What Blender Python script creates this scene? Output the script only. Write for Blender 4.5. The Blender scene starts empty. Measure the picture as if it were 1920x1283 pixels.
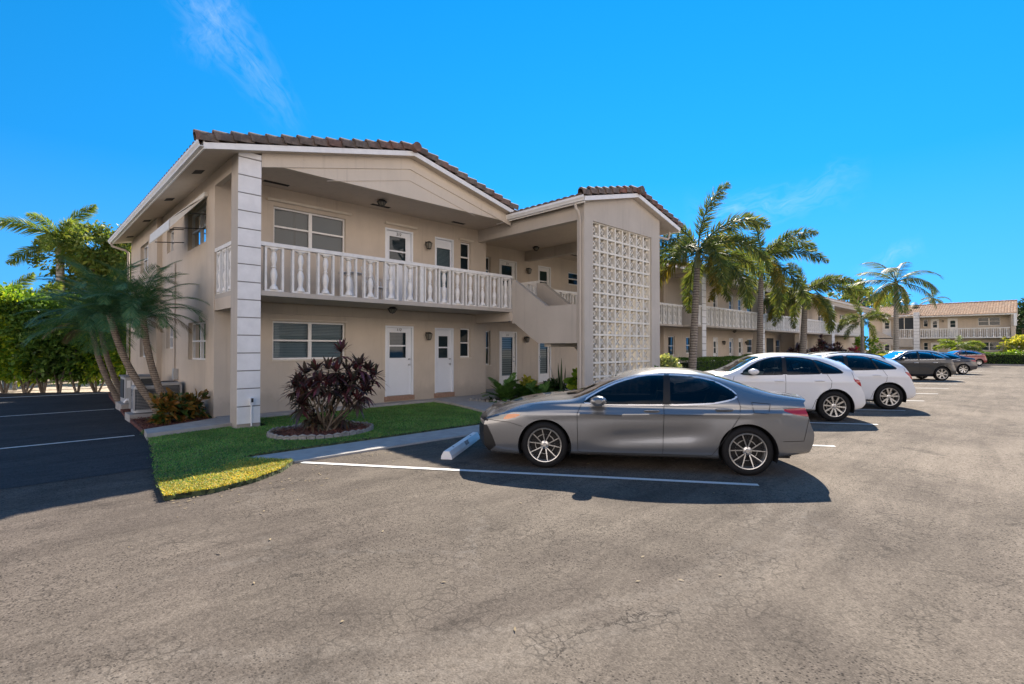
import bpy, bmesh, math, random
import numpy as np
from mathutils import Vector, Matrix
random.seed(7); rng = np.random.default_rng(7)
PI = math.pi
SC = bpy.context.scene
COL = SC.collection

# ------------------------------------------------------------------ mesh builder
class Frame:
    """local frame of a facade: u along it, v outwards from it, z up"""
    def __init__(s, o, ex, n):
        s.o = np.array(o, float); s.ex = np.array([ex[0], ex[1], 0.]); s.n = np.array([n[0], n[1], 0.])
    def __call__(s, u, v, z):
        return tuple(s.o + s.ex*u + s.n*v + np.array([0, 0, z]))
WORLD = Frame((0, 0, 0), (1, 0), (0, 1))

class MB:
    def __init__(s): s.v = []; s.f = []; s.m = []; s.cur = 0
    def add(s, v, f, m=None):
        o = len(s.v); s.v.extend([tuple(p) for p in v]); s.f.extend([tuple(i+o for i in q) for q in f])
        s.m.extend([s.cur if m is None else m]*len(f)); return s
    def box(s, u0, u1, v0, v1, z0, z1, fr=WORLD, m=None):
        v = [fr(u, w, z) for z in (z0, z1) for w in (v0, v1) for u in (u0, u1)]
        return s.add(v, [(0, 2, 3, 1), (4, 5, 7, 6), (0, 1, 5, 4), (2, 6, 7, 3), (0, 4, 6, 2), (1, 3, 7, 5)], m)
    def quad(s, a, b, c, d, m=None): return s.add([a, b, c, d], [(0, 1, 2, 3)], m)
    def prism(s, A, B, m=None):
        n = len(A); f = [tuple(range(n))[::-1], tuple(range(n, 2*n))]
        f += [(i, (i+1) % n, n+(i+1) % n, n+i) for i in range(n)]
        return s.add(list(A)+list(B), f, m)
    def tube(s, path, rad, n=8, cap=True, m=None):
        path = [Vector(p) for p in path]; k = len(path)
        if not hasattr(rad, '__len__'): rad = [rad]*k
        vs = []; up = None
        for i, p in enumerate(path):
            t = (path[min(i+1, k-1)]-path[max(i-1, 0)]).normalized()
            if up is None:
                up = Vector((0, 0, 1)) if abs(t.z) < .9 else Vector((1, 0, 0))
            a = t.cross(up).normalized(); b = a.cross(t).normalized(); up = b
            for j in range(n):
                an = 2*PI*j/n
                vs.append(tuple(p+a*math.cos(an)*rad[i]+b*math.sin(an)*rad[i]))
        f = [(i*n+j, i*n+(j+1) % n, (i+1)*n+(j+1) % n, (i+1)*n+j) for i in range(k-1) for j in range(n)]
        if cap: f += [tuple(range(n))[::-1], tuple(range((k-1)*n, k*n))]
        return s.add(vs, f, m)
    def lathe(s, prof, c, n=16, ax='z', m=None, closed=False):
        c = np.array(c, float); vs = []
        for r, h in prof:
            for j in range(n):
                a = 2*PI*j/n; x, y = r*math.cos(a), r*math.sin(a)
                vs.append(tuple(c+(np.array([x, y, h]) if ax == 'z' else np.array([x, h, y]) if ax == 'y' else np.array([h, x, y]))))
        k = len(prof)
        f = [(i*n+j, i*n+(j+1) % n, (i+1)*n+(j+1) % n, (i+1)*n+j) for i in range(k-1) for j in range(n)]
        if closed: f += [((k-1)*n+j, (k-1)*n+(j+1) % n, (j+1) % n, j) for j in range(n)]
        return s.add(vs, f, m)
    def arr(s, V, F, m=None): return s.add(np.asarray(V).tolist(), np.asarray(F).tolist(), m)
    def mark(s):
        s.marks = getattr(s, 'marks', [0]); s.marks.append(len(s.f)); return s
    def build_each(s, name, mat, parent=None, smooth=None):
        """one object per run of faces between marks"""
        cuts = sorted(set(getattr(s, 'marks', [0])+[len(s.f)])); out = []
        for a, b in zip(cuts[:-1], cuts[1:]):
            q = MB(); idx = sorted(set(i for f in s.f[a:b] for i in f)); mp = {i: j for j, i in enumerate(idx)}
            q.add([s.v[i] for i in idx], [tuple(mp[i] for i in f) for f in s.f[a:b]]); out.append(q.build(name, mat, parent, smooth))
        return out
    def build(s, name, mat, parent=None, smooth=None, origin=None):
        me = bpy.data.meshes.new(name)
        o = np.array(origin if origin is not None else (wo(parent) if parent is not None else (0, 0, 0)))
        V = np.array(s.v, float).reshape(-1, 3)-o
        me.from_pydata(V.tolist(), [], s.f)
        mats = mat if isinstance(mat, (list, tuple)) else [mat]
        for mm in mats: me.materials.append(mm)
        if len(mats) > 1: me.polygons.foreach_set('material_index', s.m)
        if smooth is not None:
            me.polygons.foreach_set('use_smooth', [True]*len(me.polygons))
            if smooth < 180: me.set_sharp_from_angle(angle=math.radians(smooth))
        me.update()
        ob = bpy.data.objects.new(name, me); COL.objects.link(ob)
        if parent is not None:
            ob.parent = parent
            if origin is not None: ob.location = tuple(o-wo(parent))
        elif origin is not None: ob.location = tuple(o)
        ob['_wo'] = [float(x) for x in o]
        return ob

def wo(o):
    return np.array(o['_wo']) if o is not None and '_wo' in o.keys() else np.zeros(3)
def tag(o, label=None, cat=None, group=None, kind=None):
    if label: o['label'] = label
    if cat: o['category'] = cat
    if group: o['group'] = group
    if kind: o['kind'] = kind
    return o
def empty(name, loc, label=None, cat=None, group=None, parent=None):
    o = bpy.data.objects.new(name, None); COL.objects.link(o); o.location = loc; o.empty_display_size = .2
    o['_wo'] = [float(x) for x in loc]
    if parent is not None:
        o.parent = parent; o.location = tuple(np.array(loc)-wo(parent))
    return tag(o, label, cat, group)
def kids(o): return [c for c in bpy.data.objects if c.parent == o]
def copy_tree(o, parent=None):
    c = o.copy(); COL.objects.link(c); c.parent = parent
    for ch in kids(o): copy_tree(ch, c)
    return c
def inst(src, name, parent, loc, rot=None, scale=None):
    """another object sharing src's mesh (a repeated part)"""
    c = bpy.data.objects.new(name, src.data); COL.objects.link(c); c.parent = parent; c.location = loc
    if rot is not None: c.rotation_euler = rot
    if scale is not None: c.scale = scale
    return c

# ------------------------------------------------------------------ materials
M = {}
def newmat(name):
    m = bpy.data.materials.new(name); m.use_nodes = True
    nt = m.node_tree; b = nt.nodes['Principled BSDF']; M[name] = m
    return m, nt, b
def N(nt, t, **k):
    n = nt.nodes.new(t)
    for a, v in k.items():
        if a in n.inputs.keys(): n.inputs[a].default_value = v
        else: setattr(n, a, v)
    return n
def L(nt, a, b): nt.links.new(a, b)
def c4(c): return (c[0], c[1], c[2], 1)
def ramp(nt, fac, stops):
    r = nt.nodes.new('ShaderNodeValToRGB'); e = r.color_ramp.elements
    e[0].position = stops[0][0]; e[0].color = c4(stops[0][1]); e[1].position = stops[-1][0]; e[1].color = c4(stops[-1][1])
    for p, c in stops[1:-1]: x = e.new(p); x.color = c4(c)
    L(nt, fac, r.inputs['Fac']); return r.outputs['Color']
def g1(v): return (v, v, v)
def mixc(nt, fac, a, b, bt='MIX'):
    n = nt.nodes.new('ShaderNodeMix'); n.data_type = 'RGBA'; n.blend_type = bt
    for k, x in ((0, fac), (6, a), (7, b)):
        if hasattr(x, 'is_linked'): L(nt, x, n.inputs[k])
        else: n.inputs[k].default_value = x if k == 0 else c4(x)
    return n.outputs[2]
def noise(nt, vec, scale, detail=3, rough=.55, dist=0):
    n = N(nt, 'ShaderNodeTexNoise'); n.inputs['Scale'].default_value = scale; n.inputs['Detail'].default_value = detail
    n.inputs['Roughness'].default_value = rough; n.inputs['Distortion'].default_value = dist; L(nt, vec, n.inputs['Vector']); return n.outputs['Fac']
def pos(nt): return N(nt, 'ShaderNodeNewGeometry').outputs['Position']
def bump(nt, b, h, strength=.3, dist=.01):
    n = N(nt, 'ShaderNodeBump'); n.inputs['Strength'].default_value = strength; n.inputs['Distance'].default_value = dist
    L(nt, h, n.inputs['Height']); L(nt, n.outputs['Normal'], b.inputs['Normal']); return n
def mscale(nt, vec, s):
    m = N(nt, 'ShaderNodeMapping'); m.inputs['Scale'].default_value = s; L(nt, vec, m.inputs['Vector']); return m.outputs['Vector']
def mth(nt, op, a, b=0., c=None):
    n = nt.nodes.new('ShaderNodeMath'); n.operation = op
    for k, x in ((0, a), (1, b)) + (((2, c),) if c is not None else ()):
        if hasattr(x, 'is_linked'): L(nt, x, n.inputs[k])
        else: n.inputs[k].default_value = x
    return n.outputs[0]

def simple(name, c, rough=.6, metal=0, spec=.5, var=.0, vs=3, bs=0, bsc=80, coat=0):
    m, nt, b = newmat(name)
    b.inputs['Roughness'].default_value = rough; b.inputs['Metallic'].default_value = metal
    b.inputs['Specular IOR Level'].default_value = spec; b.inputs['Base Color'].default_value = c4(c)
    if coat: b.inputs['Coat Weight'].default_value = coat; b.inputs['Coat Roughness'].default_value = .03
    if var or bs:
        p = pos(nt)
        if var:
            n = noise(nt, p, vs, 5, .6)
            L(nt, ramp(nt, n, [(.3, tuple(x*(1-var) for x in c)), (.7, tuple(min(1, x*(1+var)) for x in c))]), b.inputs['Base Color'])
        if bs: bump(nt, b, noise(nt, p, bsc, 4, .6), bs, .01)
    return m

def stucco(name, c, dirt=.12):
    m, nt, b = newmat(name); p = pos(nt)
    n1 = noise(nt, p, .9, 5, .6); n2 = noise(nt, mscale(nt, p, (1, 1, .25)), 3.5, 4, .6)
    a = ramp(nt, n1, [(.3, tuple(x*(1-dirt) for x in c)), (.65, c)])
    a = mixc(nt, mth(nt, 'MULTIPLY', ramp(nt, n2, [(.5, g1(0)), (.8, g1(1))]), .35), a, tuple(x*.78 for x in c))
    xz = N(nt, 'ShaderNodeSeparateXYZ'); L(nt, p, xz.inputs[0])
    rs = noise(nt, mscale(nt, p, (3.5, 3.5, .12)), 2.2, 4, .65); a = mixc(nt, mth(nt, 'MULTIPLY', ramp(nt, rs, [(.56, g1(0)), (.74, g1(1))]), .30), a, tuple(x*.55 for x in c))
    gz = mth(nt, 'ADD', xz.outputs['Z'], mth(nt, 'MULTIPLY', noise(nt, p, 2.2, 5, .7), -.75)); a = mixc(nt, mth(nt, 'MULTIPLY', ramp(nt, gz, [(-.15, g1(1)), (.28, g1(0))]), .35), a, tuple(x*.45 for x in c))
    L(nt, a, b.inputs['Base Color']); b.inputs['Roughness'].default_value = .85; b.inputs['Specular IOR Level'].default_value = .25
    h = mth(nt, 'ADD', noise(nt, p, 45, 5, .65), mth(nt, 'MULTIPLY', noise(nt, p, 9, 3, .6), .8))
    bump(nt, b, h, .28, .012); return m
stucco('wall_stucco', (.61, .525, .43)); stucco('soffit_paint', (.60, .52, .43), .08); stucco('trim_stucco', (.51, .46, .40))
stucco('gable_board', (.66, .58, .48), .06)
simple('white_paint', (.80, .79, .77), .5, var=.06, vs=6); simple('white_block', (.78, .77, .76), .75, var=.07, vs=4, bs=.15)
simple('cream_paint', (.66, .59, .49), .6, var=.06, vs=6); simple('door_white', (.76, .79, .84), .38, var=.02)
simple('cast_white', (.76, .74, .70), .7, var=.10, vs=7, bs=.12, bsc=60)
simple('block_cream', (.72, .68, .60), .8, var=.08, vs=5, bs=.15, bsc=60)
simple('groove_dark', (.24, .23, .22), .8); simple('black_iron', (.018, .018, .018), .45)
simple('vent_dark', (.02, .02, .02), .8); simple('brick_sill', (.32, .20, .14), .85, var=.2, vs=25)
simple('room_dark', (.035, .04, .045), .9); simple('blind', (.24, .29, .33), .6); simple('blind_pale', (.78, .80, .80), .6); simple('blind_dark', (.15, .19, .21), .6)
simple('steel', (.55, .56, .58), .3, 1); simple('lamp_glass', (.20, .19, .16), .2)
simple('ac_grey', (.20, .215, .235), .5, var=.08); simple('ac_light', (.40, .41, .42), .5); simple('ac_dark', (.03, .035, .04), .6)
simple('slab_concrete', (.36, .34, .32), .85, var=.15, vs=5, bs=.2, bsc=50)
simple('awning_canvas', (.72, .71, .67), .8, var=.05); simple('number_black', (.03, .03, .03), .5)
simple('tube_light', (.85, .85, .85), .3); simple('plastic_white', (.75, .76, .78), .4)
simple('trunk_brown', (.16, .13, .10), .9, var=.3, vs=9, bs=.5, bsc=30)
simple('dead_leaf', (.20, .15, .08), .8, var=.3, vs=20)
simple('stone_edge', (.23, .22, .205), .85, var=.25, vs=12, bs=.4, bsc=25)
simple('gray_rock', (.28, .27, .26), .85, var=.25, vs=8, bs=.4, bsc=20)
simple('line_paint', (.62, .61, .59), .7, var=.12, vs=30)

def glassmat(name, tint, fac=.22, rough=.02, ior=1.6):
    m, nt, b = newmat(name); nt.nodes.remove(b)
    out = nt.nodes['Material Output']
    t = N(nt, 'ShaderNodeBsdfTransparent'); t.inputs['Color'].default_value = c4(tint)
    g = N(nt, 'ShaderNodeBsdfGlossy'); g.inputs['Roughness'].default_value = rough; g.inputs['Color'].default_value = (.95, .97, 1, 1)
    fr = N(nt, 'ShaderNodeFresnel'); fr.inputs['IOR'].default_value = ior
    mx = N(nt, 'ShaderNodeMixShader'); L(nt, mth(nt, 'MULTIPLY_ADD', fr.outputs[0], 1.0, fac*.4), mx.inputs[0])
    L(nt, t.outputs[0], mx.inputs[1]); L(nt, g.outputs[0], mx.inputs[2]); L(nt, mx.outputs[0], out.inputs[0]); return m
glassmat('window_glass', (.42, .50, .54), .0, ior=1.42); glassmat('car_glass', (.30, .36, .37), 0, ior=1.38); glassmat('car_glass_dark', (.13, .14, .15), 0, ior=1.40)
glassmat('windshield_glass', (.62, .72, .68), .15)

# asphalt
TRACKS = [(4.29, 6.58, 5.06, .17), (4.29, 6.58, 4.78, .12)]
def asphalt(name, lo, hi, speck=.38, cracks=True):
    m, nt, b = newmat(name); p = pos(nt)
    big = noise(nt, p, .16, 5, .6, 1.2); mid = noise(nt, mscale(nt, p, (1, 1.6, 1)), .9, 6, .65, .8)
    fac = mth(nt, 'ADD', mth(nt, 'MULTIPLY', big, .62), mth(nt, 'MULTIPLY', mid, .38))
    col = ramp(nt, fac, [(.36, lo), (.60, hi)])
    # aggregate speckle
    v = N(nt, 'ShaderNodeTexVoronoi'); v.inputs['Scale'].default_value = 95; L(nt, p, v.inputs['Vector'])
    sp = ramp(nt, v.outputs['Color'], [(.1, g1(.42)), (.5, g1(1)), (.93, g1(1.75))])
    col = mixc(nt, speck, col, sp, 'MULTIPLY')
    if cracks:
        sx = N(nt, 'ShaderNodeSeparateXYZ'); L(nt, p, sx.inputs[0])
        # darker purple-grey to the left of the drive, lighter to the right
        lr = mth(nt, 'ADD', mth(nt, 'SUBTRACT', mth(nt, 'MULTIPLY', sx.outputs['X'], .71), mth(nt, 'MULTIPLY', sx.outputs['Y'], .70)), mth(nt, 'MULTIPLY', noise(nt, p, .35, 5, .6, .6), 5.))
        col = mixc(nt, 1., col, ramp(nt, mth(nt, 'MULTIPLY_ADD', lr, .06, .45), [(.15, (.66, .64, .68)), (.55, (.92, .92, .92)), (1., (1.16, 1.15, 1.14))]), 'MULTIPLY')
        # polished wheel tracks swinging through the turn
        for cx, cy, R_, wd in TRACKS:
            vv = N(nt, 'ShaderNodeVectorMath'); vv.operation = 'DISTANCE'; L(nt, p, vv.inputs[0]); vv.inputs[1].default_value = (cx, cy, 0)
            dd = mth(nt, 'ABSOLUTE', mth(nt, 'SUBTRACT', mth(nt, 'ADD', vv.outputs['Value'], mth(nt, 'MULTIPLY', mth(nt, 'SUBTRACT', noise(nt, p, .8, 3, .5), .5), .25)), R_))
            tr = mth(nt, 'MULTIPLY', ramp(nt, mth(nt, 'DIVIDE', dd, wd), [(.2, g1(1)), (1., g1(0))]), ramp(nt, noise(nt, p, 13, 5, .75), [(.40, g1(0)), (.62, g1(1))]))
            tr = mth(nt, 'MULTIPLY', tr, ramp(nt, mth(nt, 'MULTIPLY', sx.outputs['Y'], .2), [(.66, g1(1)), (.9, g1(0))]))
            col = mixc(nt, mth(nt, 'MULTIPLY', tr, .26), col, (.23, .205, .18))
    st = noise(nt, mscale(nt, p, (.25, 2.2, 1)), 1.1, 5, .6, 1.5); col = mixc(nt, 1., col, ramp(nt, st, [(.35, g1(.88)), (.65, g1(1.10))]), 'MULTIPLY')
    md = noise(nt, p, 22, 5, .75); col = mixc(nt, 1., col, ramp(nt, md, [(.33, g1(.80)), (.5, g1(1.)), (.68, g1(1.15))]), 'MULTIPLY')
    # dark pits
    v2 = N(nt, 'ShaderNodeTexVoronoi'); v2.inputs['Scale'].default_value = 38; L(nt, p, v2.inputs['Vector'])
    wear = ramp(nt, noise(nt, p, .55, 4, .6, .5), [(.38, g1(.12)), (.56, g1(1))])
    pit = mth(nt, 'MULTIPLY', ramp(nt, v2.outputs['Distance'], [(.18, g1(1)), (.34, g1(0))]), wear)
    col = mixc(nt, mth(nt, 'MULTIPLY', pit, .85), col, (.025, .022, .02))
    # short worm-like surface cracks in worn areas
    d0 = N(nt, 'ShaderNodeTexNoise'); d0.inputs['Scale'].default_value = 5; d0.inputs['Detail'].default_value = 4; L(nt, p, d0.inputs['Vector'])
    pv = N(nt, 'ShaderNodeVectorMath'); pv.operation = 'MULTIPLY_ADD'; L(nt, d0.outputs['Color'], pv.inputs[0]); pv.inputs[1].default_value = (.16, .16, .16); L(nt, p, pv.inputs[2])
    e = N(nt, 'ShaderNodeTexVoronoi'); e.feature = 'DISTANCE_TO_EDGE'; e.inputs['Scale'].default_value = 9; L(nt, pv.outputs[0], e.inputs['Vector'])
    fine = mth(nt, 'MULTIPLY', ramp(nt, e.outputs['Distance'], [(.02, g1(1)), (.07, g1(0))]), ramp(nt, noise(nt, p, 1.6, 5, .7), [(.46, g1(0)), (.60, g1(1))]))
    col = mixc(nt, mth(nt, 'MULTIPLY', fine, .5), col, (.03, .027, .024))
    ol = mth(nt, 'MULTIPLY', ramp(nt, noise(nt, p, 1.15, 3, .5, .3), [(.64, g1(0)), (.72, g1(1))]), ramp(nt, noise(nt, p, 7, 4, .6), [(.35, g1(.3)), (.6, g1(1))]))
    col = mixc(nt, mth(nt, 'MULTIPLY', ol, .42), col, (.03, .027, .025))
    hh = mth(nt, 'SUBTRACT', mth(nt, 'ADD', mth(nt, 'MULTIPLY', v.outputs['Distance'], -.6), mth(nt, 'MULTIPLY', noise(nt, p, 60, 3, .6), .8)), mth(nt, 'MULTIPLY', pit, .8))
    if cracks:
        pw = N(nt, 'ShaderNodeVectorMath'); pw.operation = 'MULTIPLY_ADD'
        d1 = N(nt, 'ShaderNodeTexNoise'); d1.inputs['Scale'].default_value = .9; d1.inputs['Detail'].default_value = 8; d1.inputs['Roughness'].default_value = .65; L(nt, p, d1.inputs['Vector'])
        L(nt, d1.outputs['Color'], pw.inputs[0]); pw.inputs[1].default_value = (1.3, 1.3, 0); L(nt, p, pw.inputs[2])
        c = N(nt, 'ShaderNodeTexVoronoi'); c.feature = 'DISTANCE_TO_EDGE'; c.inputs['Scale'].default_value = .33; L(nt, pw.outputs[0], c.inputs['Vector'])
        ck = mth(nt, 'MULTIPLY', ramp(nt, c.outputs['Distance'], [(.0012, g1(1)), (.004, g1(0))]), ramp(nt, noise(nt, p, .8, 4, .7), [(.53, g1(0)), (.60, g1(1))]))
        col = mixc(nt, mth(nt, 'MULTIPLY', ck, .75), col, (.018, .016, .015))
        pal = mth(nt, 'MULTIPLY', ramp(nt, c.outputs['Distance'], [(.004, g1(1)), (.03, g1(0))]), ramp(nt, noise(nt, p, .4, 2, .5), [(.35, g1(1)), (.5, g1(0))]))
        pal = mth(nt, 'MULTIPLY', pal, ramp(nt, noise(nt, p, 9, 4, .7), [(.45, g1(0)), (.6, g1(1))])); col = mixc(nt, mth(nt, 'MULTIPLY', pal, .22), col, (.26, .24, .22))
        hh = mth(nt, 'SUBTRACT', hh, mth(nt, 'MULTIPLY', ck, .5))
    L(nt, col, b.inputs['Base Color'])
    b.inputs['Roughness'].default_value = .9; b.inputs['Specular IOR Level'].default_value = .06
    bump(nt, b, hh, .5, .006); return m
asphalt('asphalt', (.088, .074, .063), (.168, .143, .118)); asphalt('asphalt_dark', (.042, .043, .046), (.066, .066, .068), .35, False)

def soil(name, c1, c2, sc, disp=.6):
    m, nt, b = newmat(name); p = pos(nt)
    v = N(nt, 'ShaderNodeTexVoronoi'); v.inputs['Scale'].default_value = sc; L(nt, mscale(nt, p, (1, 1.7, 1)), v.inputs['Vector'])
    L(nt, ramp(nt, v.outputs['Color'], [(.15, tuple(x*.3 for x in c1)), (.5, c1), (.85, c2)]), b.inputs['Base Color'])
    b.inputs['Roughness'].default_value = .95; bump(nt, b, v.outputs['Distance'], disp, .03); return m
soil('mulch', (.13, .042, .032), (.22, .10, .075), 28); soil('sand', (.45, .37, .29), (.52, .44, .36), 12, .2); soil('lawn_soil', (.055, .075, .03), (.10, .115, .05), 20)

def leafmat(name, cols, trans=.45, rough=.45, spec=.35, hue=.0):
    """two-sided leaf: diffuse/gloss plus translucency, colour varied per leaf"""
    m, nt, b = newmat(name); out = nt.nodes['Material Output']
    rnd = N(nt, 'ShaderNodeNewGeometry').outputs['Random Per Island']
    k = len(cols); c = ramp(nt, rnd, [(i/(k-1), cols[i]) for i in range(k)])
    big = noise(nt, pos(nt), 1.3, 3, .6)
    c = mixc(nt, 1., c, ramp(nt, big, [(.3, g1(.75)), (.7, g1(1.25))]), 'MULTIPLY')
    L(nt, c, b.inputs['Base Color']); b.inputs['Roughness'].default_value = rough; b.inputs['Specular IOR Level'].default_value = spec
    t = N(nt, 'ShaderNodeBsdfTranslucent'); tc = mixc(nt, 1., c, (1.25, 1.15, .55), 'MULTIPLY'); L(nt, tc, t.inputs['Color'])
    mx = N(nt, 'ShaderNodeMixShader'); mx.inputs[0].default_value = trans
    L(nt, b.outputs[0], mx.inputs[1]); L(nt, t.outputs[0], mx.inputs[2]); L(nt, mx.outputs[0], out.inputs[0]); return m
leafmat('grass_blade', [(.08, .25, .055), (.12, .32, .065), (.19, .36, .08), (.32, .36, .13), (.09, .27, .06)], .35, .6, .2)
leafmat('grass_yellow', [(.28, .35, .05), (.60, .48, .10), (.70, .52, .17), (.42, .42, .07), (.22, .30, .05)], .5, .6, .2)
leafmat('palm_leaf', [(.05, .095, .035), (.085, .13, .04), (.18, .19, .05), (.06, .11, .04)], .45, .55, .3)
leafmat('palm_leaf_old', [(.14, .16, .03), (.30, .22, .05), (.10, .14, .03)], .45, .6, .2)
leafmat('date_leaf', [(.045, .14, .075), (.07, .18, .085), (.15, .23, .09)], .35, .5, .3)
leafmat('royal_leaf', [(.09, .17, .04), (.16, .24, .04), (.28, .30, .06)], .5, .5, .3)
leafmat('tree_leaf', [(.06, .12, .03), (.12, .18, .04), (.24, .26, .07)], .45, .5, .3)
leafmat('hedge_leaf', [(.06, .17, .02), (.16, .30, .03), (.42, .50, .05), (.10, .22, .03)], .5, .4, .4)
leafmat('dark_hedge_leaf', [(.05, .12, .025), (.09, .18, .035), (.18, .28, .05)], .4, .45, .4)
leafmat('ti_leaf', [(.055, .030, .034), (.085, .04, .046), (.15, .035, .045), (.05, .038, .036), (.075, .055, .05), (.06, .065, .04)], .22, .38, .5)
leafmat('ti_leaf_green', [(.03, .035, .022), (.05, .06, .03), (.045, .028, .03), (.12, .075, .035)], .25, .4, .4)
leafmat('croton_leaf', [(.03, .08, .02), (.05, .10, .02), (.36, .15, .035), (.06, .09, .02), (.42, .20, .04)], .3, .35, .5)
leafmat('fern_leaf', [(.06, .14, .03), (.09, .19, .045), (.13, .24, .06)], .35, .5, .3)
leafmat('yellow_leaf', [(.30, .34, .04), (.50, .46, .08), (.15, .24, .03)], .4, .4, .4)
leafmat('variegated_leaf', [(.30, .36, .16), (.55, .56, .30), (.14, .24, .06)], .35, .4, .4)
leafmat('orange_flower', [(.62, .13, .03), (.75, .30, .04), (.20, .22, .04)], .35, .6, .2)
leafmat('pink_leaf', [(.50, .05, .11), (.60, .12, .16), (.25, .05, .07)], .4, .4, .4)
leafmat('dark_leaf', [(.015, .045, .015), (.03, .07, .02), (.05, .09, .03)], .25, .3, .5)

def tilemat(name, cols, per=.25, axis=0):
    m, nt, b = newmat(name); p = pos(nt)
    s = N(nt, 'ShaderNodeVectorMath'); s.operation = 'MULTIPLY'; L(nt, p, s.inputs[0])
    s.inputs[1].default_value = (1/per, 1/.37, 0) if axis == 0 else (1/.37, 1/per, 0)
    f = N(nt, 'ShaderNodeVectorMath'); f.operation = 'FLOOR'; L(nt, s.outputs[0], f.inputs[0])
    w = N(nt, 'ShaderNodeTexWhiteNoise'); w.noise_dimensions = '3D'; L(nt, f.outputs[0], w.inputs['Vector'])
    k = len(cols); c = ramp(nt, w.outputs['Value'], [(i/(k-1), cols[i]) for i in range(k)])
    n = noise(nt, p, 6, 6, .7)
    c = mixc(nt, 1., c, ramp(nt, n, [(.35, g1(.5)), (.65, g1(1.2))]), 'MULTIPLY')
    L(nt, c, b.inputs['Base Color']); b.inputs['Roughness'].default_value = .9; bump(nt, b, noise(nt, p, 40, 4, .6), .4, .01); return m
tilemat('roof_tile', [(.12, .095, .08), (.17, .13, .105), (.20, .145, .115), (.15, .12, .10), (.22, .095, .065), (.18, .15, .125)], .37, 0)
tilemat('roof_tile_tan', [(.40, .24, .15), (.48, .31, .20), (.34, .22, .15), (.52, .37, .26)], .25, 1)

def palmbark(name, a, bcol, per=.09):
    m, nt, b = newmat(name); p = pos(nt)
    x = N(nt, 'ShaderNodeSeparateXYZ'); L(nt, p, x.inputs[0])
    z = mth(nt, 'ADD', mth(nt, 'MULTIPLY', x.outputs['Z'], 2*PI/per), mth(nt, 'MULTIPLY', noise(nt, p, 3, 3, .5), 5.))
    w = mth(nt, 'MULTIPLY_ADD', mth(nt, 'SINE', z), .5, .5)
    n = noise(nt, p, 14, 5, .7)
    c = mixc(nt, ramp(nt, w, [(.0, g1(1)), (.35, g1(0))]), a, bcol)
    c = mixc(nt, 1., c, ramp(nt, n, [(.3, g1(.6)), (.7, g1(1.25))]), 'MULTIPLY')
    L(nt, c, b.inputs['Base Color']); b.inputs['Roughness'].default_value = .9
    bump(nt, b, mth(nt, 'ADD', w, n), .7, .015); return m
palmbark('palm_bark', (.27, .235, .20), (.07, .055, .045), .11); palmbark('date_bark', (.26, .21, .165), (.08, .06, .045), .05)
palmbark('royal_bark', (.35, .33, .30), (.2, .18, .16), .2)
simple('crownshaft', (.20, .22, .10), .5, var=.2, vs=8)
# ------------------------------------------------------------------ camera, sun, sky
psi = math.atan2(970, 952.)
cam = bpy.data.cameras.new('camera'); co = bpy.data.objects.new('camera', cam); COL.objects.link(co); SC.camera = co
cam.sensor_width = 36; cam.lens = 952/1920*36; cam.clip_start = .05; cam.clip_end = 3000
fw = Vector((math.cos(psi), math.sin(psi), math.tan(math.radians(.63)))).normalized()
co.location = (0, 0, 1.75); co.rotation_euler = fw.to_track_quat('-Z', 'Y').to_euler()
FWD = np.array([math.cos(psi), math.sin(psi), 0.]); RGT = np.array([math.sin(psi), -math.cos(psi), 0.])
SUNV = Vector((1.10, .56, 1.0)).normalized()
sl = bpy.data.lights.new('sun', 'SUN'); so = bpy.data.objects.new('sun', sl); COL.objects.link(so)
sl.energy = 5.0; sl.angle = math.radians(.53); sl.color = (1, .90, .76)
so.rotation_euler = SUNV.to_track_quat('Z', 'Y').to_euler(); so.location = (20, 10, 30)
w = bpy.data.worlds.new('World'); SC.world = w; w.use_nodes = True; nt = w.node_tree
bg = nt.nodes['Background']
tcs = N(nt, 'ShaderNodeTexCoord')
sky = N(nt, 'ShaderNodeTexSky'); sky.sky_type = 'NISHITA'; sky.sun_disc = False
sky.sun_elevation = math.asin(SUNV.z); sky.sun_rotation = math.atan2(SUNV.x, SUNV.y)
sky.air_density = 1.0; sky.dust_density = 0.0; sky.ozone_density = 6.0; sky.altitude = 0
vm = N(nt, 'ShaderNodeVectorMath'); vm.operation = 'MULTIPLY_ADD'; L(nt, tcs.outputs['Generated'], vm.inputs[0]); vm.inputs[1].default_value = (1, 1, .7); vm.inputs[2].default_value = (0, 0, .36)
L(nt, vm.outputs[0], sky.inputs['Vector'])
w.cycles.sampling_method = 'MANUAL'; w.cycles.sample_map_resolution = 256
hs = N(nt, 'ShaderNodeHueSaturation'); hs.inputs['Saturation'].default_value = 1.28; hs.inputs['Value'].default_value = 1.0; hs.inputs['Hue'].default_value = .490
tc = N(nt, 'ShaderNodeTexCoord')
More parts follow.
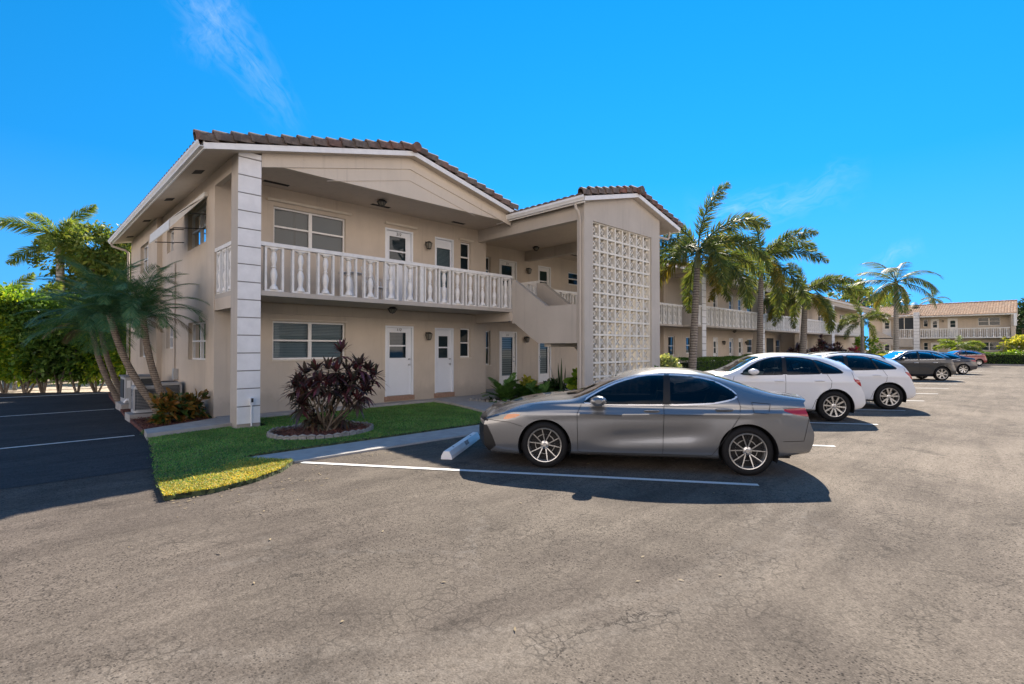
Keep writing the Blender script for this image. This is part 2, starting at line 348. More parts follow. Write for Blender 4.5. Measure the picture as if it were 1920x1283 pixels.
# wispy cirrus, laid out in the sky's own directions
az0 = psi; FILL_CLOUD = (14.5, 12.0, 9.9)
def cirrus(rot, sc, dist, lo, hi, centre, rad):
    mp = N(nt, 'ShaderNodeMapping'); mp.inputs['Rotation'].default_value = rot; mp.inputs['Scale'].default_value = sc
    L(nt, tc.outputs['Generated'], mp.inputs['Vector'])
    n = noise(nt, mp.outputs['Vector'], 1.0, 9, .62, dist)
    d = N(nt, 'ShaderNodeVectorMath'); d.operation = 'DISTANCE'; L(nt, tc.outputs['Generated'], d.inputs[0]); d.inputs[1].default_value = centre
    return mth(nt, 'MULTIPLY', ramp(nt, n, [(lo, g1(0)), (hi, g1(1))]), ramp(nt, d.outputs['Value'], [(rad*.25, g1(1)), (rad, g1(0))]))
def dirpx(x, y):
    d = FWD+RGT*(x-960)/952.-np.array([0, 0, 1])*(y-652)/952.; return tuple(d/np.linalg.norm(d))
a, b_ = Vector(dirpx(300, -60)), Vector(dirpx(540, 235))
ex_ = (b_-a).normalized(); ez_ = a.cross(b_).normalized(); ey_ = ez_.cross(ex_)
def streak(A, B, width, amt, bend=.02, fq=9):
    """a wisp along the great circle A-B: falls off sideways, broken up by stretched noise"""
    A = Vector(A); B = Vector(B); e = (B-A); ln = e.length; e.normalize(); n_ = A.cross(B).normalized()
    def dot(v, off=0.):
        d = N(nt, 'ShaderNodeVectorMath'); d.operation = 'DOT_PRODUCT'; L(nt, tc.outputs['Generated'], d.inputs[0]); d.inputs[1].default_value = tuple(v)
        return mth(nt, 'ADD', d.outputs['Value'], off)
    al = mth(nt, 'DIVIDE', dot(e, -A.dot(e)), ln); sd = dot(n_)
    wob = mth(nt, 'MULTIPLY', mth(nt, 'SUBTRACT', noise(nt, tc.outputs['Generated'], 5., 4, .6, .5), .5), bend*6)
    sd = mth(nt, 'ABSOLUTE', mth(nt, 'ADD', sd, wob))
    across = ramp(nt, mth(nt, 'DIVIDE', sd, width), [(0., g1(1)), (1., g1(0))])
    along = ramp(nt, al, [(-.0, g1(0)), (.2, g1(1)), (.75, g1(.8)), (1., g1(0))])
    cv = N(nt, 'ShaderNodeCombineXYZ'); L(nt, mth(nt, 'MULTIPLY', al, 2.5), cv.inputs[0]); L(nt, mth(nt, 'MULTIPLY', sd, fq*4), cv.inputs[1])
    nz = ramp(nt, noise(nt, cv.outputs[0], 2.2, 4, .65, .6), [(.36, g1(.0)), (.68, g1(1))])
    return mth(nt, 'MULTIPLY', mth(nt, 'MULTIPLY', across, along), mth(nt, 'MULTIPLY', nz, amt))
parts_ = [streak(dirpx(290, -80), dirpx(560, 255), .045, .20, .015), streak(dirpx(395, -60), dirpx(350, 120), .04, .16),
          streak(dirpx(1280, 395), dirpx(1640, 340), .035, .24), streak(dirpx(1590, 505), dirpx(1740, 465), .02, .24)]
cl = parts_[0]
for p_ in parts_[1:]: cl = mth(nt, 'ADD', cl, p_)
cl = mth(nt, 'MINIMUM', cl, .8)
L(nt, sky.outputs[0], hs.inputs['Color'])
sz0 = N(nt, 'ShaderNodeSeparateXYZ'); L(nt, tc.outputs['Generated'], sz0.inputs[0])
SKYLIFT = mixc(nt, ramp(nt, sz0.outputs['Z'], [(.0, g1(.38)), (.30, g1(0))]), hs.outputs[0], (1.1, 2.9, 5.4))
skc = mixc(nt, cl, SKYLIFT, (3.3, 4.0, 5.2))
# added bright cloud bank, unseen behind the view, to lift the shaded walls
d_ = N(nt, 'ShaderNodeVectorMath'); d_.operation = 'DOT_PRODUCT'; L(nt, tc.outputs['Generated'], d_.inputs[0]); d_.inputs[1].default_value = tuple(-FWD)
sx = N(nt, 'ShaderNodeSeparateXYZ'); L(nt, tc.outputs['Generated'], sx.inputs[0])
bm = mth(nt, 'MULTIPLY', ramp(nt, d_.outputs['Value'], [(.02, g1(0)), (.30, g1(1))]), ramp(nt, sx.outputs['Z'], [(.0, g1(1)), (.30, g1(.8)), (.50, g1(0))]))
bm = mth(nt, 'MULTIPLY', bm, ramp(nt, noise(nt, tc.outputs['Generated'], 2.6, 4, .6, .4), [(.36, g1(.25)), (.56, g1(1))]))
skc = mixc(nt, bm, skc, FILL_CLOUD)
L(nt, skc, bg.inputs['Color']); bg.inputs['Strength'].default_value = .097
vs = SC.view_settings; vs.view_transform = 'Standard'; vs.look = 'None'; vs.exposure = 1.40; vs.gamma = 1; vs.use_curve_mapping = False
SC.cycles.max_bounces = 8; SC.cycles.transparent_max_bounces = 24; SC.cycles.sample_clamp_indirect = 6; SC.cycles.caustics_reflective = False
SC.cycles.caustics_refractive = False; SC.cycles.use_denoising = True

# ------------------------------------------------------------------ ground
def sheet(name, poly, z, mat, **k):
    mb = MB(); mb.add([(x, y, z) for x, y in poly], [tuple(range(len(poly)))]); return tag(mb.build(name, mat), kind='structure', **k)
sheet('ground', [(-300, -300), (500, -300), (500, 400), (-300, 400)], -.06, M['sand'])
sheet('parking_lot', [(-60, -30), (69.5, -30), (69.5, 9.2), (9, 9.2), (3.2, 11.5), (3.2, 25.6), (3.2, 25.3), (-3.2, 29.6), (-60, 66)], 0, M['asphalt'])
# side lot: asphalt coloured darker to deepen the building's shade
sheet('side_road', [(-40, 8.6), (1.60, 8.9), (1.82, 11.5), (1.98, 15.6), (2.2, 19), (2.42, 22.8), (2.55, 24.2), (-40, 24.2)], .004, M['asphalt_dark'])
def slab(name, poly, z0, z1, mat, kind='structure', **k):
    mb = MB(); mb.prism([(x, y, z0) for x, y in poly], [(x, y, z1) for x, y in poly])
    return tag(mb.build(name, mat), kind=kind, **k)
slab('sidewalk', [(2.55, 8.50), (3.05, 7.80), (70, 7.80), (70, 8.62), (2.75, 8.62)], -.05, .03, M['slab_concrete'])
slab('path', [(3.9, 12.95), (9.35, 13.02), (9.25, 12.0), (8.78, 10.2), (8.35, 8.64), (10.6, 8.64), (10.4, 10.6), (10.0, 12.15), (16.2, 12.4), (26.0, 12.4), (26, 15.0), (12.1, 15.0), (11.85, 13.43), (3.9, 13.43)], -.05, .118, M['slab_concrete'])
slab('pavement', [(1.80, 11.62), (3.40, 12.05), (3.40, 13.2), (1.86, 12.30)], -.05, .13, M['slab_concrete'])
slab('pavement', [(3.40, 12.05), (3.95, 12.05), (3.95, 13.43), (3.40, 13.43)], -.05, .126, M['slab_concrete'])
LAWN = [(1.24, 6.93), (1.73, 6.88), (2.27, 7.06), (2.70, 7.36), (2.98, 7.72), (3.02, 7.80), (2.50, 8.55), (2.78, 8.66), (8.32, 8.66), (8.76, 10.2), (9.22, 12.0), (9.3, 12.95), (3.98, 12.93), (3.98, 11.6), (3.3, 11.6), (3.3, 12.0), (1.82, 11.58), (1.72, 10.6), (1.52, 9.2), (1.33, 7.9)]
slab('lawn_soil', LAWN, -.05, .055, M['lawn_soil'], label='soil', ) if False else slab('lawn', LAWN, -.05, .055, M['lawn_soil'])
# side planting bed with bark mulch, and the beds by the stair and along the wing
slab('mulch_bed', [(1.88, 12.38), (3.36, 13.2), (3.36, 24.2), (2.55, 24.2), (2.42, 22.8), (2.2, 19), (1.98, 15.6)], -.05, .075, M['mulch'])
slab('planting_bed', [(10.62, 8.64), (26, 8.64), (26, 12.38), (16.2, 12.38), (10.05, 12.12), (10.42, 10.6)], -.05, .09, M['mulch'])
slab('planting_bed', [(26.02, 8.64), (70, 8.64), (70, 12.6), (26.02, 12.6)], -.05, .085, M['lawn_soil'])
# painted stall lines
U = np.array([.5617, -.8273])      # direction of the stall line, away from the building
def line(p, d, ln, wd=.10, z=.008):
    d = np.array(d)/np.linalg.norm(d); q = np.array([-d[1], d[0]])*wd/2; p = np.array(p, float); e = p+d*ln
    return [tuple(p-q), tuple(e-q), tuple(e+q), tuple(p+q)]
k_ = 0
for i in range(14):
    x0 = 3.12+3.62*i
    sheet('road_marking', line((x0+.02, 7.76), U, 6.45), .008, M['line_paint'])
for y in (12.42, 18.18): sheet('road_marking', line((1.72 if y < 14 else 2.05, y), (-1, 0), 6.5), .012, M['line_paint'])
slab('road_marking', line((-30, 48.7), (1, -.72), 38, .35), .001, .0055, M['line_paint']) if False else None
sheet('road_marking', [(-14, 25.5), (2.7, 24.75), (2.7, 24.95), (-14, 25.7)], .010, M['line_paint'])
# ------------------------------------------------------------------ building kit
def wall_holes(mb, fr, u0, u1, z0, z1, holes, depth=.14, v=0., back=.2):
    """front face at v with rectangular openings (u0,u1,z0,z1) and their reveals"""
    us = sorted(set([u0, u1]+[h for a in holes for h in a[:2]])); zs = sorted(set([z0, z1]+[h for a in holes for h in a[2:]]))
    ins = lambda u, z: any(a[0] < u < a[1] and a[2] < z < a[3] for a in holes)
    for i in range(len(us)-1):
        for j in range(len(zs)-1):
            if not ins((us[i]+us[i+1])/2, (zs[j]+zs[j+1])/2):
                mb.quad(fr(us[i], v, zs[j]), fr(us[i+1], v, zs[j]), fr(us[i+1], v, zs[j+1]), fr(us[i], v, zs[j+1]))
                mb.quad(fr(us[i], v-back, zs[j]), fr(us[i], v-back, zs[j+1]), fr(us[i+1], v-back, zs[j+1]), fr(us[i+1], v-back, zs[j]))
    for a, b, c, d in holes:
        w = v-back
        mb.quad(fr(a, v, c), fr(a, v, d), fr(a, w, d), fr(a, w, c)); mb.quad(fr(b, v, c), fr(b, w, c), fr(b, w, d), fr(b, v, d))
        mb.quad(fr(a, v, c), fr(a, w, c), fr(b, w, c), fr(b, v, c)); mb.quad(fr(a, v, d), fr(b, v, d), fr(b, w, d), fr(a, w, d))
    mb.quad(fr(u0, v, z1), fr(u1, v, z1), fr(u1, v-back, z1), fr(u0, v-back, z1))
    mb.quad(fr(u0, v, z0), fr(u0, v-back, z0), fr(u0, v-back, z1), fr(u0, v, z1)); mb.quad(fr(u1, v, z0), fr(u1, v, z1), fr(u1, v-back, z1), fr(u1, v-back, z0))

def window(fr, par, u0, u1, z0, z1, cols=1, mid=.5, blinds='h', rec=.07, sill=True, mat='white_paint', bmat='blind', drop=1.):
    """frame (with pane, blinds and sill as its pieces) set back in its opening"""
    mb = MB(); w = .045; t = .05; v1 = -rec; v0 = -rec-t
    mb.box(u0, u1, v0, v1, z0, z0+w, fr); mb.box(u0, u1, v0, v1, z1-w, z1, fr)
    mb.box(u0, u0+w, v0, v1, z0+w, z1-w, fr); mb.box(u1-w, u1, v0, v1, z0+w, z1-w, fr)
    cw = (u1-u0)/cols; zm = z0+(z1-z0)*mid
    for k in range(1, cols): mb.box(u0+k*cw-.045, u0+k*cw+.045, v0, v1+.004, z0+w, z1-w, fr)
    if mid:
        for k in range(cols):
            a = u0+k*cw+(w if k == 0 else .045); b = u0+(k+1)*cw-(w if k == cols-1 else .045)
            mb.box(a, b, v0, v1+.002, zm-.022, zm+.022, fr)
    o = mb.build('window', M[mat], par)
    g = MB(); g.quad(fr(u0+.02, v0+.018, z0+.02), fr(u1-.02, v0+.018, z0+.02), fr(u1-.02, v0+.018, z1-.02), fr(u0+.02, v0+.018, z1-.02)); g.build('pane', M['window_glass'], o)
    if sill: s = MB(); s.box(u0-.03, u1+.03, -rec, .03, z0-.045, z0-.002, fr); s.build('sill', M['cream_paint'], o)
    if blinds:
        b = MB(); vb = v0-.06; zb = z1-(z1-z0)*drop
        if blinds == 'h':
            n = int((z1-zb)/.042)
            for k in range(n):
                z = z1-.03-k*.042
                b.quad(fr(u0+.03, vb+.009, z-.018), fr(u1-.03, vb+.009, z-.018), fr(u1-.03, vb-.009, z+.018), fr(u0+.03, vb-.009, z+.018))
        else:
            n = int((u1-u0-.06)/.085)
            for k in range(n):
                u = u0+.03+k*.085; gap = .0 if rng.random() > .12 else .03
                b.quad(fr(u, vb-.022, zb), fr(u+.082-gap, vb+.022, zb), fr(u+.082-gap, vb+.022, z1-.03), fr(u, vb-.022, z1-.03))
        b.build('blinds', M[bmat], o)
    d = MB(); d.quad(fr(u0-.1, v0-.16, z0-.1), fr(u1+.1, v0-.16, z0-.1), fr(u1+.1, v0-.16, z1+.1), fr(u0-.1, v0-.16, z1+.1)); d.build('room_darkness', M['room_dark'], o)
    return o

def text_mb(mb, s, fr, u, v, z, size, shear=0., m=None):
    cu = bpy.data.curves.new('t', 'FONT'); cu.body = s; cu.size = size; cu.align_x = 'CENTER'; cu.shear = shear; cu.offset = size*.012
    ob = bpy.data.objects.new('t', cu); COL.objects.link(ob)
    dg = bpy.context.evaluated_depsgraph_get(); me = ob.evaluated_get(dg).to_mesh()
    mb.add([fr(u+p.co.x, v, z+p.co.y) for p in me.vertices], [tuple(f.vertices) for f in me.polygons], m)
    bpy.data.objects.remove(ob); bpy.data.curves.remove(cu)

def door(fr, par, u0, u1, z0, z1, kind='half', num=None, right=True, brick=True, mat='door_white'):
    mb = MB(); w = .055; r = .05
    mb.box(u0, u0+w, -r-.06, .012, z0, z1, fr); mb.box(u1-w, u1, -r-.06, .012, z0, z1, fr); mb.box(u0+w, u1-w, -r-.06, .012, z1-w, z1, fr)
    W_ = u1-u0; H_ = z1-z0
    pu0, pu1, pz0, pz1 = {'half': (.16, .76, .535, .91), 'small': (.22, .74, .53, .88), 'full': (.17, .80, .17, .90), 'storm': (.12, .86, .30, .86)}[kind]
    gu0, gu1, gz0, gz1 = u0+W_*pu0, u0+W_*pu1, z0+H_*pz0, z0+H_*pz1
    a, b = u0+w+.004, u1-w-.004; v1, v0 = -r, -r-.045
    mb.box(a, gu0, v0, v1, z0+.01, z1-w-.004, fr); mb.box(gu1, b, v0, v1, z0+.01, z1-w-.004, fr)
    mb.box(gu0, gu1, v0, v1, z0+.01, gz0, fr); mb.box(gu0, gu1, v0, v1, gz1, z1-w-.004, fr)
    for p, q in ((gu0-.02, gu0+.012), (gu1-.012, gu1+.02)): mb.box(p, q, v1, v1+.012, gz0-.02, gz1+.02, fr)
    for p, q in ((gz0-.02, gz0+.012), (gz1-.012, gz1+.02)): mb.box(gu0+.012, gu1-.012, v1, v1+.012, p, q, fr)
    if kind in ('half', 'small'):
        zm = gz0+(gz1-gz0)*.48; mb.box(gu0+.012, gu1-.012, v1-.02, v1+.012, zm-.022, zm+.022, fr)
        e0, e1, f0, f1 = a+.07, b-.09, z0+.10, gz0-.12
        for p, q, x, y in ((e0, e1, f0, f0+.014), (e0, e1, f1-.014, f1), (e0, e0+.014, f0+.014, f1-.014), (e1-.014, e1, f0+.014, f1-.014)): mb.box(p, q, v1, v1+.008, x, y, fr)
    d = mb.build('door', M[mat], par)
    g = MB(); g.quad(fr(gu0, v1-.02, gz0), fr(gu1, v1-.02, gz0), fr(gu1, v1-.02, gz1), fr(gu0, v1-.02, gz1)); g.build('pane', M['window_glass'], d)
    bl = MB(); n = int((gz1-gz0)/(.09 if kind == 'full' else .04)); st = (gz1-gz0)/n
    for k in range(n):
        z = gz0+k*st; bl.quad(fr(gu0, v1-.05, z), fr(gu1, v1-.05, z), fr(gu1, v1-.03-.035, z+st*.85), fr(gu0, v1-.03-.035, z+st*.85))
    bl.build('louvres' if kind == 'full' else 'blinds', M['blind_pale' if kind in ('storm', 'full') else 'blind_dark'], d)
    dk = MB(); dk.quad(fr(a, v1-.12, z0), fr(b, v1-.12, z0), fr(b, v1-.12, z1), fr(a, v1-.12, z1)); dk.build('room_darkness', M['room_dark'], d)
    kk = MB(); ku = (b-.075) if right else (a+.075); kz = z0+H_*.44; kf = lambda u, v, z: fr(u, v, z)
    for zz, rr in ((kz, .03), (kz+.17, .026)):
        pts = [fr(ku, v1, zz), fr(ku, v1+.03, zz), fr(ku, v1+.032, zz), fr(ku, v1+.065, zz)]
        kk = MB(); kk.tube(pts, [rr*.9, rr*.7, rr, rr*.8] if zz == kz else [rr, rr, rr, rr*.9], 12); kk.build('door_handle' if zz == kz else 'deadbolt', M['steel'], d, 40)
    if num:
        t = MB(); text_mb(t, num, fr, (u0+u1)/2, v1+.014, gz1+.035, .115, .18); t.build('number_plate', M['number_black'], d)
    if brick:
        bb = MB(); n = max(4, int((u1-u0+.06)/.1)); s_ = (u1-u0+.06)/n
        for k in range(n): bb.box(u0-.03+k*s_+.004, u0-.03+(k+1)*s_-.004, -.12, .035, z0-.145, z0-.004, fr)
        bb.build('threshold', M['brick_sill'], d)
    return d

def baluster_unit(mb, fr, u, v, z0, z1, w=.40, seg=14):
    """one precast unit: a slim frame round a turned baluster"""
    b = .045; dp = .05
    for a, c in ((u-w/2, u-w/2+b), (u+w/2-b, u+w/2)): mb.box(a, c, v-dp, v+dp, z0, z1, fr, 0)
    mb.box(u-w/2+b, u+w/2-b, v-dp+.006, v+dp-.006, z1-.035, z1, fr, 0); mb.box(u-w/2+b, u+w/2-b, v-dp+.006, v+dp-.006, z0, z0+.035, fr, 0)
def baluster_prof(z0, z1):
    h = z1-z0; P = [(.0, 0), (.085, 0), (.085, .03), (.07, .05), (.07, .075), (.048, .10), (.043, .14), (.050, .22), (.063, .32), (.066, .38), (.056, .45), (.036, .515), (.034, .53), (.047, .545), (.047, .565), (.034, .58),
                    (.040, .64), (.055, .72), (.058, .78), (.050, .86), (.036, .915), (.034, .93), (.06, .95), (.06, .965), (.078, .98), (.078, 1.), (0, 1.)]
    return [(r, z0+t*h) for r, t in P]

def railing(fr, par, u0, u1, v, zf, ztop, n, posts=(), seg=14, endpost=(True, True), mat='cast_white', name='balcony_railing', pitch=None):
    mb = MB(); mb.box(u0, u1, v-.075, v+.075, ztop-.085, ztop, fr)
    za, zb = zf+.005, ztop-.085
    slots = []
    e0 = .0; L_ = u1-u0; pw = .11
    xs = [u0+L_*(i+.5)/n for i in range(n)]
    if len(posts):                                                   # shift the bays to leave room for the posts
        xs = []; cuts = [u0]+list(posts)+[u1]; per = n//(len(cuts)-1)
        for a, b in zip(cuts[:-1], cuts[1:]):
            a2 = a+(pw/2 if a in posts else 0); b2 = b-(pw/2 if b in posts else 0)
            xs += [a2+(b2-a2)*(i+.5)/per for i in range(per)]
        for q in posts: mb.box(q-pw/2, q+pw/2, v-.06, v+.06, za, zb, fr)
    w = min(.41, (xs[1]-xs[0])*.74) if len(xs) > 1 else .4
    for x in xs: baluster_unit(mb, fr, x, v, za, zb, w)
    o = mb.build(name, M[mat], par)
    src = None
    for x in xs:
        c = np.array(fr(x, v, 0)); 
        if src is None:
            q = MB(); q.lathe([(r*1.12*(w/.40)**.5, z) for r, z in baluster_prof(za+.035, zb-.035)], c, seg); src = q.build('baluster', M[mat], o, 50, origin=tuple(c)); src.location = tuple(c-wo(o))
        else: inst(src, 'baluster', o, tuple(c-wo(o)))
    return o

def lantern(fr, par, u, v, z):
    mb = MB(); mb.box(u-.05, u+.05, v, v+.02, z-.02, z+.10, fr)
    mb.tube([fr(u, v+.02, z+.05), fr(u, v+.08, z+.10), fr(u, v+.12, z+.08)], .012, 6)
    c = lambda s, zz: [fr(u-s, v+.12-s, zz), fr(u+s, v+.12-s, zz), fr(u+s, v+.12+s, zz), fr(u-s, v+.12+s, zz)]
    mb.prism(c(.085, z+.04), c(.03, z+.10)); mb.prism(c(.035, z-.155), c(.05, z-.13))
    for a in (-1, 1):
        for b in (-1, 1): mb.tube([fr(u+a*.048, v+.12+b*.048, z-.13), fr(u+a*.075, v+.12+b*.075, z+.04)], .008, 5)
    o = mb.build('wall_lantern', M['black_iron'], par)
    g = MB(); g.prism(c(.042, z-.128), c(.068, z+.038)); g.build('lamp_glass', M['lamp_glass'], o); return o
def ceiling_lamp(fr, par, u, v, z):
    mb = MB(); c = np.array(fr(u, v, z)); mb.lathe([(0, 0), (.09, 0), (.10, -.03), (.15, -.045), (.14, -.065), (.10, -.075)], c, 8); mb.lathe([(.03, -.17), (.075, -.16), (.0, -.19)], c, 8)
    for k in range(8):
        a = k*PI/4; mb.tube([tuple(c+[math.cos(a)*.12, math.sin(a)*.12, -.07]), tuple(c+[math.cos(a)*.06, math.sin(a)*.06, -.165])], .008, 4)
    o = mb.build('ceiling_lamp', M['black_iron'], par); g = MB(); g.lathe([(.115, -.068), (.055, -.165)], c, 12); g.build('lamp_glass', M['lamp_glass'], o, 60); return o

def tiled_slope(mb, P0, eu, L_, up, S, per=.25, course=.36, amp=.045, nseg=6):
    """barrel tiles: P0 eave corner, eu unit vector along the eave, up = unit vector up the slope, S slope length"""
    P0 = np.array(P0, float); eu = np.array(eu, float); up = np.array(up, float); nrm = np.cross(eu, up); nrm = nrm*(1 if nrm[2] > 0 else -1)
    nu = int(L_/per)*nseg; u = np.linspace(0, L_, nu+1); prof = amp*np.abs(np.sin(np.pi*u/per))**.6
    rows = []; ns = int(math.ceil(S/course))
    for k in range(ns):
        rows.append((k*course, .045)); rows.append((min(S, (k+1)*course), .005))
    V = np.concatenate([P0+u[:, None]*eu+s*up+(prof+l+.01)[:, None]*nrm for s, l in rows]+[P0+u[:, None]*eu-.0*nrm[None, :]])
    n1 = nu+1; F = []
    for r in range(len(rows)-1):
        a = r*n1+np.arange(nu); F.append(np.stack([a, a+1, a+n1+1, a+n1], 1))
    a = np.arange(nu); b = len(rows)*n1+a; F.append(np.stack([b, b+1, a+1, a], 1))
    mb.arr(V, np.concatenate(F))

def rake_tiles(mb, A, B, out, n, h=.03, w=.20, top=.10):
    """row of trim tiles stepping up the gable edge from A (eave) to B (ridge); out = outward unit vector"""
    A = np.array(A, float); B = np.array(B, float); out = np.array(out, float); d = (B-A)/n; e = d/np.linalg.norm(d)
    nv = np.cross(e, out); nv = nv*(1 if nv[2] > 0 else -1)
    for k in range(n):
        jit = rng.normal(0, .006); P = A+d*k; Q = A+d*(k+1.10)
        def ring(c, lift, g):
            pts = [(0.0, -h), (.0, .08), (-.015, .125), (-.06, .16), (-.12, .155), (-.17, .11), (-w, .0)]
            return [tuple(c+out*(x*g+(g-1)*.25)+nv*((z+top*.0)*g+lift)) for x, z in pts]
        r0 = ring(P-e*.02, .045+jit, 1.10); r1 = ring(Q, .0+jit, .95); i0 = ring(P-e*.02, .02+jit, .98)
        m = len(r0); mb.add(r0+r1, [(i, i+1, m+i+1, m+i) for i in range(m-1)]); mb.add(r0+i0, [(i, i+1, m+i+1, m+i) for i in range(m-1)])

def gutter(mb, fr, u0, u1, v, z, w=.11, h=.13):
    """K-style gutter running along u, back at v"""
    prof = [(0, 0), (w*.65, 0), (w*.72, .03), (w, .075), (w, h), (w-.012, h), (w-.012, .08), (w*.6, .012), (0, .012)]
    A = [fr(u0, v+a, z+b) for a, b in prof]; B = [fr(u1, v+a, z+b) for a, b in prof]; mb.prism(A, B)

# ------------------------------------------------------------------ the near block with its stair tower
F0 = Frame((0, 0, 0), (1, 0), (0, -1))                       # front: u = X, v outward = -Y -> v = -(Y)
def FY(y): return Frame((0, y, 0), (1, 0), (0, -1))
def FX(x): return Frame((x, 0, 0), (0, 1), (-1, 0))           # side facing -X: u = Y
BLD = empty('apartment_building', (3.36, 11.69, 0), 'nearest beige apartment block with grooved white corner pillar and breeze block stair tower', 'apartment building')
YW = 13.43; fw_ = FY(YW); sd_ = FX(3.36)
# walls
win_f = [(4.68, 6.64, 1.44, 2.43), (4.69, 6.63, 4.36, 5.36), (10.74, 11.18, 1.42, 2.40), (10.75, 11.18, 4.33, 5.32)]
door_f = [(7.89, 8.88, .29, 2.41), (9.69, 10.45, .28, 2.39), (7.88, 8.86, 3.02, 5.34), (9.69, 10.45, 3.02, 5.34)]
mb = MB(); wall_holes(mb, fw_, 3.372, 11.89, -.05, 5.9, win_f+door_f)
win_s = [(14.17, 15.90, 1.43, 2.41), (14.2, 16.02, 4.37, 5.35), (17.72, 18.68, 1.72, 2.41), (17.73, 18.67, 4.64, 5.33), (20.8, 22.31, 1.41, 2.38), (20.8, 22.3, 4.38, 5.35)]
fs2 = FX(3.36); wall_holes(mb, fs2, 13.431, 19.35, -.05, 5.9, [w for w in win_s if w[1] < 19.4]); wall_holes(mb, FX(3.22), 19.35, 24.3, -.05, 5.88, [w for w in win_s if w[0] > 19.4])
mb.box(3.37, 11.88, 24.1, 24.3, 0, 5.88); mb.box(11.69, 11.89, 13.64, 24.1, -.05, 5.88)
wb_ = [(16.3, 17.15, .2, 2.41)]
hol15 = [(13.05, 13.52, 1.07, 2.41), (13.05, 13.52, 4.30, 5.34), (14.0, 15.0, .22, 2.41), (14.0, 15.0, 3.02, 5.34), (16.32, 17.16, .22, 2.41), (16.32, 17.16, 3.02, 5.34), (18.4, 20.1, 4.70, 5.28), (22.3, 23.3, .22, 2.41), (22.3, 23.3, 3.02, 5.34), (24.3, 25.4, 1.4, 2.4), (24.3, 25.4, 4.4, 5.34)]
F15 = FY(15.0); wall_holes(mb, F15, 11.89, 26.1, -.05, 5.9, hol15)
mb.box(3.5, 26.1, 20.0, 20.2, 0, 5.8)
mb.build('wall', M['wall_stucco'], BLD)
mb = MB(); mb.box(3.34, 11.88, YW-.05, YW-.002, 2.62, 2.86); mb.mark(); mb.box(11.905, 26, 14.95, 14.998, 2.62, 2.86); mb.mark()          # beam line over ground floor
mb.box(11.38+.0, 11.88, 11.70, YW-.052, 2.60, 2.885); mb.build_each('beam', M['wall_stucco'], BLD)
# openings
window(fw_, BLD, *win_f[0], cols=2, blinds='h', bmat='blind_pale'); window(fw_, BLD, *win_f[1], cols=2, blinds='v')
window(fw_, BLD, *win_f[2], blinds='h', bmat='blind_dark'); window(fw_, BLD, *win_f[3], blinds='h', bmat='blind_dark')
door(fw_, BLD, *door_f[0], 'half', '112'); door(fw_, BLD, *door_f[1], 'small'); door(fw_, BLD, *door_f[2], 'half', '212', brick=False); door(fw_, BLD, *door_f[3], 'storm', brick=False)
for i, w in enumerate(win_s): window(FX(3.36 if w[1] < 19.4 else 3.22), BLD, *w, cols=2 if i in (0, 1, 4, 5) else 1, blinds='h', bmat='blind_dark', rec=.1, sill=False)
door(F15, BLD, *hol15[2], 'full', '111', brick=False, mat='white_paint'); door(F15, BLD, *hol15[3], 'half', '211', brick=False, mat='white_paint')
door(F15, BLD, *hol15[4], 'full', brick=False, right=False, mat='white_paint'); door(F15, BLD, *hol15[5], 'half', brick=False, mat='white_paint')
for k in (7, 8): door(F15, BLD, *hol15[k], 'half', brick=False)
for k in (0, 1, 9, 10): window(F15, BLD, *hol15[k], blinds='h', bmat='blind_dark')
window(F15, BLD, *hol15[6], cols=1, mid=.48, blinds=None)
# storm shutter tracks
mb = MB()
for u0, u1, z in ((4.52, 6.78, 5.50), (7.86, 8.98, 5.47), (10.66, 11.28, 5.40)):
    mb.box(u0, u1, 0.002, .07, z-.03, z+.035, fw_); mb.box(u0+.01, u1-.01, .0698, .09, z-.012, z+.018, fw_); mb.mark()
for u0, u1, z in ((7.86, 8.92, 2.455), (4.62, 6.7, 2.47)): mb.box(u0, u1, .002, .018, z-.012, z+.012, fw_); mb.mark()
mb.build_each('shutter_track', M['cream_paint'], BLD)
for u, z in ((9.37, 5.02), (9.38, 2.14)): lantern(fw_, BLD, u, 0, z)
for u, z in ((15.63, 5.04), (15.5, 2.12), (23.8, 5.0)): lantern(F15, BLD, u, 0, z)
W3 = WORLD
ceiling_lamp(W3, BLD, 7.23, 12.5, 5.825); ceiling_lamp(W3, BLD, 7.57, 12.5, 2.885); ceiling_lamp(W3, BLD, 15.0, 13.9, 5.825)
# balcony slab, ceilings, soffits
mb = MB(); mb.box(3.83, 11.52, 11.69, YW-.002, 2.89, 2.995); mb.box(3.37, 3.83, 12.16, YW-.002, 2.88, 2.993); mb.box(11.52, 26.1, 13.25, 14.998, 2.89, 2.99); mb.box(11.52, 13.0, 11.65, 13.25, 2.892, 2.989)
mb.build('balcony_slab', M['trim_stucco'], BLD)
mb = MB(); mb.box(3.37, 11.5, 11.72, YW, 5.83, 5.86); mb.box(11.5, 26.1, 12.6, 14.998, 5.83, 5.86); mb.box(11.55, 15.68, 8.95, 12.6, 5.83, 5.859)
mb.quad((2.66, 11.5, 5.735), (3.36, 11.5, 5.90), (3.36, 24.7, 5.90), (2.66, 24.7, 5.735)); mb.build('soffit', M['soffit_paint'], BLD)
mb = MB()
for a, b in ((4.32, 4.92), (7.22, 7.80), (10.1, 10.6)): mb.box(a, b, 12.98, 13.12, 5.822, 5.829); mb.mark()
for y in (13.45, 16.5, 19.8, 23.1):
    z = lambda x: 5.735+(x-2.66)*.2357-.004
    mb.quad((2.92, y-.18, z(2.92)), (3.12, y-.18, z(3.12)), (3.12, y+.18, z(3.12)), (2.92, y+.18, z(2.92))); mb.mark()
mb.box(17.3, 18.6, 14.0, 14.12, 5.822, 5.829); mb.build_each('soffit_vent', M['vent_dark'], BLD)
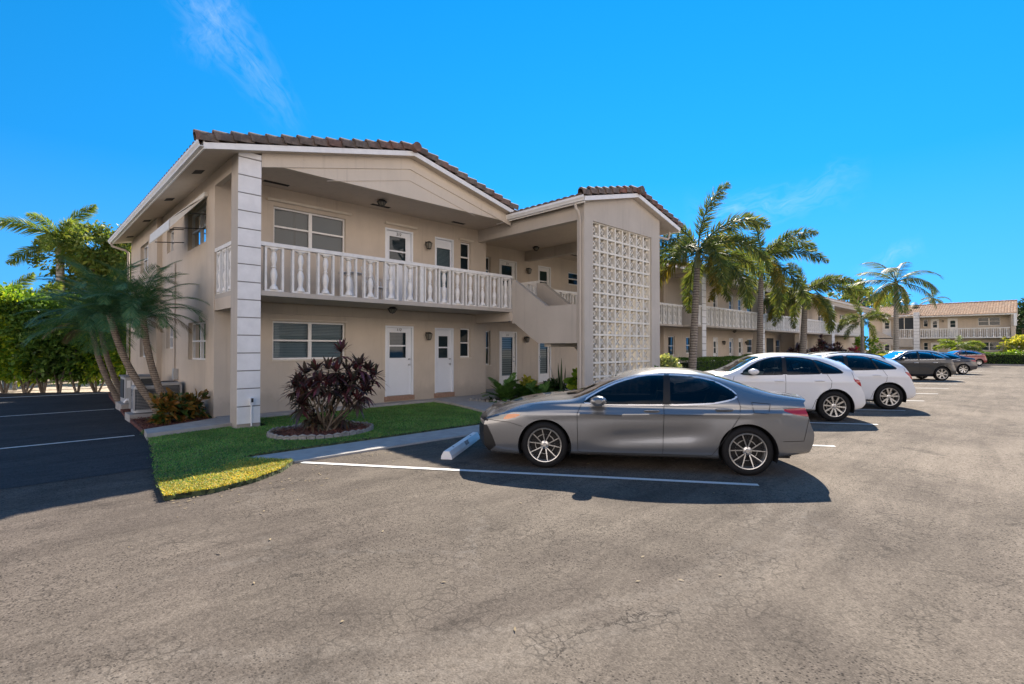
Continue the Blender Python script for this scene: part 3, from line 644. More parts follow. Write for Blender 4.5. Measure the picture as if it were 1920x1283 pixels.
# corner pillar with grooved white blocks
mb = MB(); mb.box(3.36, 3.82, 11.70, 12.15, .0, 5.93); pl = mb.build('pillar', M['trim_stucco'], BLD)
mb = MB(); z = .10; zs = []
nb = 17; hgt = (5.80-.12)/15.
for k in range(15): z0 = .12+k*hgt; mb.box(3.362, 3.818, 11.672, 11.699, z0+.012, z0+hgt-.012)
mb.box(3.362, 3.818, 11.672, 11.699, 5.815, 5.93); mb.build('face_block', M['white_block'], pl)
mb = MB(); mb.box(3.364, 3.816, 11.690, 11.6985, .12, 5.9); mb.build('groove', M['groove_dark'], pl)
mb = MB(); mb.box(3.36, 3.48, 12.15, YW, 5.57, 5.9); mb.mark(); mb.box(3.362, 3.52, 12.15, YW, 2.62, 2.885); mb.build_each('beam', M['wall_stucco'], BLD)
mb = MB(); mb.box(3.60, 3.66, 11.60, 11.665, .52, .68); mb.box(3.585, 3.675, 11.595, 11.668, .60, .66); mb.tube([(3.63, 11.64, .08), (3.63, 11.64, .52)], .017, 8); ou = mb.build('outlet_box', M['plastic_white'], BLD)
mb = MB(); mb.box(3.612, 3.658, 11.592, 11.5985, .585, .67); mb.build('cover', M['black_iron'], ou)
# railings
railing(FY(11.69+.08), BLD, 3.825, 11.50, .0, 2.995, 4.07, 14, posts=(8.02,), seg=16)
railing(FX(3.44), BLD, 12.16, YW-.004, 0, 2.995, 4.08, 3, seg=14)
railing(FX(13.02), BLD, 11.95, 13.22, 0, 2.99, 4.07, 3, seg=10); railing(FY(13.33), BLD, 13.1, 26.1, 0, 2.99, 4.07, 24, seg=10)
# gable front board and rake
def rk(x): return 6.87-.236*abs(x-7.6)
GX0, GX1 = 3.83, 11.45
mb = MB(); g = [(GX0, 5.79), (GX1, 5.79), (GX1, rk(GX1)-.005), (7.6, rk(7.6)-.005), (GX0, rk(GX0)-.005)]
mb.prism([(x, 11.70, z) for x, z in g], [(x, 11.80, z) for x, z in g])
def chevron(mb, y0, y1, off, th, x0, x1):
    for a, b in ((x0, 7.6), (7.6, x1)):
        q = [(a, rk(a)-off), (b, rk(b)-off), (b, rk(b)-off-th), (a, rk(a)-off-th)]; mb.prism([(x, y0, z) for x, z in q], [(x, y1, z) for x, z in q])
chevron(mb, 11.675, 11.70, .0, .30, 3.83, 11.4); 
mb.build('gable', M['gable_board'], BLD)
mb = MB(); chevron(mb, 11.686, 11.699, .60, .012, 5.3, 9.9); mb.build('gable_batten', M['soffit_paint'], BLD)
mb = MB()
for a, b in ((2.66, 7.6), (7.6, 11.42)):
    q = [(a, rk(a)+.125), (b, rk(b)+.125), (b, rk(b)), (a, rk(a))]; mb.prism([(x, 11.45, z) for x, z in q], [(x, 11.48, z) for x, z in q])
gutter(mb, FX(2.66), 11.42, 24.75, 0, 5.735)
mb.box(2.66, 2.69, 11.48, 24.75, 5.70, 5.875); fa = mb.build('fascia', M['white_paint'], BLD)
mb = MB()
for a, b in ((2.67, 7.6), (7.6, 11.42)): mb.quad((a, 11.48, rk(a)+.0), (b, 11.48, rk(b)), (b, 11.74, rk(b)), (a, 11.74, rk(a)))
mb.build('soffit', M['soffit_paint'], BLD)
# roof of the near block
sl_ = math.atan(.236); cs, sn = math.cos(sl_), math.sin(sl_)
def RZ(x): return rk(x)+.135
mb = MB()
tiled_slope(mb, (2.58, 11.46, RZ(2.58)), (0, 1, 0), 13.3, (cs, 0, sn), 5.02/cs)
tiled_slope(mb, (12.62, 11.46, RZ(12.62)), (0, 1, 0), 13.3, (-cs, 0, sn), 5.02/cs)
rake_tiles(mb, (2.56, 11.43, RZ(2.56)+.03), (7.6, 11.43, RZ(7.6)+.03), (0, -1, 0), 15); rake_tiles(mb, (11.45, 11.43, RZ(11.45)+.03), (7.6, 11.43, RZ(7.6)+.03), (0, -1, 0), 11)
for k in range(36):
    y = 11.30+.37*k; mb.tube([(7.6, y, RZ(7.6)+.07), (7.6, y+.40, RZ(7.6)+.045)], [.13, .105], 12)
mb.build('roof', M['roof_tile'], BLD, 40)
mb = MB()
mb.quad((2.68, 11.5, RZ(2.68)-.03), (7.6, 11.5, RZ(7.6)-.03), (7.6, 24.7, RZ(7.6)-.03), (2.68, 24.7, RZ(2.68)-.03)); mb.quad((7.6, 11.5, RZ(7.6)-.03), (12.5, 11.5, RZ(12.5)-.03), (12.5, 24.7, RZ(12.5)-.03), (7.6, 24.7, RZ(7.6)-.03))
mb.quad((3.4, 24.3, 5.8), (12, 24.3, 5.8), (12, 24.3, 5.9), (7.6, 24.3, 6.9)); mb.build('roof_deck', M['soffit_paint'], BLD)
# downspout at the back corner, conduit on the side wall
mb = MB(); mb.tube([(2.62, 24.5, 5.74), (2.66, 24.5, 5.62), (3.05, 24.4, 5.50), (3.14, 24.35, 5.40), (3.14, 24.35, .15)], .045, 8); mb.mark(); mb.tube([(3.33, 17.38, .2), (3.33, 17.38, 2.3), (3.33, 17.38, 4.2)], .02, 8); mb.build_each('downspout', M['trim_stucco'], BLD, 60); mb = MB(); mb.box(3.24, 3.355, 17.0, 17.2, .85, 1.15); mb.build('meter_box', M['ac_light'], BLD)
# canvas awning over the upper side window
mb = MB(); y0, y1 = 14.08, 16.45
P = [(3.33, 5.46), (3.0, 5.20), (2.68, 4.88), (2.58, 4.76)]
Q = P+[(2.565, 4.53)]
for (xa, za), (xb, zb) in zip(Q[:-1], Q[1:]):
    mb.prism([(xa, y0, za), (xb, y0, zb), (xb+.012, y0, zb-.012), (xa+.012, y0, za-.012)], [(xa, y1, za), (xb, y1, zb), (xb+.012, y1, zb-.012), (xa+.012, y1, za-.012)])
mb.prism([(3.33, y0, 5.45), (2.585, y0, 4.75), (2.57, y0, 4.54)], [(3.33, y0+.008, 5.45), (2.585, y0+.008, 4.75), (2.57, y0+.008, 4.54)]); mb.box(3.28, 3.36, 14.02, 16.5, 5.44, 5.54); aw = mb.build('awning', M['awning_canvas'], BLD)
mb = MB()
for y in (14.12, 16.4):
    mb.tube([(3.35, y, 4.66), (2.68, y, 4.58)], .013, 6); mb.mark(); mb.tube([(3.34, y, 5.02), (3.0, y, 4.98)], .014, 6); mb.mark()
mb.build_each('awning_arm', M['black_iron'], aw)

# stair tower: columns, header, gable, screen
TX0, TX1, TY = 11.52, 15.70, 8.81
def rt(x): return 6.50-.24*abs(x-14.05)
mb = MB(); mb.box(TX0, 11.93, TY, TY+.26, -.05, 5.42); mb.box(15.17, TX1, TY, TY+.26, -.05, 5.42)
g = [(TX0, 5.42), (TX1, 5.42), (TX1, rt(TX1)-.005), (14.05, rt(14.05)-.005), (TX0, rt(TX0)-.005)]
mb.prism([(x, TY, z) for x, z in g], [(x, TY+.26, z) for x, z in g])
mb.box(TX0, TX0+.22, TY+.26, 13.42, 5.42, 5.829); mb.box(TX1-.22, TX1, TY+.26, 14.99, 5.42, 5.829); mb.box(15.48, 15.70, 8.95, 9.2, 0, 5.42)
mb.box(11.93, 15.17, TY+.02, TY+.24, -.05, .06); mb.build('tower_wall', M['trim_stucco'], BLD)
# breeze blocks
mb = MB(); bs = 3.24/8; nz = 13; z00 = 5.42-13*.4115
unit_v = []; unit = MB(); t = .028; dp = .18
hw, hh = bs/2, .4115/2
for s in (-1, 1):
    unit.box(min(s*hw, s*(hw-t)), max(s*hw, s*(hw-t)), 0, dp, -hh, hh); unit.box(-hw+t, hw-t, 0, dp, min(s*hh, s*(hh-t)), max(s*hh, s*(hh-t)))
ns = 10
for q in range(4):                                               # four arcs bowing in from the sides, meeting in a pointed X
    cx_, cz_ = [(hw*1.28, 0), (-hw*1.28, 0), (0, hh*1.28), (0, -hh*1.28)][q]; R_ = hw*1.10; am = math.acos((hw*1.28-hw+t)/R_)*1.0
    pts = []
    for k in range(ns+1):
        a = [PI, 0, -PI/2, PI/2][q]+(-am+2*am*k/ns)
        pts.append((a, cx_, cz_))
    for k in range(ns):
        (a, _, _), (b, _, _) = pts[k], pts[k+1]
        f = lambda an, r, y: (cx_+math.cos(an)*r, y, cz_+math.sin(an)*r)
        r0, r1, ya, yb = R_+.008, R_-.034, .065, dp-.01
        unit.add([f(a, r0, ya), f(b, r0, ya), f(b, r1, ya), f(a, r1, ya), f(a, r0, yb), f(b, r0, yb), f(b, r1, yb), f(a, r1, yb)], [(0, 1, 2, 3), (4, 7, 6, 5), (0, 4, 5, 1), (3, 2, 6, 7)])
UV = np.array(unit.v); UV[:, 0] = np.clip(UV[:, 0], -hw, hw); UV[:, 2] = np.clip(UV[:, 2], -hh, hh); UF = unit.f
for i in range(8):
    for j in range(nz): mb.add((UV+np.array([11.93+bs*(i+.5), TY+.06, z00+.4115*(j+.5)])).tolist(), UF)
mb.build('breeze_block_screen', M['block_cream'], BLD)
# tower roof
mb = MB()
for a, b in ((11.27, 14.05), (14.05, 16.78)):
    q = [(a, rt(a)+.125), (b, rt(b)+.125), (b, rt(b)), (a, rt(a))]; mb.prism([(x, 8.60, z) for x, z in q], [(x, 8.63, z) for x, z in q])
gutter(mb, FX(11.30), 8.58, 12.25, 0, rt(11.3)+.0, .12, .14); mb.box(11.30, 11.33, 8.63, 12.25, 5.80, 5.98); mb.box(16.75, 16.78, 8.63, 13.0, 5.83, 5.97)
mb.build('fascia', M['white_paint'], BLD)
mb = MB()
for a, b in ((11.33, 14.05), (14.05, 16.76)): mb.quad((a, 8.63, rt(a)+.002), (b, 8.63, rt(b)+.002), (b, TY+.1, rt(b)+.002), (a, TY+.1, rt(a)+.002))
mb.quad((15.70, TY, rt(15.7)), (16.76, TY, rt(16.76)), (16.76, 13.2, rt(16.76)), (15.70, 13.2, rt(15.7))); mb.quad((11.33, TY, rt(11.33)), (11.52, TY, rt(11.52)), (11.52, 12.2, rt(11.52)), (11.33, 12.2, rt(11.33)))
mb.box(15.701, 16.74, 8.66, 13.2, 5.795, 5.80) if False else None
mb.build('soffit', M['soffit_paint'], BLD)
sl2 = math.atan(.24); c2, s2 = math.cos(sl2), math.sin(sl2); RT = lambda x: rt(x)+.135
mb = MB()
tiled_slope(mb, (11.20, 8.62, RT(11.20)), (0, 1, 0), 8.2, (c2, 0, s2), 2.85/c2); tiled_slope(mb, (16.86, 8.62, RT(16.86)), (0, 1, 0), 8.2, (-c2, 0, s2), 2.81/c2)
rake_tiles(mb, (11.2, 8.58, RT(11.2)+.03), (14.05, 8.58, RT(14.05)+.03), (0, -1, 0), 8); rake_tiles(mb, (16.86, 8.58, RT(16.86)+.03), (14.05, 8.58, RT(14.05)+.03), (0, -1, 0), 8)
for k in range(22): y = 8.45+.37*k; mb.tube([(14.05, y, RT(14.05)+.07), (14.05, y+.40, RT(14.05)+.045)], [.13, .105], 12)
mb.build('roof', M['roof_tile'], BLD, 40)
mb = MB(); mb.quad((11.33, 8.65, RT(11.33)-.03), (14.05, 8.65, RT(14.05)-.03), (14.05, 17, RT(14.05)-.03), (11.33, 17, RT(11.33)-.03)); mb.quad((14.05, 8.65, RT(14.05)-.03), (16.75, 8.65, RT(16.75)-.03), (16.75, 17, RT(16.75)-.03), (14.05, 17, RT(14.05)-.03))
# wing roof behind (ridge along X)
for (ya, za), (yb, zb) in (((12.9, 5.98), (19.0, 7.42)), ((25.2, 5.98), (19.0, 7.42))): mb.quad((12.6, ya, za), (26.2, ya, za), (26.2, yb, zb), (12.6, yb, zb))
mb.build('roof_deck', M['soffit_paint'], BLD)
mb = MB(); mb.box(16.8, 26.1, 12.87, 12.9, 5.84, 5.98); gutter(mb, FY(12.87), 16.8, 26.1, 0, 5.85); mb.build('fascia', M['white_paint'], BLD)
# downspouts on the tower
mb = MB(); mb.tube([(11.24, 8.92, 5.80), (11.26, 8.90, 5.66), (11.30, 8.86, 5.58), (11.40, 8.90, 5.44), (11.475, 8.93, 5.30), (11.475, 8.93, .1)], .042, 10); mb.mark()
mb.tube([(16.55, 8.90, 5.84), (16.5, 8.9, 5.62), (16.42, 8.9, 5.56), (15.78, 8.9, 5.55), (15.75, 8.92, 5.5), (15.75, 8.93, .1)], .042, 10); mb.build_each('downspout', M['trim_stucco'], BLD, 60)
mb = MB(); mb.box(17.4, 18.6, 13.6, 13.72, 5.76, 5.822); mb.build('tube_light', M['tube_light'], BLD)
# stairs: upper flight towards the camera, landing, lower flight behind the screen
mb = MB()
prof = [(11.60, 2.53), (10.57, 1.88), (TY+.26, 1.88), (TY+.26, 3.0), (10.23, 3.0), (11.64, 3.94), (11.72, 3.94), (11.72, 2.53)]
mb.prism([(11.50, y, z) for y, z in prof], [(11.66, y, z) for y, z in prof])
prof = [(11.60, 2.53), (10.3, 1.95), (10.3, 3.0), (11.70, 3.98), (11.95, 3.98), (11.95, 2.53)]
mb.prism([(12.94, y, z) for y, z in prof], [(13.10, y, z) for y, z in prof])
for k in range(6): mb.box(11.66, 12.94, 11.64-.24*(k+1), 11.64-.24*k+.02, 2.3+(5-k)*.0+(-.165*k)+.3, 2.82-.165*k)
mb.box(11.66, 13.1, TY+.262, 10.3, 1.88, 2.02)
for k in range(11): mb.box(13.1+.25*k, 13.1+.25*(k+1)+.02, TY+.3, 10.25, 1.60-.168*k, 1.85-.168*k)
prof = [(13.1, 1.75), (13.1, 3.0), (15.46, 1.35), (15.46, .12), (15.1, .12)]
mb.prism([(x, 10.26, z) for x, z in prof], [(x, 10.42, z) for x, z in prof])
mb.build('staircase', M['trim_stucco'], BLD)
# ------------------------------------------------------------------ the wing blocks farther along and the building at the end
def roof_front(par, fr, u0, u1, v, z, ridge=6.0, slope=.236, mat='roof_tile', rise=1.45, hip=False):
    """eave fascia, gutter line and a tiled slope running up and back from (v, z)"""
    L_ = u1-u0; S = rise/slope; a = math.atan(slope)
    mb = MB(); mb.box(u0, u1, v-.03, v, z-.02, z+.12, fr); gutter(mb, fr, u0, u1, v, z, .10, .12); mb.build('fascia', M['white_paint'], par)
    mb = MB(); up = -fr.n*math.cos(a)+np.array([0, 0, math.sin(a)])
    tiled_slope(mb, fr(u0, v+.05, z+.13), fr.ex, L_, up, S/math.cos(a))
    for k in range(int(L_/.4)): mb.tube([fr(u0+.4*k, v-S+.05, z+.13+rise+.06), fr(u0+.4*k+.42, v-S+.05, z+.13+rise+.04)], [.13, .11], 8)
    mb.build('roof', M[mat], par, 40)
    mb = MB(); mb.quad(fr(u0, v-.05, z+.09), fr(u1, v-.05, z+.09), fr(u1, v-S, z+.09+rise), fr(u0, v-S, z+.09+rise)); mb.quad(fr(u0, v-S, z+.09+rise), fr(u1, v-S, z+.09+rise), fr(u1, v-2*S, z+.09), fr(u0, v-2*S, z+.09))
    for u in (u0+.03, u1-.03): mb.add([fr(u, v-.1, z), fr(u, v-S, z+.05+rise), fr(u, v-2*S+.1, z)], [(0, 1, 2)])
    mb.build('roof_deck', M['soffit_paint'], par)

def pillar(par, fr, u0, u1, v, depth, ztop=5.85, nb=15):
    mb = MB(); mb.box(u0, u1, v-depth, v-.012, -.05, ztop, fr); p = mb.build('pillar', M['trim_stucco'], par)
    mb = MB(); h = (ztop-.12)/nb
    for k in range(nb): mb.box(u0+.002, u1-.002, v-.011, v+.012, .12+k*h+.014, .12+(k+1)*h-.014, fr)
    mb.build('face_block', M['white_block'], p); mb = MB(); mb.box(u0+.004, u1-.004, v-.0115, v-.002, .12, ztop-.02, fr); mb.build('groove', M['groove_dark'], p)

# second block
B2 = empty('apartment_building', (26.1, 12.65, 0), 'middle beige apartment block with two grooved pillars, behind the two tallest palms', 'apartment building')
f2 = FY(14.4)
H2 = [(26.6, 27.4, 1.3, 2.4, 'w'), (28.74, 29.4, 1.4, 2.38, 'w'), (32.45, 33.15, .22, 2.41, 'd'), (34.95, 35.62, .22, 2.41, 'd'), (36.55, 37.3, .22, 2.41, 'd'), (38.13, 39.25, 1.35, 2.38, 'w'),
      (28.3, 30.6, 4.3, 5.35, 'w2'), (32.45, 33.1, 3.02, 5.34, 'd'), (34.95, 35.62, 3.02, 5.34, 'd'), (36.5, 37.25, 3.02, 5.34, 'd'), (38.13, 39.3, 4.3, 5.36, 'w')]
H2b = [(46.28-2.2, 47.5-2.2, 1.3, 2.38, 'w'), (44.9, 45.9, 4.3, 5.34, 'w')]
mb = MB(); wall_holes(mb, f2, 26.1, 45.6, -.05, 5.9, [h[:4] for h in H2+H2b if h[1] < 45.7])
mb.box(26.1, 26.3, 14.6, 25, -.05, 5.9); mb.box(45.4, 45.6, 13.0, 14.39, -.05, 5.9); mb.box(44.02, 45.6, 12.62, 12.98, -.05, 6.0); mb.build('wall', M['wall_stucco'], B2)
for h in H2+[H2b[0]]:
    if h[4] == 'd': door(f2, B2, *h[:4], 'small' if h[2] < 1 else 'half', brick=False, mat='white_paint')
    else: window(f2, B2, *h[:4], cols=2 if h[4] == 'w2' else 1, blinds='v' if h[2] > 3 else 'h', bmat='blind_dark', sill=False)
for z0, z1 in ((.1, 2.5), (3.0, 5.4)):                            # dark sheets stand in for the shade inside a walk-through
    mb = MB(); mb.box(42.0, 43.55, 14.39, 14.395, z0, z1); mb.build('passage_shade', M['room_dark'], B2)
mb = MB(); mb.box(26.1, 44.02, 12.57, 14.39, 2.89, 2.995); mb.build('balcony_slab', M['trim_stucco'], B2)
mb = MB(); mb.box(26.1, 45.6, 12.9, 14.39, 5.80, 5.83); mb.build('soffit', M['soffit_paint'], B2)
mb = MB(); mb.box(26.1, 45.6, 12.80, 12.95, 5.66, 6.10); mb.box(26.1, 26.3, 12.95, 14.39, 5.66, 5.79); mb.build('beam', M['trim_stucco'], B2)
roof_front(B2, FY(0), 26.0, 45.9, -12.74, 6.10)
pillar(B2, FY(12.58), 26.98, 27.46, 0, .60, 5.66); pillar(B2, FY(12.58), 35.92, 36.38, 0, .60, 5.66)
railing(FY(12.65), B2, 26.12, 26.96, 0, 2.995, 4.07, 2, seg=8); railing(FY(12.65), B2, 27.47, 35.90, 0, 2.995, 4.07, 14, posts=(31.7,), seg=8)
railing(FY(12.65), B2, 36.40, 44.0, 0, 2.995, 4.07, 14, posts=(40.2,), seg=8)
railing(FX(26.14), B2, 12.72, 13.30, 0, 2.995, 4.07, 1, seg=8) if False else None
for u, z in ((37.8, 5.0), (37.8, 2.1), (33.9, 2.1)): lantern(f2, B2, u, 0, z)
ceiling_lamp(WORLD, B2, 33.4, 13.4, 2.885); ceiling_lamp(WORLD, B2, 39, 13.4, 5.79)
# third block
B3 = empty('apartment_building', (46.0, 12.65, 0), 'low distant end of the beige wing, seen behind the dark red ti plants', 'apartment building')
f3 = FY(14.4); mb = MB()
H3 = [(47.0, 48.0, 1.3, 2.4), (49.6, 50.5, .22, 2.41), (51.5, 52.4, .22, 2.41), (56, 58, 1.3, 2.4), (60, 60.9, .22, 2.41), (47.0, 48.0, 4.3, 5.35), (49.6, 50.5, 3.02, 5.35), (51.5, 52.4, 3.02, 5.35), (56, 58, 4.3, 5.35), (60, 60.9, 3.02, 5.35), (64, 66, 4.3, 5.35)]
wall_holes(mb, f3, 45.7, 74, -.05, 5.9, H3); mb.build('wall', M['wall_stucco'], B3)
for h in H3:
    if h[2] in (.22, 3.02): door(f3, B3, *h, 'small', brick=False, mat='white_paint')
    else: window(f3, B3, *h, cols=2 if h[1]-h[0] > 1.5 else 1, blinds='h', bmat='blind_dark', sill=False)
mb = MB(); mb.box(45.7, 68.0, 12.57, 14.39, 2.89, 2.995); mb.build('balcony_slab', M['trim_stucco'], B3)
mb = MB(); mb.box(45.7, 70, 12.9, 14.39, 5.80, 5.83); mb.build('soffit', M['soffit_paint'], B3)
mb = MB(); mb.box(45.7, 70, 12.80, 12.95, 5.66, 6.05); mb.build('beam', M['trim_stucco'], B3)
roof_front(B3, FY(0), 45.8, 74, -12.74, 6.05, mat='roof_tile_tan')
pillar(B3, FY(12.58), 53.15, 54.0, 0, .6, 5.66)
railing(FY(12.65), B3, 45.9, 53.1, 0, 2.995, 4.07, 14, posts=(49.5,), seg=6); railing(FY(12.65), B3, 54.1, 66.0, 0, 2.995, 4.07, 22, posts=(60.0,), seg=6)
# the building that closes the lot, facing the camera (-X)
B4 = empty('apartment_building', (80, 1.2, 0), 'far apartment building with tan tiled roof closing the end of the lot', 'apartment building')
f4 = FX(81.5)       # wall plane; u = Y
kk = 1.0188
H4 = [(2.33, 4.24, 1.43, 2.38, 2), (2.33, 4.24, 4.35, 5.30, 2), (6.05, 6.98, .2, 2.36, 'd'), (6.05, 6.98, 3.0, 5.32, 'd'), (7.80, 8.58, .2, 2.36, 'd'), (7.80, 8.58, 3.0, 5.30, 'd'), (8.85, 9.30, 1.43, 2.38, 1), (8.85, 9.30, 4.35, 5.30, 1), (12.6, 13.5, .2, 2.36, 'd'), (12.6, 13.5, 3.0, 5.3, 'd')]
mb = MB(); wall_holes(mb, f4, 1.15, 15, -.05, 5.7, [h[:4] for h in H4]); mb.box(81.7, 95, 1.15, 1.35, -.05, 5.7); mb.box(80.0, 81.49, 1.16, 1.42, -.05, 5.5); mb.build('wall', M['wall_stucco'], B4)
for h in H4:
    if h[4] == 'd': door(f4, B4, *h[:4], 'small', brick=False, mat='white_paint')
    else: window(f4, B4, *h[:4], cols=h[4], blinds='h', bmat='blind_dark')
mb = MB(); mb.box(80.0, 81.49, 1.45, 9.5, 2.86, 2.97); mb.box(80.0, 81.49, 10.1, 14, 2.86, 2.97); mb.build('balcony_slab', M['cast_white'], B4)
mb = MB(); mb.box(80.0, 81.49, 1.2, 14, 5.48, 5.51); mb.build('soffit', M['soffit_paint'], B4)
railing(FX(80.06), B4, 1.5, 9.45, 0, 2.97, 4.06, 16, posts=(5.95,), seg=8)
railing(FX(80.06), B4, 10.15, 11.85, 0, 2.97, 4.06, 3, seg=6)
pillar(B4, FX(80.0), 9.5, 10.1, 0, .5, 6.15)
roof_front(B4, FX(79.85), .95, 9.45, 0, 5.48, mat='roof_tile_tan', rise=1.70, slope=.30); roof_front(B4, FX(81.2), 9.5, 15, 0, 5.75, mat='roof_tile_tan', rise=1.4, slope=.30)
mb = MB(); mb.box(80.1, 80.3, 10.12, 11.9, 4.07, 5.5); 
sc_ = mb.build('screen_panel', M['room_dark'], B4); mb = MB(); mb.box(80.08, 80.31, 10.98, 11.06, 4.07, 5.5); mb.build('mullion', M['cream_paint'], sc_)
mb = MB(); mb.box(80.0, 80.2, 10.15, 11.85, 1.82, 2.855); prof = [(11.85, 2.86), (13.9, 3.95), (13.9, 2.75), (11.85, 1.82)]
mb.prism([(80.0, y, z) for y, z in prof], [(80.2, y, z) for y, z in prof]); mb.build('staircase', M['trim_stucco'], B4)
mb = MB(); mb.box(79.7, 80.0, .95, 1.2, 4.2, 5.47); mb.build('downspout', M['white_paint'], B4)
lantern(f4, B4, 7.4, 0, 5.0); lantern(f4, B4, 7.4, 0, 2.1)
# white gable seen over the palms and the building glimpsed past the right end
B5 = empty('apartment_building', (104, -1.5, 0), 'pale building glimpsed past the right end of the far one, behind a bougainvillea', 'apartment building')
f5 = FX(104); mb = MB(); H5 = [(-6, -3.4, 3.6, 5.0), (-2.6, .6, 3.6, 5.0), (-6, -3.4, .6, 2.2), (-2.6, .6, .6, 2.2)]
wall_holes(mb, f5, -12, 2.5, -.05, 5.6, H5); mb.build('wall', M['gable_board'], B5)
for h in H5: window(f5, B5, *h, cols=2, blinds=None, sill=False)
roof_front(B5, FX(103.2), -12.5, 3, 0, 5.6, mat='roof_tile_tan', rise=1.5, slope=.3)
mb = MB(); mb.box(103, 103.9, -12, 2.4, 2.7, 2.85); mb.build('balcony_slab', M['cast_white'], B5); railing(FX(103.06), B5, -8, 2.3, 0, 2.85, 3.85, 20, seg=6)
G1 = MB(); gy = 14.6
g = [(14.0, 5.75), (16.6, 5.75), (15.3, 6.9)]
G1.prism([(79.2, y, z) for y, z in [(12.9, 5.6), (15.6, 5.6), (14.25, 6.75)]], [(79.4, y, z) for y, z in [(12.9, 5.6), (15.6, 5.6), (14.25, 6.75)]]); G1.build('gable', M['roof_tile_tan'], B4)
G1 = MB()
for s in (-1, 1):
    q = [(14.25, 6.95), (14.25+s*1.7, 5.5), (14.25+s*1.7, 5.35), (14.25, 6.78)]; G1.prism([(79.0, y, z) for y, z in q], [(79.19, y, z) for y, z in q])
G1.build('rake_board', M['white_paint'], B4)
# ------------------------------------------------------------------ foliage makers (numpy; arrays of small quads)
def unit(a): return a/np.maximum(np.linalg.norm(a, axis=-1, keepdims=True), 1e-9)
def leaves(P, D, Nn, ln, wd, droop=0., seg=2, r=None):
    """leaf blades: base P, direction D, face normal Nn, length ln, width wd -> (V,F); each leaf is one island"""
    n = len(P); D = unit(D); S = unit(np.cross(D, Nn)); ln = np.broadcast_to(np.asarray(ln, float), (n,)); wd = np.broadcast_to(np.asarray(wd, float), (n,))
    dr = np.broadcast_to(np.asarray(droop, float), (n,)); cols = []
    prof = [(0, .25), (.35, 1.), (.7, .8), (1., .05)] if seg >= 3 else [(0, .3), (.45, 1.), (1., .06)] if seg == 2 else [(0, .8), (1., .1)]
    for t, w in prof:
        c = P+D*(ln*t)[:, None]; c = c.copy(); c[:, 2] -= dr*ln*t*t
        cols += [c-S*(wd*w/2)[:, None], c+S*(wd*w/2)[:, None]]
    k = len(prof); V = np.stack(cols, 1).reshape(-1, 3); b = np.arange(n)[:, None]*(2*k)
    F = np.concatenate([b+np.array([[2*i, 2*i+1, 2*i+3, 2*i+2]]) for i in range(k-1)], 0)
    return V, F
def join(L_):
    V = []; F = []; o = 0
    for v, f in L_: V.append(v); F.append(f+o); o += len(v)
    return np.concatenate(V), np.concatenate(F)
def meshobj(name, V, F, mat, parent=None, origin=(0, 0, 0), smooth=False, slots=None):
    me = bpy.data.meshes.new(name); V = np.asarray(V, np.float32)-np.asarray(origin, np.float32); F = np.asarray(F, np.int32)
    me.vertices.add(len(V)); me.vertices.foreach_set('co', V.ravel()); me.loops.add(F.size); me.loops.foreach_set('vertex_index', F.ravel())
    me.polygons.add(len(F)); me.polygons.foreach_set('loop_start', np.arange(0, F.size, F.shape[1], dtype=np.int32))
    me.materials.append(mat); me.update(calc_edges=True); me.validate()
    if smooth: me.polygons.foreach_set('use_smooth', [True]*len(me.polygons))
    o = bpy.data.objects.new(name, me); COL.objects.link(o)
    if parent is not None: o.parent = parent; o.location = tuple(np.array(origin)-wo(parent))
    else: o.location = tuple(origin)
    o['_wo'] = [float(x) for x in origin]; return o

def frond(L_=2.6, el=1.0, az=0., bend=1.6, npair=40, ll=.5, lw=.035, style='flat', droop=.35, fold=.5, t0=.12, rr=.022, tw=0.):
    """one feather frond from the origin: list of (V,F) for leaflets and a rachis tube"""
    ts = np.linspace(0, 1, 24); ang = el-bend*ts**1.35; dx = np.cos(ang); dz = np.sin(ang)
    x = np.concatenate([[0], np.cumsum((dx[1:]+dx[:-1])/2/23)])*L_; z = np.concatenate([[0], np.cumsum((dz[1:]+dz[:-1])/2/23)])*L_
    ca, sa = math.cos(az), math.sin(az); C3 = np.stack([x*ca, x*sa, z], 1); T = unit(np.gradient(C3, axis=0))
    side = np.array([-sa, ca, 0.])
    if tw: side = unit(side*math.cos(tw)+np.array([0, 0, 1])*math.sin(tw))
    t = np.linspace(t0, .99, npair); P = np.stack([np.interp(t, ts, C3[:, i]) for i in range(3)], 1); D0 = unit(np.stack([np.interp(t, ts, T[:, i]) for i in range(3)], 1))
    up = unit(np.cross(D0, side)); up *= np.where((up[:, 2] > 0)[:, None] | True, 1, -1); up = np.where(up[:, 2:3] < 0, -up, up)
    env = np.sin(np.pi*np.clip(t*.88+.12, 0, 1))**.55; L0 = ll*env
    out = []
    if style == 'flat':
        for s in (-1, 1):
            j = rng.normal(0, .06, (npair, 3)); D = side*s+D0*(.55+.5*t[:, None])+up*fold*(.6+.4*rng.random((npair, 1)))+j
            out.append(leaves(P, D, up+j*2, L0*(.9+.2*rng.random(npair)), lw, droop, 3))
    else:                                                     # plumose: leaflets all round the rachis
        for q in range(5):
            a = rng.random(npair)*2*PI; j = rng.normal(0, .1, (npair, 3))
            rad = side[None]*np.cos(a)[:, None]+up*np.sin(a)[:, None]
            D = rad+D0*.75+j; out.append(leaves(P, D, np.cross(D, rad)+j*3+D0*.2, L0*(.8+.4*rng.random(npair)), lw, droop, 2))
    tb = MB(); pp = [tuple(p) for p in C3[::3]]+[tuple(C3[-1])]; tb.tube(pp, [rr*(1-.85*i/(len(pp)-1)) for i in range(len(pp))], 5)
    return out, (np.array(tb.v), tb.f)

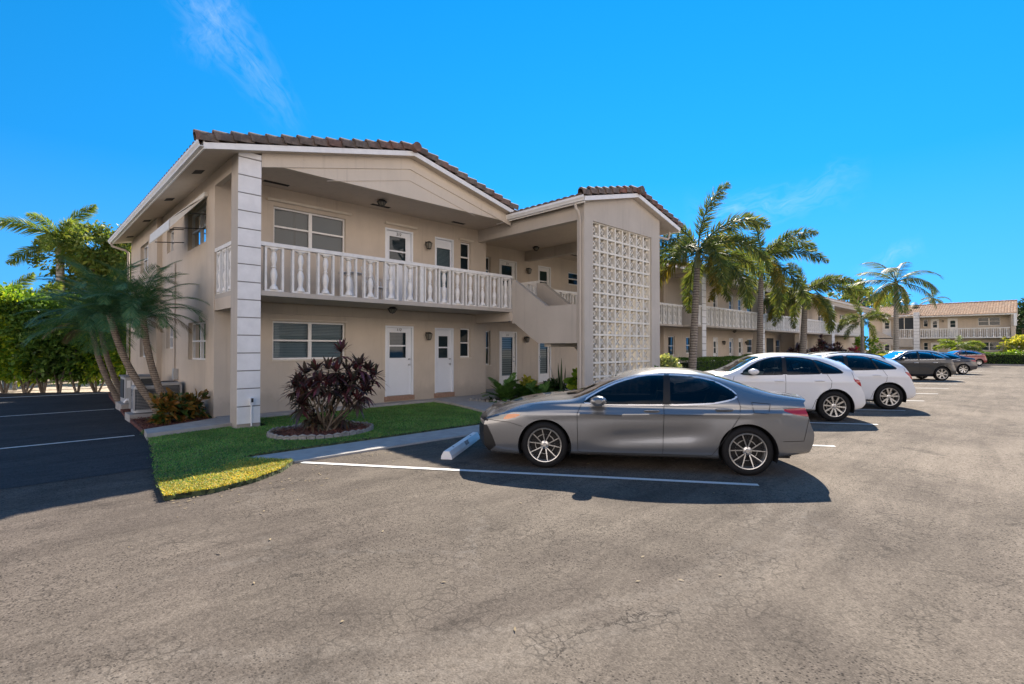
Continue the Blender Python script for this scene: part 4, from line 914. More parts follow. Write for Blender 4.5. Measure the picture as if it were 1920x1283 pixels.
def frond_mesh(name, mat, **k):
    out, (tv, tf) = frond(**k); V, F = join(out); quads = [f for f in tf if len(f) == 4]
    V2 = np.concatenate([V, tv]); F2 = np.concatenate([F, np.array(quads)+len(V)]); me_o = meshobj(name, V2, F2, mat); me = me_o.data; bpy.data.objects.remove(me_o); return me

def palm(name, base, top, label, cat, group, lib, nf=12, crown_r=1., trunk=(.16, .11), bark='palm_bark', shaft=0., els=(1.35, -.2), scale=1., old=None, bow=(0, 0), seed=0, oldn=0, azs=None, elv=None):
    r = np.random.default_rng(seed); base = np.array(base, float); top = np.array(top, float)
    root = empty(name, tuple(base), label, cat, group)
    n = 14; path = []; rad = []
    for i in range(n+1):
        t = i/n; p = base+(top-base)*t; p[0] += bow[0]*math.sin(PI*t); p[1] += bow[1]*math.sin(PI*t); path.append(tuple(p))
        rr = trunk[0]+(trunk[1]-trunk[0])*t+(.35*trunk[0] if i == 0 else .12*trunk[0] if i == 1 else 0); rad.append(rr*(1+.04*math.sin(i*2.3)))
    mb = MB(); mb.tube(path, rad, 14); mb.build('trunk', M[bark], root, 60)
    d = unit(np.array(path[-1])-np.array(path[-3])); tp = top.copy()
    if shaft:
        mb = MB(); mb.tube([tuple(top-d*.03), tuple(top+d*shaft*.3), tuple(top+d*shaft)], [trunk[1]*1.15, trunk[1]*1.25, trunk[1]*.6], 12); mb.build('crownshaft', M['crownshaft'], root, 60); tp = top+d*shaft*.92
    if azs and scale < 1.46 and scale > 1.3: azs = azs+[R_AZ+2.6, R_AZ-2.2, R_AZ+1.4, R_AZ-1.6, R_AZ+.6, R_AZ+PI-.6]; elv = elv+[.35, .15, -.2, -.35, .7, -.3]; nf = len(azs)-0
    for i in range(nf):
        me = lib[i % len(lib)] if old is None or i < nf-oldn else old[i % len(old)]
        o = bpy.data.objects.new('frond', me); COL.objects.link(o); o.parent = root
        t = i/max(1, nf-1); az = azs[i] if azs else i*2.39996+r.normal(0, .15); el = elv[i] if elv else els[0]+(els[1]-els[0])*t+r.normal(0, .07)
        o.location = tuple(tp-wo(root)+np.array([0, 0, -.10*t])); o.rotation_euler = (0, -el, az); s = scale*(.92+.16*r.random()); o.scale = (s, s, s)
    return root

def limb_tree(root, base, h, spread, crown_c, crown_r, bark='trunk_brown', n=6, r0=.12, seed=0, name='trunk'):
    r = np.random.default_rng(seed); base = np.array(base, float); mb = MB(); fork = base+np.array([0, 0, h])
    mb.tube([tuple(base), tuple(base+(fork-base)*.5+r.normal(0, .06, 3)), tuple(fork)], [r0*1.2, r0, r0*.85], 8)
    for k in range(n):
        e = np.array(crown_c)+r.normal(0, .5, 3)*np.array(crown_r)*.9; m_ = fork+(e-fork)*.5+r.normal(0, .12*spread, 3)
        mb.tube([tuple(fork-[0, 0, .05]), tuple(m_), tuple(e)], [r0*.6, r0*.4, r0*.12], 6)
    return mb.build(name, M[bark], root, 60)

def crown(name, root, blobs, n, size, mat, seed=0, up=.3, flat=1., seg=2, wr=.5, shell=.55):
    """leaf cloud over ellipsoid blobs [(centre, radii)], leaves gathered in clumps with gaps between"""
    r = np.random.default_rng(seed); V = []; vol = np.array([np.prod(b[1]) for b in blobs])**.75; vol = vol/vol.sum(); cs = []
    for (c, rad), w in zip(blobs, vol):
        m = max(20, int(n*w)); k = max(6, m//28)
        u = unit(r.normal(0, 1, (k, 3))); rr = (shell+(1-shell)*r.random(k))**.8; cc = u*rr[:, None]
        idx = r.integers(0, k, m); p = cc[idx]+r.normal(0, .13, (m, 3)); cs.append((np.array(c)+p*np.array(rad), unit(p+np.array([0, 0, up])+r.normal(0, .55, (m, 3)))))
    P = np.concatenate([a for a, b in cs]); D = np.concatenate([b for a, b in cs]); Nn = unit(r.normal(0, 1, P.shape)+np.array([0, 0, .6]))
    s = size*(.6+.8*r.random(len(P))); V, F = leaves(P, D, Nn, s, s*wr, .25, seg)
    return meshobj(name, V, F, mat, root, origin=tuple(wo(root)))

def ray_at(px, py, dist):
    d = FWD+RGT*(px-960)/952.-np.array([0, 0, 1])*(py-652)/952.; d = d/np.linalg.norm(d[:2]); return np.array([0, 0, 1.75])+d*dist

# ------------------------------------------------------------------ lawn
def in_poly(P, poly):
    x, y = P[:, 0], P[:, 1]; ins = np.zeros(len(P), bool); n = len(poly)
    for i in range(n):
        (x1, y1), (x2, y2) = poly[i], poly[(i+1) % n]
        c = ((y1 > y) != (y2 > y)) & (x < (x2-x1)*(y-y1)/(y2-y1+1e-12)+x1); ins ^= c
    return ins
BEDC = (4.45, 9.98); BEDR = (.98, .80)
def blades(n, poly, z, mat, name, hmin, hmax, w, excl=None, seed=1, keep=None):
    r = np.random.default_rng(seed); xs = [p[0] for p in poly]; ys = [p[1] for p in poly]
    P = np.stack([r.uniform(min(xs), max(xs), n), r.uniform(min(ys), max(ys), n)], 1); P = P[in_poly(P+r.normal(0, .028, P.shape), poly)]
    if excl: P = P[((P[:, 0]-excl[0][0])/excl[1][0])**2+((P[:, 1]-excl[0][1])/excl[1][1])**2 > 1]
    if keep is not None: P = P[keep(P, r)]
    m = len(P); a = r.random(m)*2*PI; P3 = np.column_stack([P, np.full(m, z)]); D = np.stack([np.cos(a)*.55, np.sin(a)*.55, np.ones(m)*(.7+.6*r.random(m))], 1)
    V, F = leaves(P3, D, np.stack([-np.sin(a+.5), np.cos(a+.5), np.zeros(m)], 1)*.3+np.stack([np.cos(a), np.sin(a), np.zeros(m)], 1), hmin+(hmax-hmin)*r.random(m), w, .5, 2)
    return tag(meshobj(name, V, F, mat), kind='stuff')
tip_yellow = lambda P: np.clip((8.15+.25*np.sin(P[:, 0]*3)-P[:, 1])/1.0, 0, 1)  # share of yellow blades, rising towards the lawn's front tip
blades(150000, LAWN, .05, M['grass_blade'], 'grass', .04, .085, .011, (BEDC, (BEDR[0]+.04, BEDR[1]+.04)), 1, lambda P, r: r.random(len(P)) > tip_yellow(P)*.75)
blades(42000, [(1.2, 6.88), (3.1, 6.88), (3.1, 8.6), (1.3, 8.6)], .05, M['grass_yellow'], 'grass', .035, .085, .011, None, 2, lambda P, r: in_poly(P, LAWN) & (r.random(len(P)) < tip_yellow(P)))
blades(9000, [(1.74, 11.9), (1.86, 12.3), (3.3, 13.2), (3.3, 13.6), (1.9, 12.6)], .06, M['grass_blade'], 'grass', .03, .08, .010, None, 5)
# mulch ring with its scalloped edging
mb = MB(); n = 48; c0 = [(BEDC[0]+BEDR[0]*math.cos(2*PI*i/n), BEDC[1]+BEDR[1]*math.sin(2*PI*i/n)) for i in range(n)]
V = [(BEDC[0], BEDC[1], .105)]+[(BEDC[0]+(x-BEDC[0])*.6, BEDC[1]+(y-BEDC[1])*.6, .095) for x, y in c0]+[(x, y, .06) for x, y in c0]
mb.add(V, [(0, 1+i, 1+(i+1) % n) for i in range(n)]); mb.add(V, [(1+i, 1+n+i, 1+n+(i+1) % n, 1+(i+1) % n) for i in range(n)])
tag(mb.build('mulch_bed', M['mulch'], None, 180), kind='structure')
ed = empty('bed_edging', (BEDC[0], BEDC[1], .05), 'pale scalloped concrete edging ring around the dark red ti plant', 'garden edging')
mb = MB(); n = 40
for i in range(n):
    a0, a1 = 2*PI*(i+.04)/n, 2*PI*(i+.96)/n; am = (a0+a1)/2; h = .125+.012*math.sin(i*5.1)
    q = lambda a, k, z: (BEDC[0]+(BEDR[0]+k)*math.cos(a), BEDC[1]+(BEDR[1]+k)*math.sin(a), z)
    mb.prism([q(a0, -.01, .03), q(a1, -.01, .03), q(a1, .06, .03), q(a0, .06, .03)], [q(a0, .0, h-.02), q(a1, .0, h-.02), q(a1, .05, h-.02), q(a0, .05, h-.02)])
    mb.tube([q(a0, .025, h-.02), q(am, .025, h+.004), q(a1, .025, h-.02)], .026, 6)
mb.build('edging_blocks', M['stone_edge'], ed)
# bark chips
def chips(n, poly, z, seed):
    r = np.random.default_rng(seed); xs = [p[0] for p in poly]; ys = [p[1] for p in poly]; P = np.stack([r.uniform(min(xs), max(xs), n), r.uniform(min(ys), max(ys), n)], 1); P = P[in_poly(P, poly)]
    m = len(P); a = r.random(m)*2*PI; P3 = np.column_stack([P, z+.03*r.random(m)]); D = np.stack([np.cos(a), np.sin(a), r.normal(0, .3, m)], 1)
    V, F = leaves(P3, D, r.normal(0, .6, (m, 3))+[0, 0, 1], .03+.05*r.random(m), .02, 0, 1); return tag(meshobj('bark_chips', V, F, M['mulch']), kind='stuff')
chips(2600, c0, .085, 3); chips(7000, [(1.9, 12.4), (3.3, 13.2), (3.3, 17), (2.05, 17)], .08, 4)

# ------------------------------------------------------------------ shrubs made of canes with rosettes of strap leaves
def rosette(P, n, ln, wd, r, spread=(-.1, 1.35), droop=.22):
    el = r.uniform(spread[0], spread[1], n); a = np.arange(n)*2.4+r.random()*6; D = np.stack([np.cos(a)*np.cos(el), np.sin(a)*np.cos(el), np.sin(el)], 1)
    Nn = np.stack([-np.cos(a)*np.sin(el), -np.sin(a)*np.sin(el), np.cos(el)], 1); PP = np.repeat(np.array(P)[None], n, 0)+D*.02
    return leaves(PP, D, Nn, ln*(.6+.5*r.random(n)), wd*(.8+.4*r.random(n)), droop, 3)
def cane_plant(name, base, heads, label, cat, mat, ln=.38, wd=.07, nl=26, group=None, seed=0, low=0, lowmat=None, cane=.018, canemat='trunk_brown'):
    r = np.random.default_rng(seed); base = np.array(base, float); root = empty(name, tuple(base), label, cat, group); A = []; st = MB()
    for h in heads:
        h = np.array(h, float); b = base+np.array([r.normal(0, .10), r.normal(0, .10), 0]); m1 = b+(h-b)*.45+np.array([r.normal(0, .07), r.normal(0, .07), 0])
        st.tube([tuple(b), tuple(m1), tuple(h)], [cane, cane*.8, cane*.6], 6); A.append(rosette(h, nl, ln, wd, r)); st.mark()
        A.append(rosette(h-[0, 0, ln*.25], nl//2, ln*.9, wd, r, (-.5, .5), .5))
    V, F = join(A); meshobj('foliage', V, F, M[mat], root, origin=tuple(base))
    if low:
        A = []
        for i in range(low):
            a = r.random()*2*PI; q = r.random()**.5; p = base+np.array([math.cos(a)*q*.52, math.sin(a)*q*.45, .15+r.random()*.95]); A.append(rosette(p, 12, ln*.62, wd*.8, r, (-.8, .9), .6))
        V, F = join(A); meshobj('foliage', V, F, M[lowmat or mat], root, origin=tuple(base))
    st.build_each('stem', M[canemat], root, 60) if len(heads) <= 12 else st.build('stem', M[canemat], root, 60)
    return root
r_ = np.random.default_rng(11); hd = []
# heads read off the photograph: (px, py) at a distance near 10.5-11 m
for qx, qy, dd in ((700, 110, .3), (900, 255, 0), (870, 320, .3), (560, 300, -.1), (420, 320, -.2), (310, 350, .1), (240, 430, -.1), (190, 500, .1), (640, 330, -.2), (770, 330, .2), (990, 310, .2), (1060, 370, .3), (950, 540, .1), (260, 590, .2), (820, 430, -.2), (470, 430, -.35), (580, 490, -.35), (700, 470, -.1), (880, 640, 0), (260, 690, -.1), (980, 430, .3), (360, 500, -.2), (760, 560, .2)):
    p = ray_at(520+qx/5.83, 630+(qy+70)/5.83, 10.60+dd*1.0); hd.append(p)
cane_plant('ti_plant', (4.50, 9.98, .09), hd, 'large dark red ti plant in the round mulch bed on the lawn', 'shrub', 'ti_leaf', .34, .062, 30, seed=4, low=42, lowmat='ti_leaf_green', cane=.02)

def leaf_shrub(name, c, rad, n, size, mat, label, cat, group=None, seed=0, wr=.5, seg=3, stems=5, up=.6):
    root = empty(name, tuple(c), label, cat, group); r = np.random.default_rng(seed)
    blobs = [((c[0]+r.normal(0, rad[0]*.28), c[1]+r.normal(0, rad[1]*.28), c[2]+rad[2]*(.8+.35*r.random())), (rad[0]*.72, rad[1]*.72, rad[2]*.75)) for _ in range(4)]+[((c[0], c[1], c[2]+rad[2]*.8), rad)]
    crown('foliage', root, blobs, n, size, M[mat], seed, up, seg=seg, wr=wr)
    for k in range(stems):
        st = MB(); a = r.random()*6.28; st.tube([(c[0]+.04*math.cos(a), c[1]+.04*math.sin(a), c[2]-.02), (c[0]+rad[0]*.4*math.cos(a), c[1]+rad[1]*.4*math.sin(a), c[2]+rad[2]*1.0)], [.02, .008], 5); st.build('stem', M['trunk_brown'], root)
    return root
leaf_shrub('croton', (2.42, 13.35, .08), (.30, .30, .30), 620, .19, 'croton_leaf', 'orange tinged croton bush, the nearer one beside the concrete strip', 'shrub', seed=21, wr=.36)
leaf_shrub('croton', (2.95, 13.75, .08), (.34, .32, .36), 760, .19, 'croton_leaf', 'taller green croton bush against the side wall under the window', 'shrub', seed=22, wr=.36)

# ------------------------------------------------------------------ palm frond libraries
LIB_FOX = [frond_mesh('frond', M['palm_leaf'], L_=2.5, el=0., bend=b, npair=70, ll=.40, lw=.030, style='plume', droop=.25, t0=.14, rr=.03) for b in (1.0, 1.5, 2.0)]
LIB_FOX_UP = [frond_mesh('frond', M['palm_leaf'], L_=2.5, el=0., bend=.35, npair=62, ll=.42, lw=.042, style='plume', droop=.1, t0=.14, rr=.03)]
LIB_FOX_OLD = [frond_mesh('frond', M['palm_leaf_old'], L_=2.3, el=0., bend=b, npair=56, ll=.32, lw=.03, style='plume', droop=.35, t0=.14, rr=.03) for b in (.9, 1.4)]
LIB_DATE = [frond_mesh('frond', M['date_leaf'], L_=1.9, el=0., bend=b, npair=84, ll=.38, lw=.0095, style='flat', droop=.6, fold=.45, t0=.12, rr=.014) for b in (1.2, 1.5, 1.8, 2.1)]
LIB_DATE_OLD = [frond_mesh('frond', M['dead_leaf'], L_=1.5, el=0., bend=b, npair=50, ll=.24, lw=.012, style='flat', droop=.8, fold=.2, t0=.12, rr=.012) for b in (1.0, 1.4)]
LIB_ROY = [frond_mesh('frond', M['royal_leaf'], L_=3.2, el=0., bend=b, npair=64, ll=.62, lw=.05, style='plume', droop=.35, t0=.1, rr=.035) for b in (.8, 1.2, 1.6)]
LIB_COCO = [frond_mesh('frond', M['palm_leaf'], L_=3.4, el=0., bend=b, npair=46, ll=.75, lw=.05, style='flat', droop=.8, fold=.1, t0=.12, rr=.035) for b in (1.0, 1.4, 1.9)]

R_AZ = psi-PI/2
# foxtail palms along the parking strip
gp = 'palms in the planting strip'
def camaz(deg): return psi-math.radians(deg)           # azimuth measured clockwise from the view axis
def on_y(px, Y_, z=.1):
    d = FWD+RGT*(px-960)/952.; t = Y_/d[1]; return np.array([d[0]*t, Y_, z])
def Rr(px): return on_y
b = on_y(1296, 9.9); t_ = on_y(1308, 9.9, 5.15)
R_AZ = psi-PI/2      # image right
palm('foxtail_palm', b, t_, 'tallest foxtail palm, right of the stair tower, one spear frond straight up', 'palm tree', gp, LIB_FOX, 11, trunk=(.175, .12), shaft=.85, seed=1, old=LIB_FOX_OLD, oldn=3, scale=1.42,
     azs=[R_AZ+.3, R_AZ+.1, R_AZ+PI-.2, R_AZ+.9, R_AZ+PI+.5, R_AZ-.5, R_AZ+PI-1.0, R_AZ+PI/2, R_AZ-PI/2, R_AZ-.1, R_AZ-.9], elv=[1.50, .95, 1.15, .55, .45, .45, .1, .7, .2, .0, -.25])
b = on_y(1423, 9.9); t_ = on_y(1428, 9.9, 5.75)
palm('foxtail_palm', b, t_, 'second tallest foxtail palm, fronds sweeping right over the balcony', 'palm tree', gp, LIB_FOX, 11, trunk=(.18, .12), shaft=.9, seed=2, old=LIB_FOX_OLD, oldn=3, scale=1.45,
     azs=[R_AZ+PI/2, R_AZ+.1, R_AZ+PI+.2, R_AZ-.2, R_AZ+PI-.3, R_AZ+.9, R_AZ-1.2, R_AZ+2.0, R_AZ+PI, R_AZ-.6, R_AZ+.4], elv=[1.4, .75, .9, .3, .35, .55, .6, .2, -.1, -.5, -.6])
b = on_y(1503, 9.9); t_ = on_y(1510, 9.9, 4.6)
palm('foxtail_palm', b, t_, 'third foxtail palm, shorter, rising from the dark red ti plants', 'palm tree', gp, LIB_FOX, 11, trunk=(.22, .15), shaft=.8, seed=3, old=LIB_FOX_OLD, oldn=3, scale=1.32,
     azs=[R_AZ+PI/2, R_AZ+.1, R_AZ+PI-.1, R_AZ-.3, R_AZ+PI+.4, R_AZ+1.1, R_AZ-1.2, R_AZ+2.2, R_AZ+.1, R_AZ+PI, R_AZ-.6], elv=[1.2, .8, .8, .35, .2, .6, .5, .0, -.2, -.4, -.5])
b = on_y(1617, 9.9); t_ = on_y(1617, 9.9, 3.5)
palm('foxtail_palm', b, t_, 'short young foxtail palm beside the pink ti plant', 'palm tree', gp, LIB_FOX, 10, trunk=(.16, .12), shaft=.7, seed=4, scale=.92,
     azs=[R_AZ+PI, R_AZ+.2, R_AZ+PI+.1, R_AZ-.2, R_AZ+PI-.3, R_AZ+.9, R_AZ-1.2, R_AZ+2.2, R_AZ+.1, R_AZ+PI], elv=[1.42, .8, .6, .3, .1, .6, .5, .3, -.3, -.4])
b = on_y(1680, 10.6); t_ = on_y(1681, 10.6, 8.6)
palm('coconut_palm', b, t_, 'tall slender feathery palm in front of the far stair', 'palm tree', gp, LIB_COCO, 15, trunk=(.30, .20), bark='royal_bark', shaft=.7, seed=5, els=(1.1, -.6), scale=1.5, old=LIB_FOX_OLD, oldn=2)
b = on_y(1735, 12.5); t_ = on_y(1728, 12.5, 5.6)
palm('coconut_palm', on_y(1716, 10.4), on_y(1716, 10.4, 6.3), 'palm with yellow hanging fronds by the white pillar of the far stair', 'palm tree', gp, LIB_COCO, 9, trunk=(.12, .10), bark='royal_bark', seed=6, els=(.9, -1.0), scale=.85, old=LIB_FOX_OLD, oldn=4)

# date palm clump by the condensers
gd = 'leaning date palms beside the side wall'
def dpalm(base, px, py, dist, label, seed, bow, nf=34, sc=1.): 
    t = ray_at(px, py, dist); return palm('date_palm', base, t, label, 'palm tree', gd, LIB_DATE, nf, trunk=(.085, .065), bark='date_bark', els=(1.55, .30), seed=seed, bow=bow, scale=sc, old=LIB_DATE_OLD, oldn=1)
dpalm((2.72, 14.45, .08), 267, 590, 14.6, 'rightmost leaning date palm, its crown against the side wall', 31, (-.10, .05), 30, .84)
dpalm((2.56, 14.50, .08), 205, 590, 15.1, 'date palm leaning left from behind the crotons, crown left of the side wall', 32, (-.15, .0), 30, .9)
dpalm((2.30, 19.2, .08), 172, 618, 19.6, 'rear date palm with a dead skirt, leaning left behind the condensers', 33, (-.1, .0), 28, 1.0)
dpalm((2.48, 19.5, .08), 186, 605, 20.6, 'hindmost date palm, close behind the other rear one', 34, (-.1, .0), 26, .95)

# ------------------------------------------------------------------ left background
r5 = np.random.default_rng(5)
A_, B_ = np.array([-6.5, 31.6]), np.array([4.0, 25.2]); 
HL = ['hedge shrub at the far left edge', 'hedge shrub with orange tinged leaves near the left edge', 'hedge shrub left of the bare double trunk', 'hedge shrub with a pale double trunk', 'darkest hedge shrub, mid row', 'hedge shrub with a wide forked trunk', 'hedge shrub just left of the leaning palms', 'hedge shrub behind the leaning palm trunks', 'hedge shrub nearest the building corner']
for i, px in enumerate((-38, 10, 48, 82, 112, 146, 182, 222, 262)):
    d = FWD+RGT*(px-960)/952.; e = B_-A_; # intersect with the hedge line
    Mx = np.array([[d[0], -e[0]], [d[1], -e[1]]]); tt = np.linalg.solve(Mx, A_); p = np.array([d[0]*tt[0], d[1]*tt[0], -.02])
    root = empty('hedge_shrub', tuple(p), HL[i], 'shrub', 'hedge along the lot edge'); h = 3.2+.5*r5.random()+(.3 if i < 3 else 0)
    for q in range(5):
        mb = MB(); o_ = r5.normal(0, .10, 2); mb.tube([(p[0]+o_[0]*.4, p[1]+o_[1]*.4, -.03), (p[0]+o_[0]*2, p[1]+o_[1]*2, .7), (p[0]+o_[0]*3.5+r5.normal(0, .1), p[1]+o_[1]*3.5, 1.7)], [.042, .03, .02], 6); mb.build('trunk', M['trunk_brown'], root, 60)
    bl = [((p[0]+r5.normal(0, .25), p[1]+r5.normal(0, .25), h*(.42+.16*k)), (.9, .8, .62)) for k in range(4)]+[((p[0], p[1], 1.05), (.75, .6, .5)), ((p[0]+.3, p[1], .75), (.35, .4, .3))]
    crown('crown', root, bl, 7500, .16, M['dark_hedge_leaf' if i in (3, 4, 5) else 'hedge_leaf'], 50+i, .5, wr=.55)
def bgtree(name, px, py, dist, rad, n, size, mat, label, seed, cat='tree', ground=0., trunk_r=.2, nb=7):
    c = ray_at(px, py, dist); root = empty(name, (c[0], c[1], ground-.05), label, cat); r = np.random.default_rng(seed)
    limb_tree(root, (c[0], c[1], ground-.05), max(.8, c[2]-rad[2]*1.2-ground), 1., tuple(c), rad, r0=trunk_r, seed=seed)
    bl = [((c[0]+r.normal(0, rad[0]*.55), c[1]+r.normal(0, rad[1]*.55), c[2]+r.normal(0, rad[2]*.5)), tuple(np.array(rad)*(.4+.25*r.random()))) for _ in range(nb)]
    crown('crown', root, bl, n, size, M[mat], seed+1, .3); return root
bgtree('broadleaf_tree', 200, 508, 36, (2.0, 2.0, 1.9), 15000, .21, 'tree_leaf', 'tall olive green tree rising behind the leaning palms', 61, nb=10)
bgtree('broadleaf_tree', 150, 585, 40, (1.6, 1.6, 1.5), 6000, .24, 'dark_leaf', 'dark tree crown below the royal palm', 62)
bgtree('broadleaf_tree', 45, 625, 33, (2.6, 2.6, 1.2), 8000, .2, 'hedge_leaf', 'bright yellow green shrub canopy behind the hedge at far left', 63, nb=8)
bgtree('broadleaf_tree', 150, 640, 36, (2.4, 2.4, 1.2), 7000, .2, 'hedge_leaf', 'sunlit light green foliage behind the hedge middle', 64)
bgtree('broadleaf_tree', 262, 650, 34, (1.6, 1.6, 1.4), 5000, .2, 'hedge_leaf', 'sunlit green tree filling the gap beside the building corner', 65)
bgtree('broadleaf_tree', -70, 640, 40, (2.4, 2.4, 1.6), 5000, .26, 'dark_leaf', 'dark tree cut off by the left edge', 66)
bgtree('broadleaf_tree', 90, 655, 52, (7, 7, 1.8), 9000, .35, 'hedge_leaf', 'low sunlit thicket far behind the hedge trunks', 67, nb=12)
bgtree('broadleaf_tree', 210, 665, 58, (6, 6, 2.0), 7000, .35, 'dark_leaf', 'low dark thicket far behind the rear palms', 68, nb=10)
c = ray_at(112, 486, 36); palm('royal_palm', (c[0], c[1], 0), c, 'royal palm against the sky at the left, above the hedge', 'palm tree', None, LIB_ROY, 11, trunk=(.22, .17), bark='royal_bark', shaft=1.0, seed=71, els=(1.3, -.2), scale=.82)
c = ray_at(0, 590, 31); palm('cane_palm', (c[0], c[1], 0), c, 'yellow green cane palm at the left edge', 'palm tree', None, LIB_ROY, 13, trunk=(.06, .05), bark='royal_bark', seed=72, els=(1.4, -.3), scale=.72)
c = ray_at(28, 610, 29); palm('cane_palm', (c[0], c[1], 0), c, 'cane palm with one frond curling over right, near the left edge', 'palm tree', None, LIB_ROY, 11, trunk=(.06, .05), bark='royal_bark', seed=73, els=(1.2, -.3), scale=.78)
# ------------------------------------------------------------------ cars
def paint(name, c, metal=.0, rough=.35, coat=1.):
    m, nt, b = newmat(name); b.inputs['Base Color'].default_value = c4(c); b.inputs['Metallic'].default_value = metal; b.inputs['Roughness'].default_value = rough
    b.inputs['Coat Weight'].default_value = coat; b.inputs['Coat Roughness'].default_value = .04; return m
paint('paint_grey', (.205, .215, .23), .65, .25); paint('paint_white', (.68, .69, .71), 0, .3); paint('paint_dark', (.016, .020, .025), .2, .3); paint('paint_navy', (.008, .012, .024), .1, .3); paint('paint_red', (.20, .010, .014), .1, .3)
simple('car_gap', (.008, .008, .008), .8); simple('car_black', (.010, .010, .011), .5, spec=.35); simple('rubber', (.009, .009, .010), .7, spec=.25, bs=.2, bsc=60); simple('alloy', (.62, .62, .61), .28, .9); simple('alloy_dark', (.010, .010, .011), .55, 0, .3)
simple('chrome', (.78, .78, .78), .32, .55); simple('seat_fabric', (.05, .048, .045), .8); simple('tail_red', (.35, .01, .012), .12, coat=1); simple('lamp_clear', (.09, .10, .11), .08, .6, coat=1); simple('amber', (.75, .20, .04), .15, coat=1); simple('seat_tan', (.30, .27, .23), .8)
def pchip(xk, yk, x):
    xk = np.asarray(xk, float); yk = np.asarray(yk, float); h = np.diff(xk); d = np.diff(yk, axis=0)/(h if yk.ndim == 1 else h[:, None])
    m = np.zeros_like(yk)
    hh = h if yk.ndim == 1 else h[:, None]
    w1 = 2*hh[1:]+hh[:-1]; w2 = hh[1:]+2*hh[:-1]
    with np.errstate(divide='ignore', invalid='ignore'): mm = (w1+w2)/(w1/d[:-1]+w2/d[1:])
    m[1:-1] = np.where(d[:-1]*d[1:] > 0, mm, 0); m[0] = d[0]; m[-1] = d[-1]
    x = np.clip(x, xk[0], xk[-1]); i = np.clip(np.searchsorted(xk, x)-1, 0, len(xk)-2); t = (x-xk[i])/h[i]
    if yk.ndim > 1: t = t[:, None]; H = h[i][:, None]
    else: H = h[i]
    return (2*t**3-3*t**2+1)*yk[i]+(t**3-2*t**2+t)*H*m[i]+(-2*t**3+3*t**2)*yk[i+1]+(t**3-t**2)*H*m[i+1]
def crv(pts, x): a = np.array(pts, float); return pchip(a[:, 0], a[:, 1], np.atleast_1d(x))
def sdpoly(P, poly):
    """signed distance (negative inside) of points P (n,2) to a polygon"""
    P = np.asarray(P, float); poly = np.asarray(poly, float); d = np.full(len(P), 1e9); ins = np.zeros(len(P), bool); n = len(poly)
    for i in range(n):
        a, b = poly[i], poly[(i+1) % n]; e = b-a; w = P-a; t = np.clip((w@e)/(e@e+1e-12), 0, 1); q = w-t[:, None]*e; d = np.minimum(d, np.hypot(q[:, 0], q[:, 1]))
        c = ((a[1] > P[:, 1]) != (b[1] > P[:, 1])) & (P[:, 0] < (b[0]-a[0])*(P[:, 1]-a[1])/(b[1]-a[1]+1e-12)+a[0]); ins ^= c
    return np.where(ins, -d, d)
def sdline(P, pts):
    d = np.full(len(P), 1e9)
    for a, b in zip(np.array(pts[:-1], float), np.array(pts[1:], float)):
        e = b-a; w = P-a; t = np.clip((w@e)/(e@e+1e-12), 0, 1); q = w-t[:, None]*e; d = np.minimum(d, np.hypot(q[:, 0], q[:, 1]))
    return d
def smooth_poly(pts, k=2):
    p = np.array(pts, float)
    for _ in range(k): p = np.stack([p*.75+np.roll(p, -1, 0)*.25, p*.25+np.roll(p, -1, 0)*.75], 1).reshape(-1, 2)
    return p

